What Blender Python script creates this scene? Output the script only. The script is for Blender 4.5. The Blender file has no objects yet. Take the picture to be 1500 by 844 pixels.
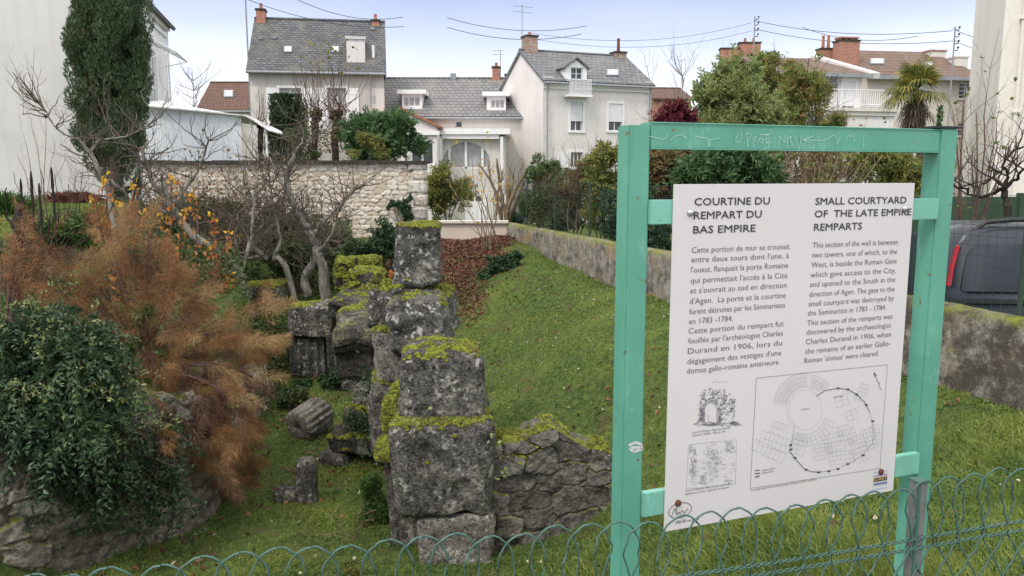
import bpy, math, random
import numpy as np
from mathutils import Vector, Matrix

# ------------------------------------------------------------------ camera, sky, sun, exposure
SC = bpy.context.scene
COL = SC.collection
R = math.radians
EYE = 1.65
FPX = 1167.0                       # focal length in pixels of the 1500 px wide photograph
PITCH = math.atan((422 - 255) / FPX)
CAM = Vector((0, 0, EYE))

cd = bpy.data.cameras.new("camera")
cam = bpy.data.objects.new("camera", cd)
COL.objects.link(cam)
cam.location = CAM
cam.rotation_euler = (math.pi / 2 - PITCH, 0, 0)
cd.sensor_width = 36.0
cd.lens = 36.0 * FPX / 1500.0
cd.clip_start = 0.05
cd.clip_end = 3000
SC.camera = cam

SUN_EL, SUN_AZ = R(52), R(215)     # azimuth: compass from +Y clockwise; the light comes from behind the camera, left
W = bpy.data.worlds.new("World")
SC.world = W
W.use_nodes = True
wn, wl = W.node_tree.nodes, W.node_tree.links
wn.clear()
w_out = wn.new("ShaderNodeOutputWorld")
w_bg = wn.new("ShaderNodeBackground")
w_bg.inputs["Strength"].default_value = 0.1
w_sky = wn.new("ShaderNodeTexSky")
w_sky.sky_type = 'NISHITA'
w_sky.sun_disc = False
w_sky.sun_elevation = SUN_EL
w_sky.sun_rotation = SUN_AZ
w_tc = wn.new("ShaderNodeTexCoord")
w_sep = wn.new("ShaderNodeSeparateXYZ")
wl.new(w_tc.outputs["Generated"], w_sep.inputs[0])
w_no = wn.new("ShaderNodeTexNoise")
w_no.inputs["Scale"].default_value = 2.2
w_no.inputs["Detail"].default_value = 5
w_map = wn.new("ShaderNodeMapping")
w_map.inputs["Scale"].default_value = (1, 1, 5)
wl.new(w_tc.outputs["Generated"], w_map.inputs[0])
wl.new(w_map.outputs[0], w_no.inputs["Vector"])
w_ma = wn.new("ShaderNodeMath"); w_ma.operation = 'MULTIPLY_ADD'
w_ma.inputs[1].default_value = 0.07; w_ma.inputs[2].default_value = -0.035
wl.new(w_no.outputs[0], w_ma.inputs[0])
w_add = wn.new("ShaderNodeMath"); w_add.operation = 'ADD'
wl.new(w_sep.outputs[2], w_add.inputs[0]); wl.new(w_ma.outputs[0], w_add.inputs[1])
w_ramp = wn.new("ShaderNodeValToRGB")       # a clear blue band low in the sky, thick bright cloud above it
cr = w_ramp.color_ramp
cr.elements[0].position = 0.0; cr.elements[0].color = (0.95, 0.94, 0.93, 1)
cr.elements[1].position = 1.0; cr.elements[1].color = (0.99, 0.965, 0.935, 1)
for pos, c in ((0.06, (0.80, 0.81, 0.86)), (0.11, (0.56, 0.59, 0.69)), (0.165, (0.385, 0.425, 0.56)), (0.215, (0.26, 0.31, 0.455)), (0.30, (0.5, 0.58, 0.8)), (0.42, (0.97, 0.945, 0.92))):
    e = cr.elements.new(pos); e.color = (*c, 1)
wl.new(w_add.outputs[0], w_ramp.inputs[0])
w_sc = wn.new("ShaderNodeVectorMath"); w_sc.operation = 'SCALE'
w_sc.inputs["Scale"].default_value = 12.0
wl.new(w_ramp.outputs[0], w_sc.inputs[0])
w_mix = wn.new("ShaderNodeMix"); w_mix.data_type = 'RGBA'
w_mix.inputs[0].default_value = 0.92
wl.new(w_sky.outputs[0], w_mix.inputs[6]); wl.new(w_sc.outputs[0], w_mix.inputs[7])
wl.new(w_mix.outputs[2], w_bg.inputs["Color"])
wl.new(w_bg.outputs[0], w_out.inputs[0])

sd = bpy.data.lights.new("sun", 'SUN')
sd.energy = 1.2
sd.angle = R(14)
sd.color = (1.0, 0.94, 0.86)
sun = bpy.data.objects.new("sun", sd)
COL.objects.link(sun)
sdir = Vector((math.sin(SUN_AZ) * math.cos(SUN_EL), math.cos(SUN_AZ) * math.cos(SUN_EL), math.sin(SUN_EL)))
sun.rotation_euler = sdir.to_track_quat('Z', 'Y').to_euler()
sun.location = sdir * 30

SC.view_settings.view_transform = 'Standard'
SC.view_settings.look = 'None'
SC.view_settings.exposure = 0.80
SC.view_settings.gamma = 1.0
SC.render.engine = 'CYCLES'
SC.cycles.max_bounces = 6
SC.cycles.transparent_max_bounces = 8

# ------------------------------------------------------------------ pixel <-> world helpers
CT, ST = math.cos(PITCH), math.sin(PITCH)
def ray(px, py):
    u = (px - 750.0) / FPX; v = (422.0 - py) / FPX
    return Vector((u, CT + v * ST, v * CT - ST))
def at(px, py, Y):
    d = ray(px, py)
    return CAM + d * (Y / d.y)
class Facade:
    """a vertical plane (origin, turn about z): pixels to local (x along, z up)"""
    def __init__(s, px, Y, ang=0.0, py=255):
        p = at(px, py, Y); s.o = Vector((p.x, p.y, 0)); s.a = R(ang)
        s.u = Vector((math.cos(s.a), math.sin(s.a), 0)); s.n = Vector((-math.sin(s.a), math.cos(s.a), 0))
    def uz(s, px, py, dy=0.0):
        d = ray(px, py)
        t = ((s.o - CAM).dot(s.n) + dy) / d.dot(s.n)
        p = CAM + d * t
        return (p - s.o).dot(s.u), p.z
    def rect(s, x0, y0, x1, y1, dy=0.0):
        a = s.uz(x0, y1, dy); b = s.uz(x1, y0, dy)
        c = s.uz(x0, y0, dy); e = s.uz(x1, y1, dy)
        return min(a[0], c[0]), (a[1] + e[1]) / 2, max(b[0], e[0]), (b[1] + c[1]) / 2
    def loc(s, p):
        q = p - s.o
        return Vector((q.dot(s.u), q.dot(s.n), p.z))
    def on(s, px, py, p0, nrm):
        """pixel to a local plane (roof slope)"""
        d = ray(px, py); dl = Vector((d.dot(s.u), d.dot(s.n), d.z)); c = s.loc(CAM)
        t = (Vector(p0) - c).dot(nrm) / dl.dot(nrm)
        return c + dl * t

# ------------------------------------------------------------------ scene-graph helpers
def tag(o, label=None, cat=None, group=None, kind=None):
    if label: o['label'] = label
    if cat: o['category'] = cat
    if group: o['group'] = group
    if kind: o['kind'] = kind
    return o
def thing(name, label, cat, loc=(0, 0, 0), rz=0.0, group=None):
    o = bpy.data.objects.new(name, None)
    o.empty_display_size = 0.2
    COL.objects.link(o)
    o.location = loc; o.rotation_euler = (0, 0, rz)
    return tag(o, label, cat, group)
def np_obj(name, V, F, mat, parent=None, smooth=False, loc=None):
    me = bpy.data.meshes.new(name)
    V = np.asarray(V, dtype=np.float32)
    if not isinstance(F, list): F = [F]
    F = [np.asarray(f, dtype=np.int32) for f in F if len(f)]
    nl = sum(f.size for f in F); nf = sum(len(f) for f in F)
    me.vertices.add(len(V)); me.vertices.foreach_set("co", V.ravel())
    me.loops.add(nl); me.loops.foreach_set("vertex_index", np.concatenate([f.ravel() for f in F]))
    tot = np.concatenate([np.full(len(f), f.shape[1], np.int32) for f in F])
    st = np.concatenate([[0], np.cumsum(tot)[:-1]]).astype(np.int32)
    me.polygons.add(nf)
    me.polygons.foreach_set("loop_start", st)
    try: me.polygons.foreach_set("loop_total", tot)
    except Exception: pass
    me.polygons.foreach_set("use_smooth", np.full(nf, bool(smooth)))
    me.update(calc_edges=True); me.validate()
    if mat: me.materials.append(mat)
    o = bpy.data.objects.new(name, me)
    COL.objects.link(o)
    if parent: o.parent = parent
    if loc is not None: o.location = loc
    return o
class MB:
    """collects boxes, slabs, tubes ... then links them as ONE mesh object"""
    def __init__(s): s.V = []; s.F = {}; s.n = 0
    def add(s, V, F):
        V = np.asarray(V, dtype=np.float64).reshape(-1, 3)
        if isinstance(F, np.ndarray): s.F.setdefault(F.shape[1], []).append(F + s.n)
        else:
            for f in F: s.F.setdefault(len(f), []).append(np.array([f]) + s.n)
        s.V.append(V); s.n += len(V)
    def quad(s, *p): s.add([tuple(q) for q in p], np.array([list(range(len(p)))]))
    def box(s, x0, y0, z0, x1, y1, z1, rz=0.0, about=None):
        V = np.array([(x, y, z) for x in (x0, x1) for y in (y0, y1) for z in (z0, z1)], float)
        if rz:
            c = np.array(about or ((x0 + x1) / 2, (y0 + y1) / 2, 0)); q = V - c
            V = np.stack([q[:, 0] * math.cos(rz) - q[:, 1] * math.sin(rz), q[:, 0] * math.sin(rz) + q[:, 1] * math.cos(rz), q[:, 2]], 1) + c
        s.add(V, np.array([(0, 1, 3, 2), (4, 6, 7, 5), (0, 4, 5, 1), (2, 3, 7, 6), (0, 2, 6, 4), (1, 5, 7, 3)]))
    def slab(s, a, b, c, d, th):
        a, b, c, d = (Vector(q) for q in (a, b, c, d))
        n = (b - a).cross(d - a).normalized() * th
        V = [a, b, c, d, a - n, b - n, c - n, d - n]
        s.add([tuple(v) for v in V], np.array([(0, 1, 2, 3), (7, 6, 5, 4), (0, 4, 5, 1), (1, 5, 6, 2), (2, 6, 7, 3), (3, 7, 4, 0)]))
    def prism(s, poly, y0, y1, axis='y'):
        """a polygon in x,z pushed along y (or x,y pushed along z)"""
        n = len(poly)
        if axis == 'y': V = [(p[0], y0, p[1]) for p in poly] + [(p[0], y1, p[1]) for p in poly]
        elif axis == 'x': V = [(y0, p[0], p[1]) for p in poly] + [(y1, p[0], p[1]) for p in poly]
        else: V = [(p[0], p[1], y0) for p in poly] + [(p[0], p[1], y1) for p in poly]
        s.add(V, [list(range(n)), list(range(2 * n - 1, n - 1, -1))] + [(i, i + n, (i + 1) % n + n, (i + 1) % n) for i in range(n)])
    def tube(s, pts, rad, n=6, cap=True):
        P = np.array([tuple(p) for p in pts], float); m = len(P)
        rad = np.broadcast_to(np.asarray(rad, float), (m,))
        T = np.gradient(P, axis=0) if m > 2 else np.tile(P[1] - P[0], (2, 1))
        T /= np.linalg.norm(T, axis=1, keepdims=True) + 1e-9
        ref = np.array([0, 0, 1.0]) if abs(T[0, 2]) < .9 else np.array([1.0, 0, 0])
        A = np.cross(T, ref); A /= np.linalg.norm(A, axis=1, keepdims=True) + 1e-9
        B = np.cross(T, A)
        an = np.arange(n) * 2 * math.pi / n
        V = P[:, None] + rad[:, None, None] * (np.cos(an)[None, :, None] * A[:, None] + np.sin(an)[None, :, None] * B[:, None])
        i = np.arange(m - 1)[:, None] * n; j = np.arange(n)[None]; k = (j + 1) % n
        F = np.stack([i + j, i + k, i + n + k, i + n + j], -1).reshape(-1, 4)
        s.add(V.reshape(-1, 3), F)
        if cap and n > 3:
            s.F.setdefault(n, []).append(np.array([list(range(n - 1, -1, -1)), list(range((m - 1) * n, m * n))]) + s.n - m * n)
    def lathe(s, prof, n=16, c=(0, 0, 0), flute=0.0, nf=12):
        an = np.arange(n) * 2 * math.pi / n
        V = []
        for r, z in prof:
            rr = r * (1 - flute * (0.5 + 0.5 * np.cos(an * nf)))
            V.append(np.stack([c[0] + rr * np.cos(an), c[1] + rr * np.sin(an), np.full(n, c[2] + z)], 1))
        V = np.concatenate(V); m = len(prof)
        i = np.arange(m - 1)[:, None] * n; j = np.arange(n)[None]; k = (j + 1) % n
        s.add(V, np.stack([i + j, i + k, i + n + k, i + n + j], -1).reshape(-1, 4))
        s.F.setdefault(n, []).append(np.array([list(range(n - 1, -1, -1)), list(range((m - 1) * n, m * n))]) + s.n - m * n)
    def build(s, name, mat, parent=None, smooth=False, loc=None):
        return np_obj(name, np.concatenate(s.V), [np.concatenate(f) for f in s.F.values()], mat, parent, smooth, loc)

# ------------------------------------------------------------------ noise
def _hash(i, j, k, seed):
    h = (i.astype(np.int64) * 374761393 + j.astype(np.int64) * 668265263 + k.astype(np.int64) * 2147483647 + seed * 974711) & 0xffffffff
    h = ((h ^ (h >> 13)) * 1274126177) & 0xffffffff
    h = h ^ (h >> 16)
    return (h & 0xffff) / 65535.0
def vnoise(P, scale=1.0, seed=0):
    P = np.asarray(P, float) * scale + 1000.5
    I = np.floor(P).astype(np.int64); f = P - I; f = f * f * (3 - 2 * f)
    o = 0
    for a in (0, 1):
        for b in (0, 1):
            for c in (0, 1):
                w = (f[:, 0] if a else 1 - f[:, 0]) * (f[:, 1] if b else 1 - f[:, 1]) * (f[:, 2] if c else 1 - f[:, 2])
                o = o + w * _hash(I[:, 0] + a, I[:, 1] + b, I[:, 2] + c, seed)
    return o
def fbm(P, scale=1.0, seed=0, oct=3):
    o = 0; a = .5; t = 0
    for i in range(oct):
        o = o + a * vnoise(P, scale * 2 ** i, seed + i); t += a; a *= .5
    return o / t
def sm(t):
    t = np.clip(t, 0, 1); return t * t * (3 - 2 * t)
def smax(a, b, k=.35):
    h = np.clip(.5 + .5 * (a - b) / k, 0, 1); return b * (1 - h) + a * h + k * h * (1 - h)

# ------------------------------------------------------------------ materials
MATS = {}
class NT:
    def __init__(s, name):
        s.m = bpy.data.materials.new(name); s.m.use_nodes = True
        s.t = s.m.node_tree; s.b = s.t.nodes["Principled BSDF"]; s.out = s.t.nodes["Material Output"]
    def n(s, typ, **kw):
        q = s.t.nodes.new("ShaderNode" + typ)
        for k, v in kw.items():
            if k in q.bl_rna.properties: setattr(q, k, v)
            else: q.inputs[k.replace('_', ' ')].default_value = v
        return q
    def l(s, a, b): s.t.links.new(a, b)
    def coord(s, kind="Object", scale=(1, 1, 1), rot=(0, 0, 0)):
        c = s.n("TexCoord"); m = s.n("Mapping"); m.inputs["Scale"].default_value = scale; m.inputs["Rotation"].default_value = rot
        s.l(c.outputs[kind], m.inputs[0]); return m.outputs[0]
    def noise(s, vec, scale, detail=4, rough=.55):
        q = s.n("TexNoise"); q.inputs["Scale"].default_value = scale; q.inputs["Detail"].default_value = detail; q.inputs["Roughness"].default_value = rough
        if vec is not None: s.l(vec, q.inputs["Vector"])
        return q.outputs[0]
    def ramp(s, fac, stops, interp='LINEAR'):
        q = s.n("ValToRGB"); r = q.color_ramp; r.interpolation = interp
        r.elements[0].position, r.elements[1].position = stops[0][0], stops[-1][0]
        def c4(c): return (c, c, c, 1) if not hasattr(c, '__len__') else (*c, 1)
        r.elements[0].color = c4(stops[0][1]); r.elements[1].color = c4(stops[-1][1])
        for p, c in stops[1:-1]: r.elements.new(p).color = c4(c)
        s.l(fac, q.inputs[0]); return q.outputs[0]
    def mix(s, fac, a, b, blend='MIX'):
        q = s.n("Mix", data_type='RGBA', blend_type=blend)
        for v, i in ((fac, 0), (a, 6), (b, 7)):
            if hasattr(v, 'is_linked') or hasattr(v, 'links'): s.l(v, q.inputs[i])
            elif i == 0: q.inputs[0].default_value = v
            else: q.inputs[i].default_value = (*v, 1)
        return q.outputs[2]
    def math(s, op, a, b=0.0):
        q = s.n("Math", operation=op)
        for v, i in ((a, 0), (b, 1)):
            if hasattr(v, 'links'): s.l(v, q.inputs[i])
            else: q.inputs[i].default_value = v
        return q.outputs[0]
    def col(s, c): s.l(c, s.b.inputs["Base Color"])
    def bump(s, h, strength=.3, dist=.02):
        q = s.n("Bump"); q.inputs["Strength"].default_value = strength; q.inputs["Distance"].default_value = dist
        s.l(h, q.inputs["Height"]); s.l(q.outputs[0], s.b.inputs["Normal"])
def keep(t, name, rough=.8, spec=.3):
    t.b.inputs["Roughness"].default_value = rough
    t.b.inputs["Specular IOR Level"].default_value = spec
    MATS[name] = t.m
    return t.m
def plain(name, c, rough=.6, var=.12, scale=3.0, bump=.08, metal=0.0, spec=.4, streak=False):
    """a coat of one colour with soft dirt and unevenness"""
    t = NT(name); v = t.coord("Object", (1, 1, .25) if streak else (1, 1, 1))
    n = t.noise(v, scale, 6, .65)
    lo = tuple(x * (1 - var * 1.6) for x in c); hi = tuple(min(1, x * (1 + var)) for x in c)
    t.col(t.ramp(n, [(.3, lo), (.55, c), (.75, hi)]))
    if bump: t.bump(t.noise(t.coord("Object"), scale * 9, 4), bump, .02)
    t.b.inputs["Metallic"].default_value = metal
    return keep(t, name, rough, spec)
def render_wall(name, c, dirt=(.30, .28, .25), amount=.35):
    """painted or rendered house wall with blotches, rain streaks and grain"""
    t = NT(name); v = t.coord("Object")
    big = t.noise(v, .55, 6, .6)
    streak = t.noise(t.coord("Object", (2.2, 2.2, .16)), 1.6, 5, .65)
    base = t.ramp(big, [(.3, tuple(x * .9 for x in c)), (.5, c), (.72, tuple(min(1, x * 1.04) for x in c))])
    f = t.ramp(streak, [(.5, 0.0), (.78, amount)])
    t.col(t.mix(f, base, dirt)); t.bump(t.noise(v, 40, 3), .25, .01)
    return keep(t, name, .9, .2)
def leafy(name, stops, trans=.3, rough=.55, patch=.35, patchscale=1.2):
    """leaf colours: random per leaf with broader drifts through the plant"""
    t = NT(name); g = t.n("NewGeometry"); v = t.coord("Object")
    f = t.math('ADD', t.math('MULTIPLY', g.outputs["Random Per Island"], 1 - patch), t.math('MULTIPLY', t.ramp(t.noise(v, patchscale, 3), [(.3, 0.0), (.7, 1.0)]), patch))
    c = t.ramp(f, stops); t.col(c)
    tr = t.n("BsdfTranslucent"); t.l(c, tr.inputs[0])
    mx = t.n("MixShader"); mx.inputs[0].default_value = trans
    t.l(t.b.outputs[0], mx.inputs[1]); t.l(tr.outputs[0], mx.inputs[2]); t.l(mx.outputs[0], t.out.inputs[0])
    return keep(t, name, rough, .35)
def bark(name, c1, c2, scale=9.0):
    t = NT(name); n = t.noise(t.coord("Object", (1, 1, .45)), scale, 6, .7)
    t.col(t.ramp(n, [(.32, c1), (.5, tuple((a + b) / 2 for a, b in zip(c1, c2))), (.66, c2)]))
    t.bump(n, .5, .03)
    return keep(t, name, .9, .2)
def old_stone(name, dark, mid, light, moss=.5, lich=.62, warm=None):
    """weathered block: black patina, pale scars, lichen spots, moss where the face looks up"""
    t = NT(name); v = t.coord("Object")
    n1 = t.noise(v, 1.9, 8, .68); n2 = t.noise(v, 7.5, 6, .7); n3 = t.noise(v, 22, 5, .7)
    base = t.ramp(t.math('ADD', t.math('MULTIPLY', n1, .6), t.math('MULTIPLY', n2, .4)), [(.37, dark), (.5, mid), (.63, light)])
    base = t.mix(t.ramp(n3, [(.35, 0.55), (.6, 0.0)]), base, tuple(x * .6 for x in dark))
    spot = t.math('MULTIPLY', t.ramp(t.noise(v, 15, 4, .6), [(.585, 0.0), (.615, 1.0)]), t.ramp(t.math('ADD', t.math('MULTIPLY', n1, .6), t.math('MULTIPLY', t.noise(v, 4.2, 3), .4)), [(lich - .1, 0.0), (lich - .02, 1.0)]))
    base = t.mix(t.math('MULTIPLY', spot, .85), base, (.52, .51, .48))
    big = t.ramp(t.math('MULTIPLY', n2, t.noise(v, 1.1, 3)), [(.31, 0.0), (.38, .42)])
    base = t.mix(big, base, (.40, .38, .335))
    n4 = t.noise(v, 64, 5, .75); n5 = t.noise(v, 30, 5, .7)
    base = t.mix(t.ramp(n4, [(.53, 0.0), (.62, .5)]), base, tuple(min(1, x * 1.35 + .03) for x in light))
    base = t.mix(t.ramp(n5, [(.38, .8), (.47, 0.0)]), base, tuple(x * .45 for x in dark))
    if warm: base = t.mix(t.ramp(t.noise(v, 3.1, 4), [(.52, 0.0), (.66, .7)]), base, warm)
    g = t.n("NewGeometry"); sx = t.n("SeparateXYZ"); t.l(g.outputs["Normal"], sx.inputs[0])
    base = t.mix(t.ramp(t.math('ADD', t.math('MULTIPLY', n1, .55), t.math('MULTIPLY', n3, .45)), [(.53, 0.0), (.60, .38)]), base, (.075, .085, .02))
    m = t.math('MULTIPLY', t.ramp(sx.outputs[2], [(.25, 0.0), (.75, 1.0)]), t.ramp(t.math('ADD', t.math('MULTIPLY', n1, .5), t.math('MULTIPLY', n2, .5)), [(.62 - moss * .25, 0.0), (.70 - moss * .25, 1.0)]))
    mc = t.ramp(t.math('ADD', t.math('MULTIPLY', n3, .5), t.math('MULTIPLY', n2, .5)), [(.36, (.035, .05, .01)), (.5, (.12, .14, .02)), (.62, (.22, .24, .035))])
    t.col(t.mix(m, base, mc))
    t.bump(t.math('ADD', t.math('ADD', t.math('MULTIPLY', n2, .6), t.math('MULTIPLY', n3, .6)), t.math('MULTIPLY', n4, .25)), 1.0, .06)
    return keep(t, name, .95, .15)
def island_stone(name, cols, mossy=0.0, grime=.5):
    """rubble masonry: every stone its own tone, dirt and lichen across"""
    t = NT(name); v = t.coord("Object"); g = t.n("NewGeometry")
    base = t.ramp(g.outputs["Random Per Island"], [(i / (len(cols) - 1), c) for i, c in enumerate(cols)])
    n1 = t.noise(v, 1.3, 6, .65); n2 = t.noise(v, 9, 6, .7)
    base = t.mix(t.ramp(n2, [(.38, .6), (.56, 0.0)]), base, (.05, .047, .042))
    base = t.mix(t.ramp(n1, [(.48, 0.0), (.62, grime)]), base, (.045, .043, .04))
    base = t.mix(t.ramp(t.noise(v, 17, 5), [(.6, 0.0), (.68, .55)]), base, (.5, .49, .46))
    if mossy:
        sx = t.n("SeparateXYZ"); t.l(g.outputs["Normal"], sx.inputs[0])
        m = t.math('MULTIPLY', t.ramp(sx.outputs[2], [(.2, 0.0), (.7, 1.0)]), t.ramp(n1, [(.60 - mossy * .3, 0.0), (.68 - mossy * .3, 1.0)]))
        base = t.mix(m, base, t.ramp(n2, [(.3, (.06, .08, .012)), (.65, (.19, .21, .03))]))
    t.col(base); t.bump(n2, .6, .04)
    return keep(t, name, .95, .15)
def fitted_stone(name, cols, joint, mossy=0.0, grime=.4, lichen=.5, jw=.5, blot=.75):
    """fitted rubble: tone per stone and joints come with the mesh"""
    t = NT(name); v = t.coord("Object"); g = t.n("NewGeometry")
    at_ = t.n("Attribute"); at_.attribute_name = "tone"; aj = t.n("Attribute"); aj.attribute_name = "joint"
    base = t.ramp(at_.outputs["Fac"], [(i / (len(cols) - 1), c) for i, c in enumerate(cols)])
    n1 = t.noise(v, 1.5, 6, .65); n2 = t.noise(v, 11, 7, .72); n3 = t.noise(v, 34, 5, .7)
    base = t.mix(t.ramp(n2, [(.36, blot), (.58, 0.0)]), base, tuple(x * .3 for x in cols[0]))
    base = t.mix(t.ramp(n1, [(.47, 0.0), (.62, grime)]), base, (.045, .043, .04))
    base = t.mix(t.ramp(n3, [(.57, 0.0), (.66, lichen)]), base, tuple(min(1, x * 1.5 + .06) for x in cols[-1]))
    base = t.mix(t.ramp(aj.outputs["Fac"], [(jw, 0.0), (1.0, 1.0)]), base, joint)
    if mossy:
        sx = t.n("SeparateXYZ"); t.l(g.outputs["Normal"], sx.inputs[0])
        m = t.math('MULTIPLY', t.ramp(sx.outputs[2], [(.3, 0.0), (.75, 1.0)]), t.ramp(n1, [(.62 - mossy * .3, 0.0), (.70 - mossy * .3, 1.0)]))
        base = t.mix(m, base, t.ramp(n2, [(.3, (.06, .08, .012)), (.65, (.19, .21, .03))]))
    t.col(base); t.bump(t.math('ADD', n2, t.math('MULTIPLY', n3, .5)), .8, .04)
    return keep(t, name, .95, .15)
def tiled(name, c1, c2, c3, sx, sz, lichen=None):
    """roof covering laid in courses; x along the eaves, z up the slope"""
    t = NT(name); c = t.n("TexCoord"); sp = t.n("SeparateXYZ"); t.l(c.outputs["Object"], sp.inputs[0])
    cb = t.n("CombineXYZ"); t.l(sp.outputs[0], cb.inputs[0]); t.l(sp.outputs[2], cb.inputs[1])
    br = t.n("TexBrick"); t.l(cb.outputs[0], br.inputs["Vector"])
    br.inputs["Scale"].default_value = 1; br.inputs["Brick Width"].default_value = sx; br.inputs["Row Height"].default_value = sz
    br.inputs["Mortar Size"].default_value = .02; br.inputs["Bias"].default_value = 0
    br.inputs["Color1"].default_value = (*c1, 1); br.inputs["Color2"].default_value = (*c2, 1); br.inputs["Mortar"].default_value = (*[x * .45 for x in c1], 1)
    n = t.noise(t.coord("Object"), .9, 7, .7); n2 = t.noise(t.coord("Object"), 5, 5, .7)
    b = t.mix(t.ramp(n, [(.49, 0.0), (.66, .6)]), br.outputs[0], c3)
    b = t.mix(t.ramp(n2, [(.55, 0.0), (.7, .5)]), b, lichen or tuple(x * .55 for x in c1))
    t.col(b); t.bump(br.outputs["Fac"], -.6, .03)
    return keep(t, name, .8, .3)
def brickwork(name, c1, c2, mortar, scale=1.0):
    t = NT(name); c = t.n("TexCoord"); sp = t.n("SeparateXYZ"); t.l(c.outputs["Object"], sp.inputs[0])
    ad = t.math('ADD', sp.outputs[0], sp.outputs[1])
    cb = t.n("CombineXYZ"); t.l(ad, cb.inputs[0]); t.l(sp.outputs[2], cb.inputs[1])
    br = t.n("TexBrick"); t.l(cb.outputs[0], br.inputs["Vector"])
    br.inputs["Scale"].default_value = scale; br.inputs["Brick Width"].default_value = .23; br.inputs["Row Height"].default_value = .085; br.inputs["Mortar Size"].default_value = .012
    br.inputs["Color1"].default_value = (*c1, 1); br.inputs["Color2"].default_value = (*c2, 1); br.inputs["Mortar"].default_value = (*mortar, 1)
    t.col(t.mix(t.ramp(t.noise(t.coord("Object"), 2.5, 6), [(.5, 0.0), (.7, .6)]), br.outputs[0], (.12, .10, .09)))
    return keep(t, name, .9, .2)
def paint_metal(name, c, chip=(.16, .07, .03)):
    """old brushed paint on steel with rust freckles and rubbed pale patches"""
    t = NT(name); v = t.coord("Object")
    n = t.noise(v, 2.2, 6, .65); n2 = t.noise(t.coord("Object", (9, 9, 1.2)), 3, 5)
    base = t.ramp(n, [(.3, tuple(x * .84 for x in c)), (.52, c), (.75, tuple(min(1, x * 1.16 + .01) for x in c))])
    base = t.mix(t.ramp(n2, [(.58, 0.0), (.75, .25)]), base, tuple(min(1, x * 1.25 + .06) for x in c))
    base = t.mix(t.math('MULTIPLY', t.ramp(t.noise(v, 5, 6, .7), [(.55, 0.0), (.62, 1.0)]), t.ramp(t.noise(t.coord("Object", (3, 3, .5)), 30, 4), [(.45, 0.0), (.6, .45)])), base, tuple(min(1, x * 1.1 + .10) for x in c))
    base = t.mix(t.ramp(t.noise(t.coord("Object", (5, 5, .35)), 6, 5, .7), [(.60, 0.0), (.72, .35)]), base, tuple(x * .45 for x in c))
    base = t.mix(t.ramp(t.noise(v, 26, 6, .72), [(.635, 0.0), (.675, .92)]), base, chip)
    t.col(base); t.bump(t.noise(v, 60, 4), .1, .004)
    return keep(t, name, .45, .45)
def glass_pane(name, c=(.03, .035, .04)):
    t = NT(name); t.b.inputs["Base Color"].default_value = (*c, 1)
    t.col(t.ramp(t.noise(t.coord("Object"), 1.5, 2), [(.35, c), (.65, tuple(min(1, x * 2 + .02) for x in c))]))
    return keep(t, name, .12, .5)
# ------------------------------------------------------------------ materials of this place
plain("cream_panel", (.60, .58, .575), .45, .03, 2.0, .02)
plain("dark_edge", (.05, .05, .055), .6)
plain("ink", (.045, .04, .05), .7, 0, bump=0)
plain("ink_grey", (.15, .14, .16), .7, 0, bump=0)
plain("ink_pale", (.31, .30, .32), .7, 0, bump=0)
plain("ink_mid", (.12, .11, .13), .7, 0, bump=0)
plain("logo_blue", (.03, .08, .32), .5, 0, bump=0)
plain("logo_sky", (.25, .42, .75), .5, 0, bump=0)
plain("logo_gold", (.55, .42, .12), .5, 0, bump=0)
plain("logo_violet", (.22, .05, .30), .5, 0, bump=0)
plain("scratch", (.33, .56, .48), .7, .1, 30, 0)
paint_metal("green_paint", (.10, .318, .232))
paint_metal("pale_green_paint", (.17, .43, .34))
paint_metal("green_wire", (.05, .112, .092), (.12, .12, .1))
plain("dark_green_metal", (.03, .055, .042), .55)
plain("green_hoarding", (.035, .075, .04), .6, .2, streak=True)
paint_metal("grey_rusty", (.15, .155, .15), (.20, .08, .045))
plain("steel", (.6, .6, .6), .25, .05, metal=1.0)
plain("rust", (.13, .045, .025), .8, .3, 20)
plain("zinc", (.26, .28, .30), .5, .15, streak=True)
plain("white_paint", (.78, .78, .78), .5, .05)
plain("white_shutter", (.74, .74, .75), .55, .05)
plain("grey_white", (.56, .56, .57), .6, .08)
plain("soil", (.06, .045, .03), 1.0, .4, 5, .4)
plain("wood_grey", (.19, .17, .14), .9, .3, streak=True)
plain("terracotta", (.36, .15, .085), .85, .25, 6)
plain("dark_pot", (.16, .05, .035), .8)
plain("black_rubber", (.02, .02, .02), .8)
plain("car_paint", (.026, .031, .043), .3, .05, bump=0, spec=.4)
plain("car_trim", (.02, .02, .022), .5)
plain("tail_red", (.36, .012, .022), .2, 0, bump=0)
plain("silver", (.55, .56, .57), .3, .05, metal=.6)
plain("wire_black", (.05, .05, .055), .7, bump=0)
glass_pane("glass")
glass_pane("car_glass", (.012, .014, .018)); MATS["car_glass"].node_tree.nodes["Principled BSDF"].inputs["Roughness"].default_value = .22
plain("sky_glass", (.5, .53, .56), .15, .05, bump=0)
plain("curtain", (.38, .38, .38), .6, .2, 3)
render_wall("wall_white", (.63, .615, .60), amount=.2)
render_wall("wall_side", (.74, .735, .74), amount=.08)  # paler than the front wall: brighter light on this side put into the colour
render_wall("wall_grey", (.50, .475, .44), (.20, .185, .16), amount=.55)
render_wall("wall_cream", (.62, .59, .545), amount=.25)
render_wall("wall_pale", (.68, .645, .625), amount=.25)
render_wall("wall_right", (.70, .66, .60), amount=.12)
render_wall("wall_far", (.56, .51, .45), amount=.3)
render_wall("quoin", (.60, .56, .49), amount=.3)
render_wall("low_cream", (.58, .50, .42), amount=.4)
tiled("slate", (.085, .089, .098), (.145, .147, .155), (.165, .155, .125), .3, .15, (.05, .05, .05))
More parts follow.
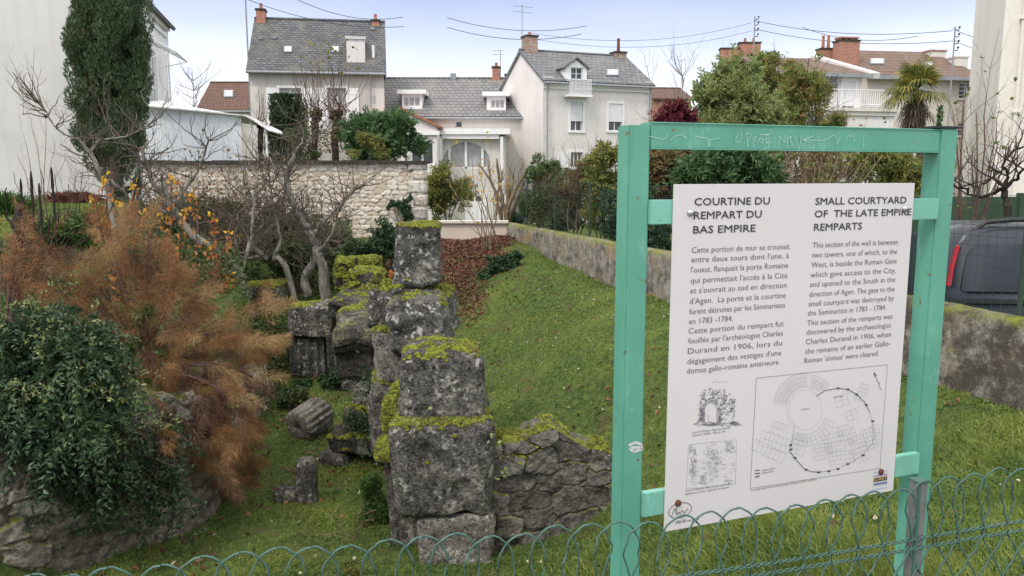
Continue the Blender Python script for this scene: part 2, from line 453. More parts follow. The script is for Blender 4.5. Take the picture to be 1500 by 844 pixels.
tiled("slate_grey", (.135, .139, .15), (.19, .192, .20), (.20, .20, .2), .32, .2, (.11, .11, .11))
tiled("slate_pale", (.165, .165, .168), (.22, .218, .215), (.24, .235, .215), .32, .2, (.10, .10, .095))
tiled("tile_brown", (.15, .098, .074), (.195, .13, .10), (.15, .12, .10), .25, .24, (.12, .08, .06))
tiled("tile_dark", (.12, .07, .055), (.16, .09, .07), (.10, .065, .05), .25, .2)
brickwork("brick", (.34, .11, .06), (.42, .16, .09), (.36, .30, .25))
brickwork("brick_grey", (.30, .13, .09), (.36, .30, .25), (.38, .34, .3))
old_stone("pier_stone", (.032, .031, .029), (.135, .13, .118), (.30, .285, .255), moss=.25, lich=.58)
old_stone("speckled_stone", (.032, .031, .029), (.125, .121, .11), (.28, .27, .245), moss=.3, lich=.5)
old_stone("pale_stone", (.085, .08, .07), (.26, .24, .21), (.40, .37, .33), moss=.2, lich=.55)
old_stone("mossy_stone", (.03, .03, .024), (.08, .077, .066), (.20, .19, .16), moss=.45, lich=.62)
fitted_stone("fitted_near", [(.12, .11, .098), (.165, .155, .138), (.20, .19, .17), (.25, .235, .205)], (.075, .068, .055), .62, .3, .6, .7)
fitted_stone("fitted_left", [(.19, .165, .13), (.26, .235, .195), (.31, .285, .235), (.38, .35, .30)], (.10, .085, .065), .45, .22, .5, .65)
fitted_stone("fitted_pale", [(.53, .44, .34), (.64, .55, .445), (.69, .61, .51), (.75, .69, .60)], (.36, .275, .19), 0, .08, .3, .4, .3)
island_stone("rubble_near", [(.10, .095, .085), (.17, .16, .145), (.21, .20, .18), (.13, .125, .115), (.24, .225, .2)], mossy=.75, grime=.35)
island_stone("rubble_left", [(.12, .11, .09), (.20, .185, .155), (.26, .245, .21), (.16, .145, .12)], mossy=.5, grime=.55)
island_stone("rubble_pale", [(.50, .45, .38), (.60, .55, .48), (.55, .47, .37), (.66, .62, .56), (.46, .42, .37)], grime=.12)
plain("mortar_dark", (.05, .045, .038), 1, .3, 8, .4)
plain("mortar_pale", (.40, .345, .27), 1, .2, 6, .3)
t = NT("moss_cushion"); v = t.coord("Object"); g = t.n("NewGeometry")
f_ = t.math('ADD', t.math('MULTIPLY', t.noise(v, 6, 5, .7), .7), t.math('MULTIPLY', g.outputs["Random Per Island"], .3))
t.col(t.ramp(f_, [(.33, (.085, .065, .025)), (.42, (.05, .06, .012)), (.52, (.115, .135, .02)), (.66, (.20, .21, .035))])); keep(t, "moss_cushion", 1, .1)
# the concrete and stone garden wall: stained render, rough stone near the pavement, moss along the top
t = NT("garden_wall"); v = t.coord("Object"); g = t.n("NewGeometry")
a1 = t.noise(v, 1.2, 7, .68); a2 = t.noise(v, 6, 7, .72); st = t.noise(t.coord("Object", (1.3, 1.3, .55)), 2.2, 6, .7)
b = t.ramp(a2, [(.32, (.10, .092, .078)), (.5, (.24, .22, .185)), (.66, (.36, .335, .29))])
b = t.mix(t.ramp(st, [(.52, 0.0), (.64, .6)]), b, (.05, .048, .042))
b = t.mix(t.ramp(t.noise(v, 3.1, 6, .7), [(.52, 0.0), (.60, .75)]), b, (.055, .05, .042))
b = t.mix(t.ramp(t.noise(v, 2.1, 5), [(.50, 0.0), (.60, .55)]), b, (.21, .165, .11))
b = t.mix(t.ramp(t.noise(t.coord("Object", (1, 1, 1), (1, 2, 3)), 1.7, 6), [(.60, 0.0), (.66, .7)]), b, (.30, .21, .06))
b = t.mix(t.ramp(t.noise(v, 28, 5, .7), [(.58, 0.0), (.66, .6)]), b, (.5, .49, .46))
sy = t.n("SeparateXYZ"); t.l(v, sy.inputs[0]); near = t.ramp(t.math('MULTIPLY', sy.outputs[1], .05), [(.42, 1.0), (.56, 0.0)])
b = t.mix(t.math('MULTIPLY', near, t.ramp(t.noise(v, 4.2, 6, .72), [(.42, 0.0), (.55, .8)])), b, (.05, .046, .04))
sx = t.n("SeparateXYZ"); t.l(g.outputs["Normal"], sx.inputs[0])
b = t.mix(t.math('MULTIPLY', t.ramp(sx.outputs[2], [(.1, 0.0), (.5, 1.0)]), t.ramp(t.math('ADD', t.math('MULTIPLY', a1, .5), t.math('MULTIPLY', a2, .5)), [(.42, .1), (.56, .95)])), b, t.ramp(a2, [(.35, (.07, .09, .015)), (.6, (.17, .19, .03))]))
t.col(b); t.bump(t.math('ADD', a1, a2), .7, .05); keep(t, "garden_wall", .95, .15)
# ground: short turf over dark earth
t = NT("ground"); v = t.coord("Object")
n1 = t.noise(v, .8, 6, .65); n2 = t.noise(v, 11, 6, .7)
b = t.ramp(n2, [(.3, (.025, .036, .014)), (.5, (.06, .088, .025)), (.7, (.11, .14, .036))])
b = t.mix(t.ramp(n1, [(.5, 0.0), (.62, .4)]), b, (.12, .15, .03))
b = t.mix(t.ramp(t.noise(v, 2.3, 5), [(.58, 0.0), (.68, .6)]), b, (.085, .062, .036))
t.col(b); t.bump(n2, .6, .04); keep(t, "ground", 1, .1)
plain("tarmac", (.05, .05, .05), .9, .2, 30, .3)
plain("pavement", (.20, .19, .18), .9, .15, 20, .3)

leafy("grass_blades", [(.0, (.05, .09, .022)), (.28, (.108, .168, .04)), (.58, (.195, .25, .058)), (.85, (.29, .325, .08)), (1, (.38, .34, .16))], .3, patch=.62, patchscale=.7)
leafy("leaf_litter", [(0, (.055, .02, .015)), (.4, (.11, .04, .025)), (.75, (.17, .07, .04)), (1, (.26, .14, .08))], .1, patch=.2)
leafy("conifer", [(0, (.034, .058, .026)), (.5, (.072, .112, .05)), (1, (.125, .165, .078))], .15, patch=.45, patchscale=.9)
leafy("yew", [(0, (.012, .026, .013)), (.6, (.026, .052, .022)), (1, (.045, .08, .032))], .1)
leafy("laurel", [(0, (.028, .064, .026)), (.5, (.062, .13, .046)), (.9, (.11, .195, .068)), (1, (.17, .23, .085))], .2)
leafy("viburnum", [(0, (.14, .18, .06)), (.5, (.25, .31, .11)), (.93, (.36, .41, .18)), (1, (.40, .24, .2))], .42)
leafy("photinia", [(0, (.10, .14, .04)), (.4, (.19, .24, .07)), (.66, (.27, .29, .085)), (.82, (.40, .25, .09)), (1, (.44, .17, .10))], .42, patch=.4)
leafy("red_leaf", [(0, (.06, .008, .015)), (.6, (.13, .018, .03)), (.9, (.20, .04, .045)), (1, (.16, .12, .04))], .25)
leafy("mixed_yellow", [(0, (.06, .09, .028)), (.45, (.13, .17, .045)), (.8, (.27, .25, .055)), (1, (.45, .31, .06))], .3)
leafy("brown_garden", [(0, (.08, .038, .022)), (.4, (.17, .09, .045)), (.7, (.14, .135, .045)), (1, (.32, .24, .07))], .25)
leafy("ivy", [(0, (.014, .035, .016)), (.5, (.033, .072, .03)), (.9, (.065, .12, .048)), (1, (.14, .17, .05))], .15)
leafy("cotoneaster", [(0, (.018, .04, .02)), (.5, (.045, .085, .04)), (.85, (.08, .135, .062)), (.97, (.14, .22, .06)), (1, (.36, .33, .04))], .25, .38)
leafy("undergrowth", [(0, (.03, .045, .018)), (.5, (.065, .095, .034)), (.8, (.105, .135, .045)), (1, (.17, .11, .05))], .25)
leafy("feather_brown", [(0, (.11, .052, .026)), (.35, (.225, .108, .05)), (.7, (.36, .19, .085)), (1, (.48, .30, .12))], .42, patch=.6, patchscale=1.5)
leafy("feather_tan", [(0, (.20, .12, .06)), (.5, (.36, .23, .11)), (1, (.52, .38, .17))], .4, patch=.5)
leafy("feather_dark", [(0, (.06, .03, .02)), (.5, (.13, .068, .042)), (1, (.20, .11, .07))], .3, patch=.5)
leafy("yellow_leaf", [(0, (.50, .20, .02)), (.5, (.62, .36, .03)), (1, (.70, .48, .06))], .35, patch=.1)
leafy("orange_leaf", [(0, (.26, .08, .03)), (.5, (.42, .17, .05)), (1, (.55, .28, .08))], .3, patch=.1)
leafy("fern_green", [(0, (.025, .06, .012)), (.6, (.055, .115, .022)), (1, (.09, .16, .035))], .25)
leafy("palm_leaf", [(0, (.05, .09, .025)), (.4, (.12, .17, .045)), (.62, (.28, .27, .06)), (1, (.50, .36, .07))], .25, patch=.3)
leafy("palm_dry", [(0, (.05, .035, .028)), (.6, (.11, .08, .06)), (1, (.19, .14, .1))], .1)
leafy("straw", [(0, (.14, .10, .06)), (1, (.30, .22, .13))], .2)
bark("bark_grey", (.05, .045, .037), (.33, .305, .265), 11)
bark("twig_grey", (.06, .048, .038), (.16, .135, .11), 8)
bark("bark_brown", (.05, .036, .027), (.13, .10, .075))
bark("bark_red", (.075, .042, .036), (.16, .10, .08))
bark("bark_dark", (.02, .015, .013), (.055, .042, .036))
bark("bark_tan", (.13, .095, .06), (.27, .21, .145))
bark("palm_trunk", (.045, .033, .026), (.13, .10, .08), 14)

# ------------------------------------------------------------------ the lie of the land
def wall_x(Y): return 4.63 - (Y - 7.2) * .3295
def left_x(Y): return np.where(Y < 7.6, -3.1 - (7.6 - Y) * .7, -3.1 - (Y - 7.6) * .17)
def gz(X, Y):
    X = np.asarray(X, float); Y = np.asarray(Y, float)
    d = (wall_x(Y) - X) * .95
    r = 1 - sm((d - .55 + .35 * np.sin(Y * .9 + .6)) / (2.75 - .5 * sm((10 - Y) / 3)))
    zr = -1.95 + (1.45 + .3 * sm((Y - 15) / 6)) * r
    zf = -1.95 + 1.8 * sm((Y - 14) / 7.2)
    z = smax(zr, zf, .5)
    XL = left_x(Y); wid = .4 + 2.4 * sm((Y - 12.5) / 4)
    l = sm((XL - X) / wid)
    zl = -.45 + 1.1 * sm((Y - 6.5) / 20)
    z = z + (np.maximum(zl, z) - z) * l
    lp = -1.95 * sm((Y - 2.3) / 2.2)
    rp = np.where(Y < 3, 0, np.where(Y < 6.3, -.225 * (Y - 3), -.743 - 1.2 * sm((Y - 6.3) / 2.8)))
    m = sm((X + .5) / 2.2)
    nb = lp * (1 - m) + rp * m
    left_out = sm((-X - 4.2) / .8) * sm((6.5 - Y) / 1.0)
    z = smax(z, nb, .25) - .30 * np.exp(-((X - .75) / .55) ** 2 - ((Y - 6.75) / .55) ** 2)
    out = sm((-d - .1) / .3)
    z = z + (-.66 - z) * out * sm((Y - 5) / 1.5)
    far = sm((Y - 24) / 10)
    zfar = -1.2 + 1.85 * sm((-X - 7.5) / 3)
    z = z + (zfar - z) * far
    z = z + (fbm(np.stack([X.ravel(), Y.ravel(), 0 * X.ravel()], 1), .45, 15).reshape(X.shape) - .5) * .3 * sm((d - .6) / 1.5) * sm((Y - 8) / 2) * sm((X + 1.5) / 1.5)
    z = z + (fbm(np.stack([X.ravel(), Y.ravel(), 0 * X.ravel()], 1), 1.1, 5).reshape(X.shape) - .5) * .14 * np.clip((Y - 2.5) / 2, 0, 1)
    return z
def g1(x, y): return float(gz(np.array([x]), np.array([y]))[0])
def hit(px, py, y0=2.6, y1=40):
    d = ray(px, py); ys = np.linspace(y0, y1, 900); t = ys / d.y
    z = EYE + d.z * t; below = np.nonzero(z < gz(d.x * t, ys))[0]
    k = below[0] if len(below) else len(ys) - 1
    return Vector((d.x * t[k], ys[k], g1(d.x * t[k], ys[k])))
def foot(px, Y, py=420):
    p = at(px, py, Y); return Vector((p.x, p.y, g1(p.x, p.y)))

gx = np.unique(np.concatenate([np.linspace(-900, -60, 10), np.linspace(-60, -9, 40), np.arange(-9, 7, .1), np.linspace(7, 60, 40), np.linspace(60, 900, 10)]))
gy = np.unique(np.concatenate([np.linspace(-60, 2, 12), np.arange(2, 25, .1), np.linspace(25, 70, 40), np.linspace(70, 1500, 14)]))
GX, GY = np.meshgrid(gx, gy)
GZ = gz(GX, GY)
ny, nx = GX.shape
ii = np.arange(ny - 1)[:, None] * nx + np.arange(nx - 1)[None]
tag(np_obj("ground", np.stack([GX, GY, GZ], -1).reshape(-1, 3), np.stack([ii, ii + 1, ii + nx + 1, ii + nx], -1).reshape(-1, 4), MATS["ground"], smooth=True), kind="structure")
m = MB(); m.box(-30, -2.2, -.2, 30, 1.3, .012); tag(m.build("pavement", MATS["pavement"]), kind="structure")
m = MB(); m.box(-60, -12, -.3, 60, -2.2, -.1); tag(m.build("road", MATS["tarmac"]), kind="structure")

# ------------------------------------------------------------------ shapes: rocks, masonry, leaves, twigs
def cube_grid(n):
    a = np.linspace(-1, 1, n + 1); U, Vv = np.meshgrid(a, a, indexing='ij'); u, v = U.ravel(), Vv.ravel(); o = np.ones_like(u)
    P = []; F = []
    idx = (np.arange(n)[:, None] * (n + 1) + np.arange(n)[None]).ravel()
    q = np.stack([idx, idx + n + 1, idx + n + 2, idx + 1], 1)
    for k, (ax, s) in enumerate([(0, 1), (0, -1), (1, 1), (1, -1), (2, 1), (2, -1)]):
        M = [None] * 3; M[ax] = o * s; M[(ax + 1) % 3] = u; M[(ax + 2) % 3] = v
        P.append(np.stack(M, 1)); F.append((q if s > 0 else q[:, ::-1]) + k * (n + 1) ** 2)
    P = np.concatenate(P); F = np.concatenate(F)
    key = np.round(P * 1e4).astype(int); _, first, inv = np.unique(key, axis=0, return_index=True, return_inverse=True)
    return P[first], inv.ravel()[F]
_CG = {}
def rock_geo(size, n, rnd, rough, seed, freq=2.5, dome=0.0, chip=.5, shear=(0, 0), taper=0.0):
    if n not in _CG: _CG[n] = cube_grid(n)
    P, F = _CG[n]; h = np.array(size) / 2; Q = P * h
    cj = np.random.default_rng(int(seed) + 77).uniform(-1, 1, (8, 3)) * np.array(size) * (.036 if n > 10 else .0); U_ = (P + 1) / 2; CJ = 0
    for i_ in range(8): CJ = CJ + cj[i_] * np.prod([U_[:, a_] if (i_ >> a_) & 1 else 1 - U_[:, a_] for a_ in range(3)], axis=0)[:, None]
    inner = np.maximum(h - rnd, h * .15); C = np.clip(Q, -inner, inner); D = Q - C
    L = np.linalg.norm(D, axis=1, keepdims=True) + 1e-9
    lim = np.minimum(rnd, h.min() * .85)
    N = D / L; Q = np.where(L > 1e-6, C + N * np.minimum(L, lim), Q)
    k = fbm(Q + seed * 3.7, freq, seed, 4) - .5
    big = fbm(Q + seed * 1.3, freq * .35 + .3, seed + 9, 2) - .5
    edge = np.clip(L[:, 0] / (lim + 1e-6), 0, 1)
    ch = np.clip(fbm(Q + seed, freq * 1.4, seed + 4, 2) - .55, 0, 1)
    gr = (fbm(Q + seed * 2.1, 17, seed + 7, 3) - .5) * (min(rough, .03) if n > 16 else 0)
    Q = Q + N * (gr * 1.1 + k * rough * 2 + big * rough * 2.2)[:, None] - N * (ch * chip * rough * 8 * (.35 + edge))[:, None]
    if dome: Q[:, 2] += np.where(P[:, 2] > -.2, dome * (1 - P[:, 0] ** 2 * .8) * (1 - P[:, 1] ** 2 * .6) * (P[:, 2] + .2), 0)
    Q = Q + CJ
    if taper: Q[:, :2] *= (1 - taper * (P[:, 2:3] + 1) / 2)
    Q[:, 0] += shear[0] * Q[:, 2]; Q[:, 1] += shear[1] * Q[:, 2]
    return Q, F
def rotz(V, a):
    c, s = math.cos(a), math.sin(a)
    return np.stack([V[:, 0] * c - V[:, 1] * s, V[:, 0] * s + V[:, 1] * c, V[:, 2]], 1)
def moss_on(V, F, thr, dens, rng, seed, size=(.012, .03), nz=.55, zmin=-9, extra=None):
    """small cushions of moss where the stone looks up"""
    A, B, C, D = (V[F[:, i]] for i in range(4))
    N = np.cross(C - A, D - B); ar = np.linalg.norm(N, axis=1) / 2; N /= (ar[:, None] * 2 + 1e-9)
    cen = (A + B + C + D) / 4
    w = ar * ((N[:, 2] > nz) & (cen[:, 2] > zmin)) * (fbm(cen + seed, 5.5, seed + 2, 3) > thr)
    if extra is not None: w = w + ar * extra(cen, N)
    if w.sum() <= 0: return None
    cnt = int(min(6000, w.sum() * dens))
    k = rng.choice(len(F), cnt, p=w / w.sum()); s, t = rng.random(cnt)[:, None], rng.random(cnt)[:, None]
    P = (A[k] * (1 - s) + B[k] * s) * (1 - t) + (D[k] * (1 - s) + C[k] * s) * t
    r = rng.uniform(*size, cnt)
    ring = np.arange(6) * math.pi / 3; VV = []; FF = []
    for rr, zz in ((1, -.35), (.8, .35)):
        VV.append(np.stack([P[:, 0:1] + r[:, None] * rr * np.cos(ring), P[:, 1:2] + r[:, None] * rr * np.sin(ring), np.repeat(P[:, 2:3] + r[:, None] * zz, 6, 1)], -1))
    top = P + np.array([0, 0, 1]) * (r * .7)[:, None]
    X = np.concatenate([VV[0], VV[1], top[:, None]], 1)
    b = np.arange(cnt)[:, None, None] * 13
    j = np.arange(6); q = np.stack([j, (j + 1) % 6, (j + 1) % 6 + 6, j + 6], 1); tr = np.stack([j + 6, (j + 1) % 6 + 6, j * 0 + 12], 1)
    return X.reshape(-1, 3), [(q[None] + b).reshape(-1, 4), (tr[None] + b).reshape(-1, 3)]
BLK = "stacked blocks of the ruined Roman rampart"
def block(name, label, px, Y, depth, mat, seed, n=14, rot=0.0, rnd=.05, rough=.03, dome=0.0, moss=None, group=BLK, cat="stone block", dens=2500, msize=(.012, .03), back=0.0, mnz=.55, **kw):
    """a stone whose front face fills the pixel box px at distance Y"""
    x0, yt, x1, yb = px; a = at(x0, (yt + yb) / 2, Y); b = at(x1, (yt + yb) / 2, Y); zt = at((x0 + x1) / 2, yt, Y).z; zb = at((x0 + x1) / 2, yb, Y).z
    V, F = rock_geo((b.x - a.x, depth, zt - zb), n, rnd, rough, seed, dome=dome, **kw)
    V = rotz(V, R(rot)); c = Vector(((a.x + b.x) / 2, Y + depth / 2 + back, zb)); V[:, 2] += (zt - zb) / 2
    o = tag(np_obj(name, V, F, MATS[mat], smooth=True, loc=c), label, cat, group)
    if moss:
        g = moss_on(V, F, moss, dens, np.random.default_rng(seed), seed, msize, mnz)
        if g: np_obj("moss", g[0], g[1], MATS["moss_cushion"], o, True)
    return o
def masonry(path, zb, zt, mat, seed, course=(.10, .2), length=(.14, .4), depth=.14, n=3, rough=.02, jitter=.25, top_fn=None, gap=.012, batter=0.0):
    """irregular rubble along a polyline: each stone a lump of its own inside the wall's single mesh"""
    rng = random.Random(seed); V = []; F = []; cnt = 0
    seg = [(Vector(path[i]), Vector(path[i + 1])) for i in range(len(path) - 1)]
    for a, b in seg:
        L = (b - a).length; d = (b - a) / L; nrm = Vector((d.y, -d.x)); ang = math.atan2(d.y, d.x)
        z = zb; row = 0
        while z < zt:
            h = min(rng.uniform(*course), zt - z + .02); x = -rng.uniform(0, .1)
            while x < L:
                w = rng.uniform(*length); hh = h * rng.uniform(.92, 1.12)
                w = min(w, max(L - x + .02, .06))
                zz = z + rng.uniform(-.2, .2) * jitter * h
                lim = top_fn((x + w / 2) / L) if top_fn else zt
                if zz + hh * .6 < lim:
                    G, f = rock_geo((w - gap, depth, hh - gap), n, min(w, hh) * .28, rough, rng.randrange(9999), freq=5)
                    G = rotz(G, ang + rng.uniform(-.04, .04))
                    G[:, 2] += rng.uniform(-.05, .05) * G[:, 0]
                    p = a + d * (x + w / 2) + nrm * (rng.uniform(-.02, .03) - batter * (zz - zb))
                    V.append(G + np.array([p.x, p.y, zz + hh / 2])); F.append(f + cnt); cnt += len(G)
                x += w
            z += h; row += 1
    return np.concatenate(V), np.concatenate(F)

def worley(U, Vv, seed, jit=.8, p=3.0):
    I = np.floor(U).astype(np.int64); J = np.floor(Vv).astype(np.int64); f1 = np.full(U.shape, 9.0); f2 = np.full(U.shape, 9.0); idv = np.zeros(U.shape)
    for a in (-1, 0, 1):
        for c in (-1, 0, 1):
            i, j = I + a, J + c; k0 = j * 0
            dx = i + .5 + (_hash(i, j, k0, seed) - .5) * jit + .5 * (j % 2) * .6 - .15 - U; dy = j + .5 + (_hash(i, j, k0 + 1, seed) - .5) * jit * .7 - Vv
            d = (np.abs(dx) ** p + np.abs(dy) ** p) ** (1 / p); h = _hash(i, j, k0 + 2, seed)
            n1 = d < f1; f2 = np.where(n1, f1, np.minimum(f2, d)); idv = np.where(n1, h, idv); f1 = np.where(n1, d, f1)
    return f1, f2, idv
def cobble(name, path, zb, top, thick, cell, mat, seed, res=.01, depth=.05, rough=.03, bw=.22, big=.0, warp=.35, back=.25, parent=None, vary=.6, p=3.0, jit=.8):
    """a wall of fitted rubble stones along a polyline: front, worn top and a little of the back, as one skin"""
    P = [Vector(p) for p in path]; seg = [(P[i + 1] - P[i]).length for i in range(len(P) - 1)]; T = sum(seg); ns = int(T / res) + 1; S_ = np.linspace(0, T, ns); X = np.zeros(ns); Y = np.zeros(ns); NX = np.zeros(ns); NY = np.zeros(ns); acc = 0
    cum = np.concatenate([[0], np.cumsum(seg)]); px_ = np.array([p.x for p in P]); py_ = np.array([p.y for p in P]); X = np.interp(S_, cum, px_); Y = np.interp(S_, cum, py_)
    k = max(1, int(.12 / res)); sx_, sy_ = np.gradient(X), np.gradient(Y)
    if len(P) > 2:
        ker = np.ones(2 * k + 1) / (2 * k + 1); pad = lambda q: np.convolve(np.pad(q, k, mode='edge'), ker, 'valid'); sx_, sy_ = pad(sx_), pad(sy_)
    L = np.hypot(sx_, sy_); NX, NY = sy_ / L, -sx_ / L
    zt = np.array([top(s / T) for s in S_]); H = zt - zb; nf = int(H.max() / res) + 2; nt = max(4, int(thick / res)); nb = max(3, int(back / res / 2))
    rows = [];
    for i in range(nf): t_ = i / (nf - 1); rows.append((zb + H * t_, 0 * H, H * t_, 1.0, 0.0))
    for i in range(1, nt): t_ = i / (nt - 1); rows.append((zt, -thick * t_ + 0 * H, H + thick * t_, 0.0, 1.0))
    for i in range(1, nb): t_ = i / (nb - 1); rows.append((zt - back * t_, -thick + 0 * H, H + thick + back * t_, -1.0, 0.0))
    Z = np.stack([r[0] for r in rows]); O = np.stack([r[1] for r in rows]); Tt = np.stack([r[2] for r in rows]); no = np.array([r[3] for r in rows]); nu = np.array([r[4] for r in rows])
    c = max(1, int(.05 / res)); ker = np.ones(2 * c + 1) / (2 * c + 1); no = np.convolve(np.pad(no, c, mode='edge'), ker, 'valid'); nu = np.convolve(np.pad(nu, c, mode='edge'), ker, 'valid'); ln = np.hypot(no, nu) + 1e-6; no, nu = (no / ln)[:, None], (nu / ln)[:, None]
    SS = np.broadcast_to(S_[None], Z.shape); W3 = np.stack([SS.ravel(), Tt.ravel(), 0 * SS.ravel()], 1)
    wx = (fbm(W3, 3.0 / cell[0] * .35, seed, 3).reshape(Z.shape) - .5) * warp * 2; wy = (fbm(W3 + 50, 3.0 / cell[1] * .25, seed + 1, 3).reshape(Z.shape) - .5) * warp * 2
    wx = wx + (fbm(W3, 18, seed + 11, 3).reshape(Z.shape) - .5) * warp * .8; wy = wy + (fbm(W3 + 9, 18, seed + 12, 3).reshape(Z.shape) - .5) * warp * .8
    f1, f2, idv = worley(SS / cell[0] + wx, Tt / cell[1] + wy, seed, jit, p); e = np.clip((f2 - f1) / bw, 0, 1); e = e * (2 - e)
    D = depth * e + depth * vary * (idv - .5) * e + (fbm(W3, 9, seed + 3, 4).reshape(Z.shape) - .5) * rough * 2 + (fbm(W3, 1.4, seed + 5, 3).reshape(Z.shape) - .5) * big * 2
    XX = X[None] + NX[None] * (O + D * no); YY = Y[None] + NY[None] * (O + D * no); ZZ = Z + D * nu
    n, mcol = Z.shape; ii = np.arange(n - 1)[:, None] * mcol + np.arange(mcol - 1)[None]; F = np.stack([ii, ii + 1, ii + mcol + 1, ii + mcol], -1).reshape(-1, 4)
    V = np.stack([XX, YY, ZZ], -1).reshape(-1, 3); o = np_obj(name, V, F, MATS[mat], parent, True)
    for nm, q in (("tone", idv), ("joint", 1 - e)):
        at_ = o.data.attributes.new(nm, 'FLOAT', 'POINT'); at_.data.foreach_set("value", q.ravel().astype(np.float32))
    return o, V, F
def unit(V): return V / (np.linalg.norm(V, axis=-1, keepdims=True) + 1e-9)
def leaf_geo(P, L, Wd, rng, axis=None, spread=1.0, fold=.25, flat=0.0):
    """one folded diamond per point"""
    n = len(P); L = np.broadcast_to(L, (n,)) * rng.uniform(.65, 1.25, n); Wd = np.broadcast_to(Wd, (n,)) * rng.uniform(.75, 1.2, n)
    A = rng.normal(size=(n, 3)) * spread
    if axis is not None: A = A + axis
    A = unit(A); B = unit(np.cross(A, unit(rng.normal(size=(n, 3)) * (1 - flat) + np.array([0, 0, 1.0]) * flat))); C = np.cross(A, B)
    base = P - A * (L * .5)[:, None]; tip = P + A * (L * .5)[:, None]
    s1 = P + B * (Wd * .5)[:, None] + C * (Wd * fold)[:, None]; s2 = P - B * (Wd * .5)[:, None] + C * (Wd * fold)[:, None]
    V = np.stack([base, s1, tip, s2], 1).reshape(-1, 3)
    return V, (np.arange(n)[:, None] * 4 + np.arange(4)[None])
def hair_geo(P, A, L, Wd, rng, droop=0.0):
    """thin blades: root P, direction A"""
    n = len(P); L = np.broadcast_to(L, (n,)) * rng.uniform(.6, 1.2, n)
    A = unit(A); B = unit(np.cross(A, rng.normal(size=(n, 3)))) * (Wd * .5)
    mid = P + A * (L * .55)[:, None]; tip = P + A * L[:, None] + np.array([0, 0, -1.0]) * (L * droop)[:, None]
    V = np.stack([P - B, P + B, mid + B * .8, tip, mid - B * .8], 1).reshape(-1, 3)
    return V, (np.arange(n)[:, None] * 5 + np.arange(5)[None])
def crown(blobs, n, rng, gap=.42, gscale=2.0, shell=.5, seed=1):
    """points in a set of ellipsoids ((x,y,z),(rx,ry,rz)), thinned by noise so that gaps open between the clumps"""
    c = np.array([b[0] for b in blobs], float); r = np.array([b[1] for b in blobs], float)
    w = np.prod(r, axis=1) ** .75; k = rng.choice(len(c), n * 3, p=w / w.sum())
    D = unit(rng.normal(size=(n * 3, 3))); rad = rng.random(n * 3) ** (1 / 3); rad = shell * (.72 + .36 * rad) + (1 - shell) * rad
    P = c[k] + D * rad[:, None] * r[k]
    q = fbm(P, gscale, seed, 2)
    P, D = P[q > gap], D[q > gap]
    return P[:n], D[:n]
def px_blobs(lst, Y):
    """ellipsoids given as (px, py, rx_px, ry_px [, dY]) at distance Y, depth radius like the width"""
    o = []
    for b in lst:
        y = Y + (b[4] if len(b) > 4 else 0); p = at(b[0], b[1], y); k = y / FPX
        o.append(((p.x, p.y, p.z), (b[2] * k, b[2] * k * .9, b[3] * k)))
    return o
def split_blobs(blobs, rng, n, f=.45):
    """break big lobes into uneven smaller clumps near their surface"""
    o = []
    for c, r in blobs:
        for i in range(n):
            d = unit(rng.normal(size=3)); s = rng.uniform(.7, 1.3) * f
            o.append((tuple(np.array(c) + d * np.array(r) * rng.uniform(.45, .85)), tuple(np.array(r) * s)))
    return o
def grow(mb, p, d, L, r, lev, rng, up=.15, kids=3, wob=.22, spread=.75, shrink=.62, seg=5, tips=None, n=4, rend=.45):
    p = Vector(p); d = Vector(d).normalized(); pts = [p.copy()]
    for i in range(seg):
        d = (d + Vector((rng.gauss(0, wob), rng.gauss(0, wob), rng.gauss(0, wob) + up))).normalized()
        p = p + d * (L / seg); pts.append(p.copy())
    mb.tube(pts, np.linspace(r, r * rend, seg + 1), n if lev > 0 else 3, cap=False)
    if tips is not None: tips.extend((q, d.copy()) for q in pts[2:])
    if lev > 0:
        for k in range(kids):
            i = rng.randint(max(1, seg // 3), seg); q = pts[i]
            dd = (d + Vector((rng.gauss(0, spread), rng.gauss(0, spread), rng.gauss(0, spread * .6)))).normalized()
            grow(mb, q, dd, L * shrink * rng.uniform(.7, 1.2), r * (1 - .5 * i / seg) * .62, lev - 1, rng, up, kids, wob, spread, shrink, seg, tips, n, rend)
    return pts
def limb(mb, pts, r0, r1, rng, n=8, sub=4, wob=.02):
    """a smooth limb through given points; returns the fine points"""
    P = [Vector(p) for p in pts]; Q = []
    for i in range(len(P) - 1):
        a = P[max(i - 1, 0)]; b = P[i]; c = P[i + 1]; d = P[min(i + 2, len(P) - 1)]
        for k in range(sub):
            t = k / sub
            q = .5 * ((2 * b) + (c - a) * t + (2 * a - 5 * b + 4 * c - d) * t * t + (3 * b - a - 3 * c + d) * t ** 3)
            Q.append(q + Vector((rng.gauss(0, wob), rng.gauss(0, wob), rng.gauss(0, wob))))
    Q.append(P[-1])
    rr = np.linspace(r0, r1, len(Q)) * np.array([rng.uniform(.88, 1.14) for _ in Q])
    mb.tube(Q, rr, n); return Q
def leaf_obj(name, P, D, L, Wd, mat, parent, rng, spread=.8, flat=0.0, loc=None, fold=.25):
    if loc is not None: P = P - np.array(loc)
    V, F = leaf_geo(P, L, Wd, rng, D, spread, fold, flat)
    return np_obj(name, V, F, MATS[mat], parent)
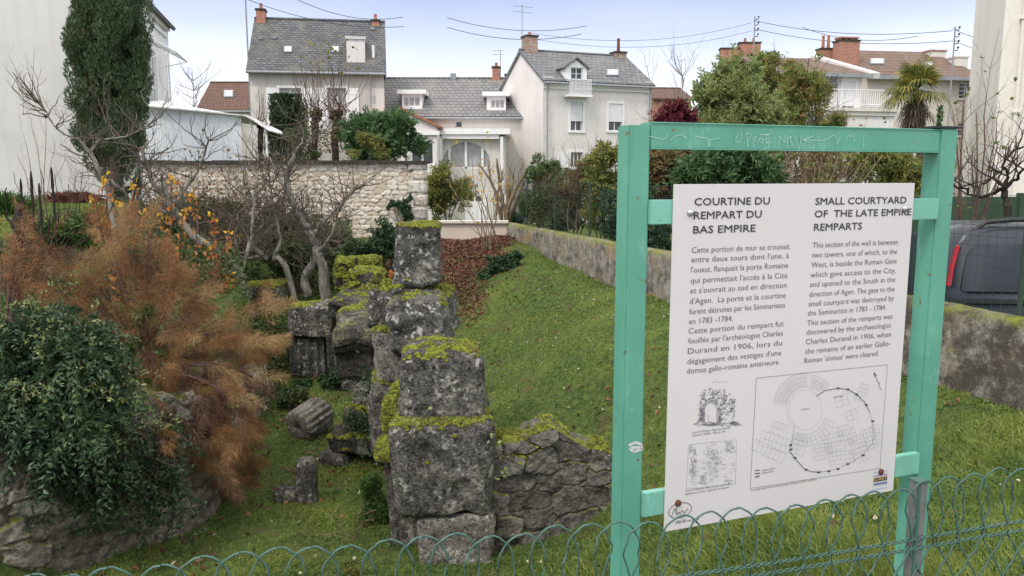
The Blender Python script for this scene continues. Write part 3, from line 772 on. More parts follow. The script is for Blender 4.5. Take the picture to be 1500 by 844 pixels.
def sprays(P, D, nl, length, droop, L, Wd, rng):
    """leafy shoots: nl leaves set alternately along each curved shoot"""
    n = len(P); D = unit(D); Ls = length * rng.uniform(.5, 1.2, n); t_ = (np.arange(nl) + .6) / nl
    side = unit(np.cross(D, rng.normal(size=(n, 3)))); up = np.cross(side, D)
    pos = P[:, None] + D[:, None] * (Ls[:, None] * t_)[..., None] + np.array([0, 0, -droop]) * (Ls[:, None] * t_ ** 2)[..., None]
    tan = unit(D[:, None] + np.array([0, 0, -2 * droop]) * t_[None, :, None]); sg = np.where(np.arange(nl) % 2, 1.0, -1.0)[None, :, None]
    ax = unit(tan * .7 + side[:, None] * sg * .75 + up[:, None] * rng.normal(0, .25, (n, nl, 1)) + rng.normal(0, .18, (n, nl, 3)))
    tw = .75 + .5 * np.sin(t_ * math.pi) ** .7; LL = L * tw[None] * rng.uniform(.75, 1.15, (n, nl)); pos = pos + ax * (LL * .45)[..., None]
    A = ax.reshape(-1, 3); Bq = unit(np.cross(A, np.repeat(up, nl, 0) + rng.normal(0, .35, (n * nl, 3)))); C = np.cross(A, Bq); q = pos.reshape(-1, 3); l_ = LL.reshape(-1, 1); w_ = l_ * (Wd / L)
    V = np.stack([q - A * l_ * .5, q + Bq * w_ * .5 + C * w_ * .22 - A * l_ * .05, q + A * l_ * .5 - C * l_ * .1, q - Bq * w_ * .5 + C * w_ * .22 - A * l_ * .05], 1).reshape(-1, 3)
    return V, np.arange(len(q))[:, None] * 4 + np.arange(4)[None]
def shrub(name, label, cat, Y, blobs, n, L, Wd, mat, seed, stems="bark_brown", gap=.42, gscale=2.0, shell=.5, base=None, split=0, twig=0, spread=.8, group=None, flat=0.0, f=.52, tw_l=.8, tw_r=.02, spray=None):
    """a bush or tree: leaf mass plus real stems, standing at its foot"""
    rng = np.random.default_rng(seed); pr = random.Random(seed)
    B = px_blobs(blobs, Y) if len(blobs[0]) != 2 else blobs
    if base is None:
        cx = sum(b[0][0] for b in B) / len(B); cy = sum(b[0][1] for b in B) / len(B); base = (cx, cy, g1(cx, cy))
    root = thing(name, label, cat, base, group=group)
    C = split_blobs(B, rng, split, f) if split else B
    P, D = crown(C, n, rng, gap, gscale, shell, seed)
    if spray:
        sl, nl, dr = spray; k = max(20, n // nl); P, D = P[:k] - np.array(base), unit(D[:k] * .8 + rng.normal(0, .45, (len(P[:k]), 3)) + np.array([0, 0, .25]))
        V, F = sprays(P - D * sl * .4, D, nl, sl, dr, L, Wd, rng); np_obj("foliage", V, F, MATS[mat], root)
    else: leaf_obj("foliage", P, D, L, Wd, mat, root, rng, spread, flat, loc=base)
    m = MB(); b0 = Vector(base)
    for c, r in B:
        t = Vector(c) - b0; mid = t * .5 + Vector((pr.gauss(0, .1), pr.gauss(0, .1), 0)) * t.length * .5
        limb(m, [(0, 0, -.1), mid, t], tw_r * 1.8, tw_r, pr, 6, 3, .01)
    for i in range(twig):
        c, r = B[i % len(B)]; t = Vector(c) - b0
        dd = Vector((pr.gauss(0, .6), pr.gauss(0, .6), pr.uniform(.2, 1.2)))
        grow(m, t * pr.uniform(.5, 1), dd, tw_l, tw_r * .6, 1, pr, .12, 3, .15)
    m.build("stem", MATS[stems], root, True)
    return root
# ------------------------------------------------------------------ houses
def wall_holes(mb, x0, x1, z0, z1, holes, y=0.0, depth=.22):
    xs = sorted({x0, x1, *[h[0] for h in holes], *[h[2] for h in holes]}); zs = sorted({z0, z1, *[h[1] for h in holes], *[h[3] for h in holes]})
    for i in range(len(xs) - 1):
        for j in range(len(zs) - 1):
            cx, cz = (xs[i] + xs[i + 1]) / 2, (zs[j] + zs[j + 1]) / 2
            if any(h[0] < cx < h[2] and h[1] < cz < h[3] for h in holes): continue
            mb.quad((xs[i], y, zs[j]), (xs[i + 1], y, zs[j]), (xs[i + 1], y, zs[j + 1]), (xs[i], y, zs[j + 1]))
    for a, b, c, d in holes:
        e = y + depth
        mb.quad((a, y, b), (a, y, d), (a, e, d), (a, e, b)); mb.quad((c, y, b), (c, e, b), (c, e, d), (c, y, d))
        mb.quad((a, y, b), (a, e, b), (c, e, b), (c, y, b)); mb.quad((a, y, d), (c, y, d), (c, e, d), (a, e, d))
def window(parent, rc, y=0.12, nx=2, nz=1, bar=.05, shutter=0.0, frame="white_paint", surround=None, sill=False, name="window", y0=0.0, pane="glass", curtain=False):
    """frame and mullions in the opening; pane, roller shutter, surround as its own pieces"""
    x0, z0, x1, z1 = rc; m = MB(); th = .05
    m.box(x0, y, z0, x0 + bar, y + th, z1); m.box(x1 - bar, y, z0, x1, y + th, z1)
    m.box(x0 + bar, y, z0, x1 - bar, y + th, z0 + bar); m.box(x0 + bar, y, z1 - bar, x1 - bar, y + th, z1)
    for i in range(1, nx):
        x = x0 + (x1 - x0) * i / nx; m.box(x - bar * .5, y - .006, z0 + bar, x + bar * .5, y + th - .006, z1 - bar)
    for j in range(1, nz):
        z = z0 + (z1 - z0) * j / nz; m.box(x0 + bar, y + .004, z - bar * .3, x1 - bar, y + th - .004, z + bar * .3)
    f = m.build(name, MATS[frame], parent)
    p = MB(); p.box(x0 + .01, y + .02, z0 + .01, x1 - .01, y + .032, z1 - .01); p.build("pane", MATS[pane], f)
    if curtain:
        c = MB(); n = 12
        for i in range(n):
            a = x0 + bar + (x1 - x0 - 2 * bar) * i / n; b = x0 + bar + (x1 - x0 - 2 * bar) * (i + 1) / n
            c.quad((a, y + .016 - .006 * (i % 2), z0 + bar), (b, y + .016 - .006 * ((i + 1) % 2), z0 + bar), (b, y + .016 - .006 * ((i + 1) % 2), z1 - bar), (a, y + .016 - .006 * (i % 2), z1 - bar))
        c.build("curtain", MATS["curtain"], f)
    if shutter:
        s = MB(); zt = z1 - (z1 - z0) * shutter; k = max(3, int((z1 - zt) / .09)); h = (z1 - zt) / k
        for i in range(k): s.box(x0 + .005, y - .10, zt + i * h + .006, x1 - .005, y - .07, zt + (i + 1) * h)
        s.build("roller_shutter", MATS["white_shutter"], f)
    if surround:
        w = surround; s = MB(); e = y0 - .03
        s.box(x0 - w, e, z0, x0, y0 + .05, z1); s.box(x1, e, z0, x1 + w, y0 + .05, z1); s.box(x0 - w, e, z1, x1 + w, y0 + .05, z1 + w)
        s.box(x0 - w * 1.1, e - .04, z0 - w * .7, x1 + w * 1.1, y0 + .05, z0)
        s.build("surround", MATS["white_paint"], f)
    elif sill:
        s = MB(); s.box(x0 - .08, y0 - .07, z0 - .08, x1 + .08, y0 + .05, z0); s.build("sill", MATS["quoin"], f)
    return f
def chimney(parent, x, y, w, d, z0, z1, mat="brick", pots=1, cap="mortar_dark", potmat="terracotta", ph=.35):
    m = MB(); m.box(x - w / 2, y - d / 2, z0, x + w / 2, y + d / 2, z1 - .1); c = m.build("chimney", MATS[mat], parent)
    m = MB(); m.box(x - w / 2 - .05, y - d / 2 - .05, z1 - .1, x + w / 2 + .05, y + d / 2 + .05, z1); m.build("cap", MATS[cap], c)
    for i in range(pots):
        m = MB(); px = x + (i - (pots - 1) / 2) * w / max(pots, 1) * .8
        m.lathe([(.10, 0), (.11, .05), (.085, ph * .8), (.1, ph)], 8, (px, y, z1)); m.build("pot", MATS[potmat], c)
    return c
def gutter_pipe(parent, x0, x1, y, z, pipes=(), zb=-1.2):
    m = MB(); m.tube([(x0, y, z), (x1, y, z)], .07, 8); g = m.build("gutter", MATS["zinc"], parent)
    for px in pipes:
        m = MB(); m.tube([(px, y, z), (px, y + .12, z - .35), (px, y + .16, z - .6), (px, y + .16, zb)], .045, 6); m.build("downpipe", MATS["zinc"], g)
def gable_roof(parent, x0, x1, d, ze, zr, mat, ov=.25, th=.14, ex=.15, y0=0.0):
    """ridge along x; front slope, rear slope, ridge tiles"""
    m = MB(); k = (zr - ze) / (d / 2); zo = ze - k * ov
    m.slab((x0 - ex, y0 - ov, zo), (x1 + ex, y0 - ov, zo), (x1 + ex, y0 + d / 2, zr), (x0 - ex, y0 + d / 2, zr), th)
    m.slab((x1 + ex, y0 + d + ov, zo), (x0 - ex, y0 + d + ov, zo), (x0 - ex, y0 + d / 2, zr + .002), (x1 + ex, y0 + d / 2, zr + .002), th)
    r = m.build("roof", MATS[mat], parent)
    q = MB(); q.tube([(x0 - ex, y0 + d / 2, zr + .01), (x1 + ex, y0 + d / 2, zr + .01)], .09, 6); q.build("ridge", MATS[mat], r)
    n = Vector((0, -k, 1)).normalized()
    return r, Vector((0, y0 - ov, zo)), n
def skylight(roof, fac, px, p0, n):
    x0, y0, x1, y1 = px; a = fac.on(x0, y1, p0, n); b = fac.on(x1, y1, p0, n); c = fac.on(x1, y0, p0, n); d = fac.on(x0, y0, p0, n)
    m = MB(); m.slab(*[q + n * .08 for q in (a, b, c, d)], .08); s = m.build("skylight", MATS["zinc"], roof)
    ce = (a + b + c + d) / 4; m = MB(); m.slab(*[ce + (q - ce) * .74 + n * .09 for q in (a, b, c, d)], .01); m.build("pane", MATS["sky_glass"], s)
def gables(mb, x, d, z0, ze, zr, y0=0.0):
    mb.add([(x, y0, z0), (x, y0 + d, z0), (x, y0 + d, ze), (x, y0 + d / 2, zr), (x, y0, ze)], [[0, 1, 2, 3, 4]])

# --- grey rendered house with the slate roof behind the stone wall
f = Facade(372, 45.0, 9.0); H = thing("house", "grey rendered house with steep slate roof, two brick chimneys and a white roof box", "house", f.o, f.a)
Wd = f.uz(562, 100)[0]; ze = f.uz(460, 100)[1]; dep = 7.5; zr = at(460, 27, 48.7).z
wl_ = f.rect(411, 129, 441, 190); wr_ = f.rect(481, 129, 507, 190)
m = MB(); wall_holes(m, 0, Wd, -1.4, ze, [wl_, wr_]); gables(m, 0, dep, -1.4, ze, zr); gables(m, Wd, dep, -1.4, ze, zr); m.quad((0, dep, -1.4), (0, dep, ze), (Wd, dep, ze), (Wd, dep, -1.4))
m.build("wall", MATS["wall_grey"], H)
for k, rc in enumerate((wl_, wr_)):
    w_ = window(H, rc, nx=2, nz=2, surround=.12, curtain=True)
    for s in (-1, 1):
        m = MB(); a = rc[0] - .14 - .55 if s < 0 else rc[2] + .14
        for q in range(3): m.box(a + q * .185, -.06, rc[1], a + q * .185 + .175, -.02, rc[3])
        m.box(a, -.075, rc[1] + .2, a + .545, -.06, rc[1] + .3); m.box(a, -.075, rc[3] - .35, a + .545, -.06, rc[3] - .25)
        m.build("shutter", MATS["white_paint"], H)
for s_ in (0, 1):
    m = MB(); z = -1.3
    for i in range(18):
        w2 = .7 if i % 2 else .45
        m.box(Wd - w2 if s_ else -.006, -.012, z, Wd + .006 if s_ else w2 * .6, .0, z + .425); z += .43
    m.build("quoin_stones", MATS["wall_cream"], H)
m = MB(); m.box(0.1, -.045, ze - .28, Wd - .1, -.012, ze - .06); m.build("cornice", MATS["wall_cream"], H)
rf, p0, n = gable_roof(H, 0, Wd, dep, ze, zr, "slate", ov=.3)
gutter_pipe(H, -.1, Wd + .1, -.36, ze - .3, (Wd - .75,))
skylight(rf, f, (416, 69, 428, 78), p0, n); skylight(rf, f, (486, 69, 497, 78), p0, n)
a = f.on(508, 93, p0, n); b = f.on(535, 93, p0, n); tz = f.on(520, 56, p0, n).z
m = MB(); m.box(a.x, a.y + .1, a.z - .1, b.x, a.y + 3.2, at(520, 53, 45 + a.y).z); bx = m.build("roof_box", MATS["wall_pale"], H)
m = MB(); m.box(a.x - .05, a.y + .02, at(520, 53, 45 + a.y).z, b.x + .05, a.y + 3.2, at(520, 49, 45 + a.y).z); m.build("lid", MATS["grey_white"], bx)
for px in ((382, 57), (402, 56), (546, 43)):
    q = f.on(*px, p0, n); m = MB(); m.box(q.x - .12, q.y - .15, q.z - .05, q.x + .12, q.y + .2, q.z + .12); m.build("roof_vent", MATS["zinc"], rf)
q = f.on(547, 85, p0, n); m = MB(); m.tube([q, q + Vector((0, 0, .7))], .07, 8); m.build("vent_pipe", MATS["white_paint"], rf)
chimney(H, .25, dep / 2, .5, .75, ze, at(377, 14, 48.7).z, "brick", 1)
chimney(H, Wd - .42, dep / 2, .46, .7, ze, at(548, 25, 48.7).z, "brick", 1)

# --- tall pale house in the middle, its gable turned to us
f = Facade(795, 45.0, 22.0); H = thing("house", "tall pale house with slate roof, dormer door with small balcony and roller shutters", "house", f.o, f.a)
Wd = f.uz(954, 121)[0]; ze = f.uz(795, 113)[1]; dep = 6.4
zr = at(775, 76, 48).z + .1
wins = [f.rect(836, 150, 853, 192), f.rect(892, 152, 911, 192)]; low = f.rect(836, 223, 853, 246)
m = MB(); wall_holes(m, 0, Wd, -1.5, ze, wins + [low]); gables(m, 0, dep, -1.5, ze, zr); gables(m, Wd, dep, -1.5, ze, zr); m.quad((0, dep, -1.5), (0, dep, ze), (Wd, dep, ze), (Wd, dep, -1.5))
m.build("wall", MATS["wall_pale"], H)
for rc in wins: window(H, rc, nx=2, shutter=.66, surround=.14)
window(H, low, nx=3, surround=.14)
for s in (-1, 1):
    m = MB(); a = low[0] - .85 if s < 0 else low[2] + .16; m.box(a, -.07, low[1], a + .68, -.02, low[3]); m.build("shutter", MATS["white_paint"], H)
for s_ in (0, 1):
    m = MB(); z = -1.4
    for i in range(20): m.box(-.006 if not s_ else Wd - (.4 if i % 2 else .25), -.014, z, (.62 if i % 2 else .4) if not s_ else Wd + .006, 0, z + .40); z += .42
    m.build("quoin_stones", MATS["wall_pale"], H)
m = MB(); m.box(0, -.16, ze - .42, Wd, -.03, ze - .12); m.box(0, -.08, ze - .6, Wd, -.032, ze - .42); m.build("cornice", MATS["white_paint"], H)
rf, p0, n = gable_roof(H, 0, Wd, dep, ze, zr, "slate_grey", ov=.3, ex=.12)
gutter_pipe(H, -.1, Wd + .1, -.36, ze - .33, (.18, Wd - .2))
skylight(rf, f, (888, 103, 906, 112), p0, n)
q = f.on(925, 112, p0, n); m = MB(); m.tube([q, q + Vector((0, 0, .4))], .05, 8); m.build("vent_pipe", MATS["zinc"], rf)
# dormer with door and balcony
d0 = f.uz(828, 95)[0]; d1 = f.uz(859, 95)[0]; dc = (d0 + d1) / 2; zb = ze - .05; zt = f.uz(843, 99)[1]; za = f.uz(843, 88)[1]
do = f.rect(836, 99, 853, 136)
m = MB(); wall_holes(m, d0, d1, zb - .4, zt, [(do[0], zb, do[2], do[3])], y=-.06, depth=.2)
m.add([(d0, -.06, zt), (d1, -.06, zt), (dc, -.06, za)], [[0, 1, 2]])
m.quad((d0, -.06, zb), (d0, -.06, zt), (d0, 2.4, zt), (d0, 2.4, zb)); m.quad((d1, -.06, zb), (d1, 2.4, zb), (d1, 2.4, zt), (d1, -.06, zt))
D_ = m.build("dormer", MATS["white_paint"], H)
window(D_, (do[0], zb, do[2], do[3]), y=.06, nx=2, nz=2, name="dormer_door")
m = MB(); m.slab((d0 - .12, -.2, zt - .1), (dc, -.2, za + .06), (dc, 2.6, za + .06), (d0 - .12, 2.6, zt - .1), -.08); m.slab((dc, -.2, za + .063), (d1 + .12, -.2, zt - .097), (d1 + .12, 2.6, zt - .097), (dc, 2.6, za + .063), -.08)
m.build("dormer_roof", MATS["slate_grey"], D_)
m = MB(); zf = f.uz(843, 140)[1]
m.box(d0 - .08, -.65, zf - .12, d1 + .08, -.03, zf)
for i in range(17): x = d0 + (d1 - d0) * i / 16; m.box(x - .014, -.63, zf, x + .014, -.60, zf + .78)
m.box(d0 - .02, -.645, zf + .78, d1 + .02, -.585, zf + .83); m.box(d0 - .02, -.6, zf + .74, d0 + .03, -.05, zf + .8); m.box(d1 - .03, -.6, zf + .74, d1 + .02, -.05, zf + .8)
m.build("balcony", MATS["white_paint"], H)
ch = chimney(H, .55, dep / 2, .7, .8, ze, at(776, 52, 48).z, "brick_grey", 1, ph=.2)
chimney(H, Wd - .42, dep / 2, .75, .7, ze, at(926, 75, 50).z, "brick_grey", 1, potmat="dark_pot", ph=.8)
m = MB(); m.tube([(.2, dep / 2 + .3, zr), (.2, dep / 2 + .3, zr + 2.6)], .025, 5)
for k, z in enumerate((2.5, 2.2)): m.tube([(-.4, dep / 2 + .3, zr + z), (.9, dep / 2 + .3, zr + z)], .015, 4)
m.build("aerial", MATS["zinc"], H)

# --- long low house with two dormers, a tiled porch gable and an arched window
f = Facade(553, 48.0); H = thing("house", "long low house with mossy slate roof, two white dormers and an arched window", "house", f.o, f.a)
Wd = f.uz(774, 168)[0]; ze = f.uz(700, 167)[1]; dep = 9.0; zr = at(660, 115, 52.5).z
sm1 = f.rect(667, 177, 677, 187)
m = MB(); wall_holes(m, 0, Wd, -1.6, ze, [sm1]); gables(m, Wd, dep, -1.6, ze, zr); gables(m, 0, dep, -1.6, ze, zr); m.quad((0, dep, -1.6), (0, dep, ze), (Wd, dep, ze), (Wd, dep, -1.6))
m.build("wall", MATS["wall_cream"], H)
window(H, sm1, nx=1, sill=True)
rf, p0, n = gable_roof(H, 0, Wd, dep, ze, zr, "slate_pale", ov=.3, ex=.1)
gutter_pipe(H, -.1, Wd + .2, -.36, ze - .28, (Wd - .15,))
m = MB(); z = -1.4
for i in range(12): m.box(Wd - (.6 if i % 2 else .4), -.012, z, Wd + .006, 0, z + .40); z += .42
m.build("quoin_stones", MATS["quoin"], H)
for (x0, x1, yt, yb, w0, w1, wt, wb) in ((584, 622, 132, 161, 591, 615, 142, 156), (708, 745, 135, 163, 719, 739, 146, 159)):
    base = f.on((x0 + x1) / 2, yb, p0, n); yy = base.y + .1
    A = f.rect(x0 + 5, yt + 6, x1 - 4, yb, yy); Wn = f.rect(w0, wt, w1, wb, yy)
    m = MB(); wall_holes(m, A[0], A[2], A[1], A[3], [Wn], y=yy, depth=.15)
    m.quad((A[0], yy, A[1]), (A[0], yy, A[3]), (A[0], yy + 2.5, A[3]), (A[0], yy + 2.5, A[1])); m.quad((A[2], yy, A[1]), (A[2], yy + 2.5, A[1]), (A[2], yy + 2.5, A[3]), (A[2], yy, A[3]))
    D_ = m.build("dormer", MATS["white_paint"], H)
    window(D_, Wn, y=yy + .08, nx=3, curtain=True)
    m = MB(); m.box(A[0] - .25, yy - .25, A[3], A[2] + .25, yy + 2.5, A[3] + .24); m.build("dormer_roof", MATS["white_paint"], D_)
chimney(H, f.uz(727, 105, 4.5)[0], 4.5, .5, .6, ze, at(727, 98, 52.5).z, "brick", 1, ph=.25)
chimney(H, f.uz(746, 115, 5)[0], 5.0, .55, .6, ze - .5, at(746, 109, 53).z, "brick_grey", 0)
chimney(H, f.uz(763, 150, 1.2)[0], 1.2, .45, .5, ze - .5, at(763, 141, 49.2).z, "brick", 0)
m = MB(); q = Vector((f.uz(664, 113, 4.5)[0], 4.5, zr)); m.box(q.x - .18, 4.3, zr - .1, q.x + .18, 4.7, zr + .3); m.build("roof_vent", MATS["zinc"], rf)
m = MB(); ax = f.uz(733, 90, 4.5)[0]; m.tube([(ax, 4.6, zr - .5), (ax, 4.6, at(733, 74, 52.6).z)], .025, 5)
for dz in (0, .25): m.tube([(ax - .5, 4.6, at(733, 74, 52.6).z - dz), (ax + .2, 4.6, at(733, 74, 52.6).z - dz)], .014, 4)
m.build("aerial", MATS["zinc"], H)
# arched glazed bay and flat canopy
yb_ = -3.0; B = f.rect(640, 200, 741, 300, yb_); ar = f.rect(644, 207, 721, 247, yb_)
m = MB(); x0, z0, x1, z1 = B; cxa = (ar[0] + ar[2]) / 2; ra = (ar[2] - ar[0]) / 2; hz = ar[3] - ar[1]; N = 14
arc = [(cxa - ra * math.cos(math.pi * i / N), ar[1] + hz * math.sin(math.pi * i / N) ** .9) for i in range(N + 1)]
for i in range(N):
    (xa, za_), (xb, zb_) = arc[i], arc[i + 1]
    m.quad((xa, yb_, za_), (xb, yb_, zb_), (xb, yb_, z1), (xa, yb_, z1)); m.quad((xa, yb_, za_), (xa, yb_ + .25, za_), (xb, yb_ + .25, zb_), (xb, yb_, zb_))
m.quad((x0, yb_, ar[1]), (ar[0], yb_, ar[1]), (ar[0], yb_, z1), (x0, yb_, z1)); m.quad((ar[2], yb_, ar[1]), (x1, yb_, ar[1]), (x1, yb_, z1), (ar[2], yb_, z1))
m.quad((x0, yb_, -1.5), (x1, yb_, -1.5), (x1, yb_, ar[1]), (x0, yb_, ar[1])); m.quad((x1, yb_, -1.5), (x1, 0, -1.5), (x1, 0, z1), (x1, yb_, z1)); m.quad((x0, yb_, -1.5), (x0, yb_, z1), (x0, 0, z1), (x0, 0, -1.5))
bay = m.build("bay", MATS["wall_cream"], H)
m = MB(); m.add([(x, yb_ + .16, z) for x, z in arc], [list(range(N + 1))]); m.build("pane", MATS["curtain"], bay)
m = MB(); m.tube([(x, yb_ + .08, z) for x, z in arc], .07, 4)
for i in (4, 7, 10): m.box(arc[i][0] - .07, yb_ + .05, ar[1], arc[i][0] + .07, yb_ + .12, arc[i][1])
m.box(ar[0], yb_ + .05, ar[1] - .04, ar[2], yb_ + .14, ar[1] + .08); m.build("window_frame", MATS["white_paint"], bay)
C_ = f.rect(641, 191, 747, 200, yb_ - .5); m = MB(); m.box(C_[0], yb_ - .5, C_[1] + .12, C_[2], .3, C_[3] + .1); m.box(C_[0] + .2, yb_ - .4, C_[1] - .12, C_[2] - .6, .2, C_[1] + .12); m.build("canopy", MATS["white_paint"], H)
for px in (646, 735):
    x = f.uz(px, 210, yb_ - .35)[0]; m = MB(); m.box(x - .08, yb_ - .4, B[1] + 1.2, x + .08, yb_ - .25, C_[1]); m.build("post", MATS["white_paint"], H)
Gd = f.rect(681, 283, 713, 325, yb_ - .1); m = MB(); m.box(Gd[0], yb_ - .1, Gd[1] - .3, Gd[2], yb_ - .03, Gd[3])
for i in range(5): x = Gd[0] + (Gd[2] - Gd[0]) * i / 5; m.box(x + .03, yb_ - .125, Gd[1] - .3, x + (Gd[2] - Gd[0]) / 5 - .03, yb_ - .1, Gd[3] - .5)
G_ = m.build("garage_door", MATS["white_paint"], H)
for px in (688, 692, 699, 703):
    x = f.uz(px, 289, yb_ - .12)[0]; m = MB(); m.box(x - .09, yb_ - .135, Gd[3] - .42, x + .07, yb_ - .1, Gd[3] - .16); m.build("pane", MATS["glass"], G_)
# tiled porch gable
yg = -5.0; apx = f.uz(588, 158, yg)[0]; r_ = f.rect(573, 158, 645, 190, yg); gw = r_[2]; zE = f.uz(645, 184, yg)[1]; zA = f.uz(588, 157, yg)[1]; xl = apx - (gw - apx)
wg = f.rect(601, 207, 636, 242, yg)
m = MB(); wall_holes(m, xl, gw - .2, -1.4, zE, [wg], y=yg, depth=.2); m.add([(xl, yg, zE), (gw - .2, yg, zE), (apx, yg, zA - .1)], [[0, 1, 2]]); m.quad((gw - .2, yg, -1.4), (gw - .2, 0, -1.4), (gw - .2, 0, zE), (gw - .2, yg, zE))
pg = m.build("porch", MATS["wall_pale"], H)
m = MB(); m.slab((apx, yg - .2, zA), (gw, yg - .2, zE - .02), (gw, .2, zE - .02), (apx, .2, zA), .12); m.slab((xl - .2, yg - .2, zE - .04), (apx, yg - .2, zA - .003), (apx, .2, zA - .003), (xl - .2, .2, zE - .04), .12); m.build("porch_roof", MATS["terracotta"], pg)
window(pg, wg, y=yg + .1, nx=2, nz=1, bar=.1, curtain=False)
m = MB(); bb = f.rect(600, 192, 644, 198, yg); m.box(bb[0] - 1.5, yg - .12, bb[1], bb[2], yg - .01, bb[3]); m.build("beam", MATS["white_paint"], pg)

# --- the big white house on the left: gable wall to us, long side running back
c0 = at(198, 255, 30.0); c1 = at(254, 255, 38.2)
a_ = math.degrees(math.atan2(c1.y - c0.y, c1.x - c0.x)); H = thing("house", "big plain white house wall behind the tall conifer with metal awning window", "house", (c0.x, c0.y, 0), R(a_ - 90))
Ls = (c1 - c0).length; ze = at(254, 38, 38.2).z
m = MB(); wv = (3.6, 2.2, 5.6, 6.8)
m.quad((-16, 0, -.3), (0, 0, -.3), (0, 0, ze + .25), (-16, 0, ze + .25)); m.add([(-16, 0, ze + .25), (0, 0, ze + .25), (-8, 0, ze + 6)], [[0, 1, 2]])
m.build("wall", MATS["wall_white"], H)
# side wall with tall window, local x = 0 plane running along +y
m = MB(); S_ = MB(); wall_holes(S_, 0, Ls, -.3, ze, [wv], y=0, depth=.25)
V = np.concatenate(S_.V); V = np.stack([-V[:, 1] + .012, V[:, 0], V[:, 2]], 1); m.add(V, [list(q) for f_ in S_.F.values() for a2 in f_ for q in a2])
m.quad((0, Ls, -.3), (-16, Ls, -.3), (-16, Ls, ze), (0, Ls, ze)); sw = m.build("side_wall", MATS["wall_side"], H)
m = MB()
for y in np.linspace(wv[0] + .05, wv[2] - .05, 4): m.box(-.12, y - .05, wv[1], -.05, y + .05, wv[3])
for z in (wv[1] + .05, wv[1] + 1.6, wv[1] + 3.1, wv[3] - .05): m.box(-.115, wv[0], z - .05, -.055, wv[2], z + .05)
wf = m.build("window", MATS["white_paint"], H); m = MB(); m.box(-.10, wv[0] + .02, wv[1] + .02, -.085, wv[2] - .02, wv[3] - .02); m.build("pane", MATS["curtain"], wf)
m = MB()
ya_, yb3 = wv[0] - .2, wv[2] + .9
for k_ in range(6): y = ya_ + (yb3 - ya_) * k_ / 5; m.tube([(0.02, y, wv[3] + .4), (1.15, y, wv[3] - .2)], .03, 5)
for x_, z_ in ((.05, .4), (.6, .11), (1.15, -.2)): m.tube([(x_, ya_, wv[3] + z_), (x_, yb3, wv[3] + z_)], .035, 5)
for y in (ya_, yb3): m.tube([(0.02, y, wv[3] - .5), (1.1, y, wv[3] - .22)], .025, 5)
m.build("awning", MATS["white_paint"], H)
m = MB(); m.box(0.01, -.1, ze - .55, .1, Ls, ze - .4); m.box(0.01, -.1, ze - .25, .22, Ls, ze - .02); m.build("cornice", MATS["white_paint"], H)
m = MB(); m.slab((.45, -.3, ze - .05), (.45, Ls + .3, ze - .05), (-8, Ls + .3, ze + 6), (-8, -.3, ze + 6), .16); rf = m.build("roof", MATS["slate"], H)
m = MB(); m.slab((-8, -.3, ze + 6), (-8, Ls + .3, ze + 6), (-16.4, Ls + .3, ze - .05), (-16.4, -.3, ze - .05), .16); m.build("roof_slope", MATS["slate"], H)
m = MB(); m.tube([(.1, Ls - .15, ze - .2), (.1, Ls - .15, 0)], .05, 6); m.build("downpipe", MATS["white_paint"], H)

# --- translucent lean-to beside it
f = Facade(206, 29.5, 6.0); H = thing("lean_to", "white translucent corrugated lean-to shed behind the stone wall", "shed", f.o, f.a)
Wd = f.uz(350, 172)[0]; zl = f.uz(206, 155)[1]; zr_ = f.uz(350, 171)[1]
m = MB(); N = 90
for i in range(N):
    xa, xb = Wd * i / N, Wd * (i + 1) / N; za_, zb_ = zl + (zr_ - zl) * i / N, zl + (zr_ - zl) * (i + 1) / N; ya, yb2 = .035 * (i % 2), .035 * ((i + 1) % 2)
    m.quad((xa, ya, .2), (xb, yb2, .2), (xb, yb2, zb_), (xa, ya, za_))
t = NT("corrugated"); t.col(t.ramp(t.noise(t.coord("Object", (1, 1, .3)), 1.2, 4), [(.3, (.82, .85, .90)), (.7, (.90, .92, .95))])); keep(t, "corrugated", .35, .5)
m.build("wall_sheet", MATS["corrugated"], H)
m = MB(); m.slab((-.2, -.25, zl + .05), (Wd + .3, -.25, zr_ + .05), (Wd + .7, 3.5, zr_ - .25), (-.2, 3.5, zl + .5), .05); m.slab((Wd + .3, -.25, zr_ + .06), (Wd + 1.15, -.25, zr_ - .5), (Wd + 1.4, 3.5, zr_ - .6), (Wd + .7, 3.5, zr_ - .24), .05); m.build("roof_sheet", MATS["white_paint"], H)
m = MB()
for x in (Wd + .04, Wd + .4, Wd + .95): m.box(x - .035, -.03, .2, x + .035, .05, zr_ - .02 - (x - Wd) * .5)
for k in range(5): x = Wd * (k + .5) / 5; m.box(x - .02, .05, .2, x + .02, .09, zl + (zr_ - zl) * (k + .5) / 5)
m.box(0, .045, (zl + .2) / 2, Wd, .085, (zl + .2) / 2 + .05); m.build("frame", MATS["white_paint"], H)

# --- small brown roofed house far off at the left
f = Facade(296, 60.0); H = thing("house", "small brown tiled roof house far away beside the lean-to", "house", f.o, f.a)
Wd = f.uz(372, 160)[0]; ze = f.uz(330, 158)[1]; zr = at(330, 121, 63).z
m = MB(); wall_holes(m, 0, Wd, -1, ze, []); gables(m, 0, 6, -1, ze, zr); gables(m, Wd, 6, -1, ze, zr); m.build("wall", MATS["wall_grey"], H)
rf, p0, n = gable_roof(H, 0, Wd, 6, ze, zr, "tile_dark"); skylight(rf, f, (328, 133, 342, 143), p0, n); gutter_pipe(H, 0, Wd, -.36, ze - .3)

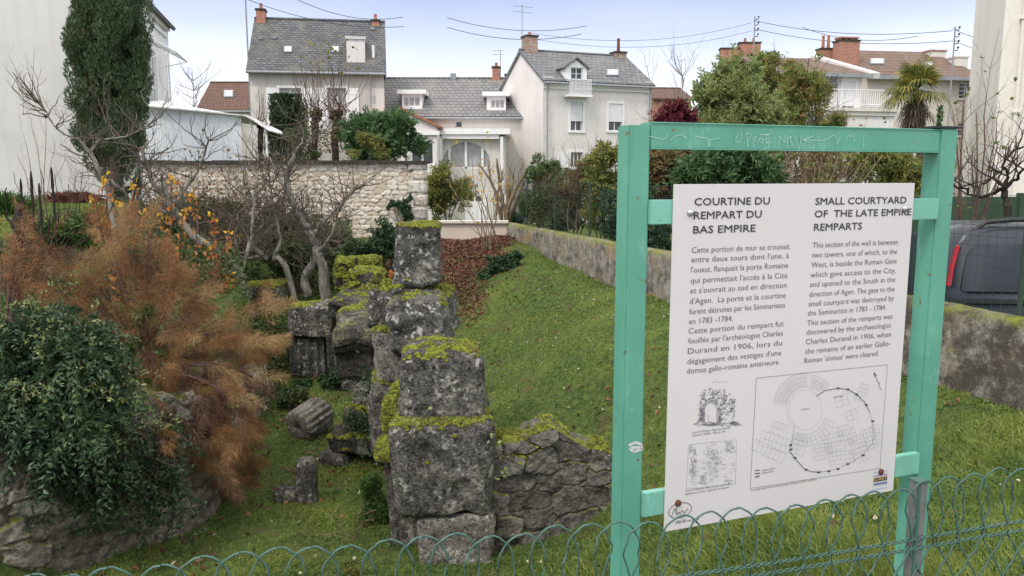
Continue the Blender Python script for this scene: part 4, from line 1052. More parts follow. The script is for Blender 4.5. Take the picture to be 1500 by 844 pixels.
# --- brick and slate house glimpsed behind the red shrub
f = Facade(955, 62.0, 10); H = thing("house", "small red brick house glimpsed behind the dark red shrub", "house", f.o, f.a)
Wd = f.uz(1012, 160)[0]; ze = f.uz(980, 143)[1]; zr = at(980, 128, 64).z
m = MB(); w1 = f.rect(975, 150, 982, 163); wall_holes(m, 0, Wd, -1, ze, [w1]); gables(m, 0, 5, -1, ze, zr); gables(m, Wd, 5, -1, ze, zr); m.build("wall", MATS["brick"], H); window(H, w1)
gable_roof(H, 0, Wd, 5, ze, zr, "tile_dark")

# --- gabled house with tall brick chimney stacks behind the viburnum
f = Facade(1052, 58.0, -4); H = thing("house", "gabled house with wide brick chimney stack rising behind the leafy viburnum", "house", f.o, f.a)
Wd = 6.0; ze = at(1080, 130, 58).z; zr = at(1078, 82, 58).z
m = MB(); m.add([(-.5, 0, -1), (5.5, 0, -1), (5.5, 0, ze - .6), (2.0, 0, zr), (-.5, 0, ze + .6)], [[0, 1, 2, 3, 4]]); m.quad((-.5, 0, -1), (-.5, 0, ze + .6), (-.5, 6, ze + .6), (-.5, 6, -1)); m.build("wall", MATS["wall_cream"], H)
m = MB(); m.slab((-.55, -.1, ze + .55), (2.0, -.1, zr + .1), (2.0, 6, zr + .1), (-.55, 6, ze + .55), -.12); m.slab((2.0, -.1, zr + .103), (6, -.1, ze - .9), (6, 6, ze - .9), (2.0, 6, zr + .103), -.12); m.build("roof", MATS["tile_brown"], H)
chimney(H, .65, 1.0, 1.3, .7, ze, at(1062, 71, 59).z, "brick", 0); chimney(H, 2.1, 1.3, 1.5, .7, ze + .5, at(1090, 62, 59).z, "brick", 2, ph=.3)

# --- terrace house with balcony
f = Facade(1150, 43.0, 12.0); H = thing("house", "white terrace house with brown tiles, roof balcony and white railing", "house", f.o, f.a)
Wd = f.uz(1312, 140)[0]; zb = f.uz(1220, 157)[1]; zE = f.uz(1250, 104)[1]; yR = 1.3
l1 = f.rect(1226, 171, 1241, 190); l2 = f.rect(1281, 171, 1302, 196); l3 = f.rect(1183, 168, 1205, 190)
m = MB(); wall_holes(m, 0, Wd, -1, zb, [l1, l2, l3]); m.quad((Wd, 0, -1), (Wd, 8, -1), (Wd, 8, zb), (Wd, 0, zb)); m.quad((0, 0, zb), (Wd, 0, zb), (Wd, 8, zb), (0, 8, zb)); m.build("wall", MATS["wall_pale"], H)
window(H, l1, nx=1, sill=True); window(H, l2, nx=2, shutter=.95, sill=True); window(H, l3, nx=2, sill=True)
u1 = f.rect(1228, 117, 1256, 152, yR); mw = f.uz(1263, 120, yR)[0]
m = MB(); wall_holes(m, 0, mw, zb, zE, [(u1[0] + .3, zb + .02, u1[2] - .2, u1[3])], y=yR, depth=.2); m.quad((mw, yR, zb), (mw, 8, zb), (mw, 8, zE), (mw, yR, zE)); up = m.build("upper_wall", MATS["wall_pale"], H)
window(up, (u1[0] + .3, zb + .02, u1[2] - .2, u1[3]), y=yR + .1, nx=2, shutter=.9, name="balcony_door", surround=.12, y0=yR)
m = MB(); q0 = f.rect(1205, 108, 1224, 135, yR - .4); m.box(q0[0], yR - .5, q0[1], q0[2], yR - .03, q0[3]); m.build("dormer_window", MATS["slate"], up)
m = MB(); zt_ = at(1230, 80, 47.5).z; m.slab((-.3, yR - .4, zE), (mw + .2, yR - .4, zE), (mw - .6, yR + 4, zt_), (-.3, yR + 4, zt_), .14); m.slab((mw - .6, yR + 8, zE), (-.3, yR + 8, zE), (-.3, yR + 4, zt_ + .003), (mw - .6, yR + 4, zt_ + .003), .14); m.build("roof", MATS["tile_brown"], H)
m = MB(); m.slab((mw + .2, yR - .5, zE + .05), (mw + .75, yR - .5, zE + .05), (mw - .2, yR + 4, zt_ + .2), (mw - .75, yR + 4, zt_ + .2), .3); m.build("parapet", MATS["wall_pale"], H)
m = MB(); m.box(-.1, yR - .55, zE - .22, mw + .3, yR - .38, zE - .02); m.build("gutter", MATS["zinc"], H)
m = MB(); zr2 = f.uz(1260, 131)[1]
m.box(f.uz(1215, 140)[0], -.06, zb + .15, Wd, -.02, zb + .2); m.box(f.uz(1215, 140)[0], -.075, zr2 - .05, Wd, -.005, zr2)
for i, x in enumerate(np.arange(f.uz(1215, 140)[0], Wd, .13)): m.box(x - .016, -.055, zb + .05, x + .016, -.025, zr2 - .05)
m.build("railing", MATS["white_paint"], H)
m = MB(); m.box(-.1, -.2, zb - .2, Wd + .1, -.012, zb - .02); m.box(-.05, -.1, zb - .42, Wd + .05, -.013, zb - .2); m.build("cornice", MATS["wall_cream"], H)

# --- house with the long brown tiled roof and corner windows
f = Facade(1262, 50.0, 8.0); H = thing("house", "cream house with long brown tiled roof, skylight and three chimney stacks", "house", f.o, f.a)
Wd = f.uz(1432, 150)[0]; ze = f.uz(1330, 108)[1]; zr = at(1310, 75, 54.5).z
w1 = f.rect(1406, 121, 1424, 145); w2 = f.rect(1404, 180, 1421, 200)
m = MB(); wall_holes(m, 0, Wd, -1, ze - .1, [w1, w2]); m.quad((Wd, 0, -1), (Wd, 8, -1), (Wd, 8, ze), (Wd, 0, ze)); m.quad((0, 0, -1), (0, 0, ze), (0, 8, ze), (0, 8, -1)); m.build("wall", MATS["wall_far"], H)
for w_ in (w1, w2): window(H, w_, nx=2, nz=4, bar=.07, sill=True)
xr = f.uz(1365, 80, 4)[0]
m = MB(); m.slab((-.2, -.4, ze - .25), (Wd + .4, -.4, ze - .25), (xr, 4, zr), (-.2, 4, zr), .15); m.add([(Wd + .4, -.4, ze - .25), (Wd + .4, 8.4, ze - .25), (xr, 4, zr)], [[0, 1, 2]]); m.slab((Wd + .4, 8.4, ze - .25), (-.2, 8.4, ze - .25), (-.2, 4, zr + .003), (xr, 4, zr + .003), .15); rf = m.build("roof", MATS["tile_brown"], H)
k = (zr - ze + .25) / 4.4; n = Vector((0, -k, 1)).normalized(); p0 = Vector((0, -.4, ze - .25))
skylight(rf, f, (1274, 87, 1295, 95), p0, n); skylight(rf, f, (1354, 92, 1366, 98), p0, n)
m = MB(); m.box(-.2, -.58, ze - .42, Wd + .4, -.42, ze - .2); m.build("gutter", MATS["zinc"], H)
c_ = chimney(H, f.uz(1239, 80, 2)[0], 2.0, 1.3, .9, ze - 1, at(1239, 60, 52).z, "brick", 0)
m = MB(); xx = f.uz(1239, 80, 2)[0]
for i in range(4): m.box(xx - .6 + i * .36, 1.7, at(1239, 60, 52).z, xx - .48 + i * .36, 2.3, at(1239, 57.5, 52).z)
m.box(xx - .65, 1.65, at(1239, 57.5, 52).z, xx + .65, 2.35, at(1239, 55.5, 52).z); m.build("cowl", MATS["brick"], c_)
chimney(H, f.uz(1369, 85, 3.5)[0], 3.5, 1.15, .7, ze, at(1369, 71, 53.5).z, "wall_cream", 0, cap="brick")
chimney(H, f.uz(1403, 90, 2)[0], 2.0, .85, .8, ze - .5, at(1403, 80, 52).z, "wall_cream", 0, cap="quoin")
chimney(H, f.uz(1209, 75, 3)[0], 3.0, .9, .7, ze - 1, at(1209, 72, 53).z, "brick", 2, ph=.8)
m = MB(); q_ = f.rect(1426, 128, 1446, 230, -1.5); m.box(q_[0], -1.8, -1, q_[2], -.9, q_[3]); s_ = m.build("side_stub", MATS["wall_grey"], H); m = MB(); m.box(q_[0] + .1, -1.75, q_[3], q_[2] - .05, -1.0, q_[3] + .65); m.build("brick_top", MATS["brick"], s_)

# --- tall pale house wall cut by the right edge
f = Facade(1452, 21.0, -25.0); H = thing("house", "tall plain pale house wall with a corner downpipe", "house", f.o, f.a)
m = MB(); m.quad((0, 0, -1), (9, 0, -1), (9, 0, 11), (0, 0, 11)); m.quad((0, 0, -1), (0, 0, 11), (0, 9, 11), (0, 9, -1)); m.build("wall", MATS["wall_right"], H)
m = MB(); m.tube([(.42, -.07, 10.8), (.42, -.07, -.5)], .05, 8)
for z in (1, 3.2, 5.5): m.box(.33, -.14, z, .51, -.002, z + .06)
m.build("downpipe", MATS["wall_right"], H)
m = MB(); m.slab((-.5, -.5, 10.9), (9, -.5, 10.9), (9, 4.5, 14), (-.5, 4.5, 14), .15); m.build("roof", MATS["slate"], H)
# ------------------------------------------------------------------ walls of the garden
# back stone wall: pale rubble with a coping
a = at(208, 260, 23.0); b = at(626, 260, 23.0); zt = at(420, 236, 23.0).z
Wl, V, F = cobble("stone_wall", [(a.x, 23.0), (b.x - .45, 23.0)], -.8, lambda t_: zt - .06, .4, (.27, .125), "fitted_pale", 11, .022, .045, .015, .2, .03, .3)
tag(Wl, "long pale rubble stone wall with dark thin coping below the houses", "wall")
V = []; F = []; n0 = 0; rng = random.Random(5); z = -.75; i = 0
while z < zt - .1:
    h = min(rng.uniform(.26, .4), zt - .06 - z); w = .55 if i % 2 else .42
    G, fq = rock_geo((w - .02, .4, h - .015), 4, .03, .01, i, freq=4); V.append(G + np.array([b.x - w / 2, 23.06, z + h / 2])); F.append(fq + n0); n0 += len(G); z += h; i += 1
np_obj("quoin_stones", np.concatenate(V), np.concatenate(F), MATS["rubble_pale"], Wl, True)
m = MB(); x = a.x - .05
while x < b.x:
    w = rng.uniform(.5, .9); m.box(x, 22.82, zt - .07 + rng.uniform(-.01, .01), min(x + w - .01, b.x + .05), 23.42, zt + .01 + rng.uniform(-.008, .012)); x += w
m.build("coping", MATS["mortar_dark"], Wl)

# low cream wall across the far end
p = at(742, 327, 21.7); q = at(628, 322, 22.8)
f_ = MB(); f_.box(q.x - .2, 21.7, -.7, p.x + .05, 21.95, p.z); lw = tag(f_.build("low_wall", MATS["low_cream"]), "low cream rendered wall closing the far end above the dead leaves", "wall")
f_ = MB(); f_.box(q.x - .2, 21.62, p.z, p.x + .05, 22.03, p.z + .06); f_.build("coping", MATS["quoin"], lw)
# long garden wall on the right
ang = math.atan2(-.3295, 1.0); Y0, Y1 = 4.6, 21.9; N = 140; M_ = 10
prof = [(0, -.95), (0, -.4), (0, 0), (0, .2), (.012, .29), (.05, .325), (.16, .335), (.26, .325), (.30, .27), (.30, -.95)]
ys = np.linspace(Y0, Y1, N); Vg = []
for (dx, z) in prof:
    P = np.stack([wall_x(ys) + dx, ys, np.full(N, z)], 1)
    k = (fbm(P, 2.2, 3, 4) - .5) * (.075 * (np.clip((12 - ys) / 4, .25, 1))); P[:, 0] += k; P[:, 2] += (fbm(P, 5, 8, 3) - .5) * .04 * (z > .1); Vg.append(P)
V = np.concatenate(Vg); i = np.arange(len(prof) - 1)[:, None] * N; j = np.arange(N - 1)[None]
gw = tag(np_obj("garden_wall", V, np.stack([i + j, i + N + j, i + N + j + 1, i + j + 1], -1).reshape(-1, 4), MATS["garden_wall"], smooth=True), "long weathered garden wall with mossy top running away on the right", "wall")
# green mesh fence on it
def mesh_fence(Y0, Y1, name, label, h=1.15, step=.1, post=2.0):
    root = thing(name, label, "fence", (float(wall_x(Y0)) + .2, Y0, .3))
    o = Vector(root.location); d = Vector((-.3295, 1, 0)).normalized(); L = (Y1 - Y0) / d.y
    m = MB()
    for s in np.arange(0, L, step): q = d * s; m.tube([q, q + Vector((0, 0, h))], .0028, 3, False)
    for z in np.arange(.05, h + .01, step): m.tube([(0, 0, z), d * L + Vector((0, 0, z))], .0028, 3, False)
    m.build("wire_mesh", MATS["dark_green_metal"], root)
    for s in np.arange(.3, L, post): m = MB(); q = d * s; m.tube([q - Vector((0, 0, .3)), q + Vector((0, 0, h + .05))], .022, 6); m.build("post", MATS["dark_green_metal"], root)
mesh_fence(5.2, 21.6, "mesh_fence", "dark green wire mesh fence with thin posts on top of the garden wall")
m = MB()
for i in range(18): x = 4.4 + i * .5; m.box(x, 13.2, -.7, x + .49, 13.24, 1.28)
for x in np.arange(4.4, 13.5, 2.0): m.box(x - .05, 13.16, -.7, x + .05, 13.28, 1.34)
tag(m.build("hoarding", MATS["green_hoarding"]), "dark green panel fence behind the parked car", "fence")

# rough retaining wall at the lower left
path = [(-7.5, 4.4), (-5.3, 5.4), (-4.15, 6.3), (-3.2, 7.35), (-3.05, 7.75), (-3.35, 9.2), (-3.8, 12.0)]
drop_ = lambda t_: .75 * float(sm(np.array((t_ - .52) / .2)))
rng = random.Random(9); jag = [rng.uniform(-.16, .05) for _ in range(40)]
rw, V, F = cobble("retaining_wall", path[1:], -2.2, lambda t_: -.42 - drop_(t_) + jag[int(t_ * 38)] * (1 - (t_ * 38) % 1) + jag[int(t_ * 38) + 1] * ((t_ * 38) % 1), .5, (.34, .19), "fitted_left", 23, .013, .036, .06, .14, .13, .5, .3, None, 1.2, 4.0, .85)
tag(rw, "rough old rubble wall under the evergreen bush at the lower left", "wall")


# ------------------------------------------------------------------ the Roman rampart
A = block("stone_block", "big dark squarish block with thick moss cap, topmost of the nearest pier", (580, 522, 709, 622), 6.8, .85, "pier_stone", 1, 44, 2, .09, .039, dome=.05, moss=.46, dens=9000, msize=(.008, .022))
B = block("stone_block", "broad dark block with moss along its upper ledge, in the middle of the nearest pier", (574, 622, 722, 762), 6.72, .98, "pier_stone", 2, 44, 2, .10, .031, moss=.40, dens=12000, msize=(.006, .018), taper=-.05)
block("stone_block", "pale grey upright block at the foot of the nearest pier", (613, 757, 718, 868), 6.76, .8, "pale_stone", 3, 30, 2, .05, .029, taper=-.1)
block("stone_block", "dark receding block on the shaded left flank of the nearest pier", (566, 640, 622, 812), 7.1, 1.3, "pier_stone", 4, 26, 2, .08, .046, moss=.35, dens=6000)
block("stone_block", "yellow green moss covered boulder beside the top of the nearest pier", (560, 578, 603, 662), 7.25, .7, "mossy_stone", 5, 24, 0, .12, .04, moss=.22, dens=9000, msize=(.01, .026), mnz=-.5)
block("stone_block", "small mossy stone low on the left side of the nearest pier", (552, 655, 580, 676), 7.0, .3, "mossy_stone", 6, 14, 0, .05, .039, moss=.2, dens=14000, mnz=-.5)
C = block("stone_block", "rounded dark block carrying the tallest upright stone", (566, 440, 657, 525), 8.3, 1.5, "speckled_stone", 7, 34, -2, .12, .046, moss=.53, dens=7000, msize=(.008, .024))
D = block("stone_block", "tall upright block with white lichen streaks and green mossy top", (577, 330, 642, 421), 9.0, .62, "speckled_stone", 8, 34, 3, .06, .036, moss=.40, dens=12000, msize=(.008, .02))
block("stone_block", "narrow lichen spotted block leaning left of the rounded one", (541, 420, 588, 486), 8.8, .7, "speckled_stone", 9, 22, -6, .08, .046, moss=.52, dens=6000, shear=(.12, 0))
block("stone_block", "grey scarred block under the leaning lichen spotted one", (548, 486, 640, 566), 8.55, 1.0, "pale_stone", 10, 24, 0, .1, .052, moss=.5, dens=5000)
block("stone_block", "dark shapeless block half hidden behind the nearest pier", (540, 560, 640, 690), 8.5, 1.1, "pier_stone", 12, 24, 3, .12, .065, moss=.42, dens=5000)
# moulded cornice block
x0 = at(488, 500, 9.6).x; x1 = at(572, 500, 9.6).x; zt = at(530, 486, 9.6).z; rng = random.Random(3)
m = MB(); prof = [(.0, 0), (-.04, -.1), (-.01, -.17), (.05, -.2), (.06, -.27), (.12, -.33), (.13, -.62), (1.2, -.62), (1.25, 0.05), (.5, .1)]
ns = 14; Vc = []
for i in range(ns):
    t_ = i / (ns - 1); P = np.array([(x0 + (x1 - x0) * t_, 9.6 + dy, zt + dz) for dy, dz in prof]); e = min(t_, 1 - t_)
    P[:, 1:] += ((fbm(P * 1.0, 4, 6, 3) - .5) * .09)[:, None]; P[:, 2] += (.03 * math.sin(t_ * 5)); Vc.append(P)
npf = len(prof); Vc = np.concatenate(Vc); i_ = np.arange(ns - 1)[:, None] * npf; j_ = np.arange(npf)[None]; k_ = (j_ + 1) % npf
m.add(Vc, np.stack([i_ + j_, i_ + npf + j_, i_ + npf + k_, i_ + k_], -1).reshape(-1, 4)); m.F.setdefault(npf, []).append(np.array([list(range(npf)), list(range(ns * npf - 1, (ns - 1) * npf - 1, -1))]))
tag(m.build("cornice_block", MATS["mossy_stone"]), "moulded cornice block with overhanging lip in the middle of the ruin", "stone block", BLK)
block("stone_block", "plain dark block below the overhanging cornice lip", (498, 545, 566, 578), 9.75, .8, "pier_stone", 13, 18, 0, .06, .03)
block("broken_column", "pale brown stump of column standing under the cornice block", (513, 566, 553, 606), 9.55, .42, "pale_stone", 14, 20, 8, .12, .03, cat="column")
block("stone_block", "squat dark block under the pale column stump, ivy on its side", (500, 604, 562, 642), 9.35, .6, "mossy_stone", 15, 20, 4, .06, .039, moss=.5, dens=5000)
block("stone_slab", "wide mossy slab jutting out over a dark gap near the pit floor", (478, 641, 566, 670), 9.15, .8, "mossy_stone", 16, 24, -4, .07, .046, moss=.52, dens=6000, cat="stone slab")
block("stone_block", "grooved block tilted under the left end of the jutting slab", (473, 668, 512, 697), 9.2, .4, "pier_stone", 17, 18, -14, .05, .039, shear=(-.25, 0))
block("stone_block", "mossy stone under the right end of the jutting slab", (522, 668, 558, 700), 9.25, .4, "mossy_stone", 18, 18, 0, .07, .039, moss=.4, dens=5000)
# blocks further back
block("stone_block", "lichen blotched block on top of the fluted pilaster pieces", (419, 449, 484, 496), 13.2, .8, "speckled_stone", 19, 24, 3, .05, .039, moss=.5, dens=4000)
def fluted(name, label, px, Y, depth, seed, nfl):
    x0, yt, x1, yb = px; a = at(x0, yt, Y); b = at(x1, yb, Y); w = b.x - a.x; h = a.z - b.z; poly = []
    for i in range(nfl):
        xa = w * i / nfl; ww = w / nfl
        for t_ in np.linspace(0, 1, 7)[:-1]: poly.append((xa + ww * t_, .0 if t_ < .2 else .05 * math.sin((t_ - .2) / .8 * math.pi)))
    poly += [(w, 0), (w, depth), (0, depth)]
    m = MB(); hs = np.linspace(0, h, 12); n = len(poly); Vf = []
    for z in hs:
        P = np.array([(x, y, z) for x, y in poly]); P[:, 1] += (fbm(P + seed, 5, seed, 3) - .5) * .05; P[:, 0] += (fbm(P + seed + 9, 4, seed, 3) - .5) * .03; Vf.append(P)
    i_ = np.arange(11)[:, None] * n; j_ = np.arange(n)[None]; k_ = (j_ + 1) % n
    m.add(np.concatenate(Vf), np.stack([i_ + j_, i_ + k_, i_ + n + k_, i_ + n + j_], -1).reshape(-1, 4)); m.F.setdefault(n, []).append(np.array([list(range(11 * n, 12 * n))]))
    return tag(m.build(name, MATS["speckled_stone"], loc=(a.x, Y, b.z)), label, "pilaster piece", BLK)
fluted("pilaster_block", "wide fluted pilaster piece standing on the grass at the back", (423, 496, 476, 552), 13.3, .6, 1, 4)
fluted("pilaster_block", "narrow fluted pilaster piece beside the wide fluted one", (478, 490, 494, 538), 13.1, .5, 2, 1)
block("stone_block", "flat topped mossy slab behind the lichen blotched block", (480, 440, 552, 470), 12.5, 1.6, "mossy_stone", 21, 24, 0, .08, .052, moss=.57, dens=2500)
block("stone_block", "long mossy base block behind the cornice", (486, 462, 556, 520), 11.6, 1.6, "mossy_stone", 22, 24, 4, .12, .065, moss=.57, dens=2500)
block("stone_block", "bright green mossy upright block near the fig tree foot", (487, 379, 514, 428), 14.4, .5, "mossy_stone", 23, 20, 5, .06, .039, moss=.42, dens=3500, msize=(.015, .035), mnz=-.3)
block("stone_block", "moss topped cube block behind the rusty seedling", (510, 378, 552, 420), 14.8, .6, "mossy_stone", 24, 20, 0, .06, .039, moss=.45, dens=3500, msize=(.015, .035), mnz=-.3)
block("stone_block", "mossy block directly in front of the moss topped cube", (512, 396, 556, 440), 13.6, .6, "mossy_stone", 25, 20, -4, .06, .039, moss=.44, dens=3500, msize=(.015, .035), mnz=-.1)
block("stone_block", "large rock with moss lying left of the fig trunks", (352, 415, 412, 446), 14.8, .7, "mossy_stone", 26, 20, 8, .12, .065, moss=.4, dens=2500, group=None, cat="rock")
# low rubble wall to the right of the pier
a = at(725, 700, 6.95); b = at(892, 690, 7.15)
tf = lambda t_: -.79 - .02 * t_ + .12 * math.exp(-((t_ - .5) / .18) ** 2) - .13 * max(0, t_ - .6) / .4 - .08 * max(0, .12 - t_) / .12
lw, V, F = cobble("rubble_wall", [(a.x - .08, a.y), (b.x + .02, b.y)], -1.85, tf, .36, (.32, .2), "fitted_near", 47, .0072, .032, .05, .10, .07, .3, .6, None, 1.2, 6.0, .7)
tag(lw, "low broken rubble wall joined to the right side of the nearest pier", "wall")
g = moss_on(V, F, .50, 6500, np.random.default_rng(4), 4, (.006, .018), .45, zmin=-1.0)
if g: np_obj("moss", g[0], g[1], MATS["moss_cushion"], lw, True)
block("stone_block", "rough grey rock sitting on the crest of the low rubble wall", (792, 630, 836, 662), 7.15, .32, "pier_stone", 28, 22, 10, .1, .045, moss=.45, dens=6000)
for i, (px, py, s, lab) in enumerate(((742, 770, .2, "small grey stone at the base of the low rubble wall"), (850, 752, .10, "flat pale stone in the grass below the rubble wall end"), (640, 818, .2, "tan rubble lump at the foot of the pale pier block"))):
    h_ = hit(px, py); V, F = rock_geo((s * 1.5, s, s), 12, .08, .03, 60 + i); V = rotz(V, i); tag(np_obj("loose_stone", V, F, MATS["pale_stone"], smooth=True, loc=h_ + Vector((0, 0, s * .2))), lab, "stone")

# fluted drum lying in the grass, column stub, small stone
h_ = hit(430, 648); m = MB(); m.lathe([(.03, .02), (.035, 0), (.215, 0), (.235, .02), (.24, .25), (.235, .46), (.18, .5)], 72, flute=.15, nf=16)
o = tag(m.build("column_drum", MATS["pale_stone"], smooth=True, loc=h_ + Vector((.05, .05, .17))), "fluted stone column drum lying on its side in the grass", "column drum")
o.rotation_euler = (R(-78), R(0), R(-28))
h_ = hit(449, 733); m = MB(); m.lathe([(.125, -.1), (.13, .02), (.118, .2), (.112, .4), (.09, .46), (.02, .47)], 48, flute=.08, nf=12)
o = tag(m.build("column_stub", MATS["pier_stone"], smooth=True, loc=h_), "short fluted column stub standing upright on the pit lawn", "column stub"); o.rotation_euler = (R(3), R(2), .4)
h_ = hit(421, 733); V, F = rock_geo((.26, .2, .16), 12, .07, .03, 71); tag(np_obj("loose_stone", V, F, MATS["pier_stone"], smooth=True, loc=h_ + Vector((0, 0, .05))), "small dark stone beside the short column stub", "stone")

# ------------------------------------------------------------------ parked car beyond the wall
cp = at(1390, 330, 9.4); CR = thing("parked_car", "dark grey parked van behind the mesh fence with black roof rail and red tail light", "car", (cp.x - .05, cp.y, -.79), R(-7))
prof = [(.10, .42), (.04, .62), (.05, .95), (.11, 1.3), (.20, 1.62), (.31, 1.75), (.6, 1.82), (1.6, 1.83), (2.35, 1.77), (2.6, 1.66), (3.15, 1.16), (3.85, .98), (4.05, .72), (4.02, .40), (3.6, .30), (.4, .32)]
bm = bmesh = None
import bmesh
bm = bmesh.new()
def tum(z): return .0 if z < 1.0 else (z - 1.0) * .16
fr = [bm.verts.new((x, tum(z), z)) for x, z in prof]; bk = [bm.verts.new((x, 1.7 - tum(z), z)) for x, z in prof]
bm.faces.new(fr); bm.faces.new(bk[::-1])
for i in range(len(prof)): j = (i + 1) % len(prof); bm.faces.new((fr[i], bk[i], bk[j], fr[j]))
bmesh.ops.bevel(bm, geom=[e for e in bm.edges if abs(e.verts[0].co.y - e.verts[1].co.y) < .5], offset=.05, segments=3, affect='EDGES')
bmesh.ops.recalc_face_normals(bm, faces=bm.faces)
me = bpy.data.meshes.new("body"); bm.to_mesh(me); bm.free(); me.materials.append(MATS["car_paint"]); me.polygons.foreach_set("use_smooth", [True] * len(me.polygons))
o = bpy.data.objects.new("body", me); COL.objects.link(o); o.parent = CR
def side_panel(name, poly, mat, y=-.006, r=.05, parent=CR, grow_=1.0):
    """rounded polygon lying on the leaning car side"""
    P = [Vector(p) for p in poly]; out = []
    for i in range(len(P)):
        a, b, c = P[i - 1], P[i], P[(i + 1) % len(P)]; u_ = (a - b).normalized() * r; v_ = (c - b).normalized() * r
        for t_ in (0, .25, .5, .75, 1): out.append(b + u_ * (1 - t_) ** 2 + v_ * t_ ** 2)
    m = MB(); m.add([(p.x, tum(p.y) + y, p.y) for p in out] + [(p.x, tum(p.y) + .03, p.y) for p in out], [list(range(len(out)))] + [(i, (i + 1) % len(out), (i + 1) % len(out) + len(out), i + len(out)) for i in range(len(out))])
    return m.build(name, MATS[mat], parent)
side_panel("side_window", [(.24, 1.06), (.30, 1.48), (.40, 1.62), (1.0, 1.63), (1.0, 1.06)], "car_glass")
side_panel("door", [(1.16, .45), (1.16, 1.68), (1.95, 1.68), (1.95, .45)], "car_paint", -.012, .08)
side_panel("door_window", [(1.26, 1.06), (1.26, 1.62), (1.86, 1.62), (1.86, 1.06)], "car_glass", -.02)
side_panel("front_door_window", [(2.04, 1.06), (2.04, 1.62), (2.3, 1.6), (2.75, 1.1)], "car_glass", -.014)
side_panel("side_moulding", [(.12, .92), (.12, .97), (1.05, .97), (1.05, .92)], "car_trim", -.02, .01)
side_panel("lower_moulding", [(.12, .62), (.12, .74), (2.9, .74), (2.9, .62)], "car_trim", -.022, .02)
side_panel("tail_light", [(.085, 1.12), (.115, 1.32), (.19, 1.60), (.225, 1.60), (.155, 1.32), (.13, 1.12)], "tail_red", -.012, .015)
m = MB(); m.tube([(.42, .22, 1.77), (.55, .2, 1.87), (.8, .19, 1.90), (1.8, .19, 1.91), (2.2, .2, 1.84)], .028, 8); m.build("roof_rail", MATS["car_trim"], CR)
m = MB(); m.tube([(.95, .16, 1.945), (1.3, .16, 1.95), (1.75, .16, 1.945)], .02, 6); m.build("rail_strip", MATS["silver"], CR)
m = MB(); m.box(-.02, .1, .32, .12, 1.6, .62); m.build("bumper", MATS["car_trim"], CR)
m = MB(); m.tube([(1.28, -.03, .98), (1.45, -.035, .98)], .018, 6); m.build("door_handle", MATS["car_trim"], CR)
for x in (.72, 3.25):
    m = MB(); an = np.linspace(0, 2 * math.pi, 25)[:-1]
    m.prism([(x + .31 * math.cos(t_), .31 + .31 * math.sin(t_)) for t_ in an], -.03, .19); w_ = m.build("wheel", MATS["black_rubber"], CR)
    m = MB(); m.prism([(x + .2 * math.cos(t_), .31 + .2 * math.sin(t_)) for t_ in an], -.04, -.02); m.build("rim", MATS["silver"], w_)

# ------------------------------------------------------------------ the information sign
S = Facade(978, 2.2, 20.7); SG = thing("information_sign", "green painted steel frame holding a white bilingual panel about the Roman rampart", "sign", (S.o.x, S.o.y, 0), S.a)
Rp = lambda px, py, dy=0.0: S.uz(px, py, dy)
pl = (Rp(919, 300, .02)[0], Rp(950, 300, .02)[0]); pw = pl[1] - pl[0]
prx = Rp(1384, 300, .02)[0]; pr = (prx - pw * .62, prx + pw * .5)
tl = Rp(919, 184, .02)[1]; rail_b = Rp(1150, 221, .02)[1]; rail_t = Rp(1150, 184, .02)[1]
def bev_box(x0, y0, z0, x1, y1, z1, name, mat, parent, b=.004):
    bm = bmesh.new(); bmesh.ops.create_cube(bm, size=1.0)
    for v_ in bm.verts: v_.co = Vector(((x0 + x1) / 2 + v_.co.x * (x1 - x0), (y0 + y1) / 2 + v_.co.y * (y1 - y0), (z0 + z1) / 2 + v_.co.z * (z1 - z0)))
    bmesh.ops.bevel(bm, geom=list(bm.edges), offset=b, segments=2, affect='EDGES')
    me = bpy.data.meshes.new(name); bm.to_mesh(me); bm.free(); me.materials.append(MATS[mat]); o = bpy.data.objects.new(name, me); COL.objects.link(o); o.parent = parent
    return o
DY = .018
post_l = bev_box(pl[0], DY, -.4, pl[1], DY + pw, tl + .002, "post", "green_paint", SG)
post_r = bev_box(pr[0], DY, -.4, pr[1], DY + pw, rail_t + .004, "post", "green_paint", SG)
rail = bev_box(pl[1] - .001, DY + .003, rail_b, pr[0] + .001, DY + pw - .003, rail_t, "top_rail", "green_paint", SG)
m = MB(); m.box(pr[0] - .03, DY - .004, rail_t + .005, pr[1] + .006, DY + pw + .004, rail_t + .011); cp_ = m.build("cap_plate", MATS["car_trim"], SG)
c4 = [Rp(988, 269), Rp(1342, 269), Rp(1307, 719), Rp(972, 780)]
PL = (c4[0][0] + c4[3][0]) / 2; PR = (c4[1][0] + c4[2][0]) / 2; PT = (c4[0][1] + c4[1][1]) / 2; PB = (c4[2][1] + c4[3][1]) / 2
print("panel", [tuple(round(v_, 3) for v_ in c) for c in c4])
for (xa, xb, py0, py1, px) in ((pl[1], PL + .06, 293, 329, 965), (PR - .06, pr[0], 291, 322, 1355), (pl[1], PL + .06, 722, 757, 952), (PR - .06, pr[0], 668, 698, 1322)):
    za, zb_ = Rp(px, py1, .006)[1], Rp(px, py0, .006)[1]
    bev_box(xa - .001, .006, za, xb + .001, DY + .012, zb_, "bracket", "pale_green_paint", SG, .002)
panel = bev_box(PL, 0, PB, PR, .004, PT, "panel", "cream_panel", SG, .0012)
for px, py, mt in ((1011, 312, "steel"), (1325, 306, "steel"), (993, 737, "rust"), (1290, 691, "rust")):
    u_, z_ = Rp(px, py); m = MB(); m.lathe([(.0105, 0), (.010, .003), (.007, .006), (.002, .0075)], 14); o = m.build("bolt", MATS[mt], panel, True, loc=(u_, -.0005, z_)); o.rotation_euler = (R(90), 0, 0)
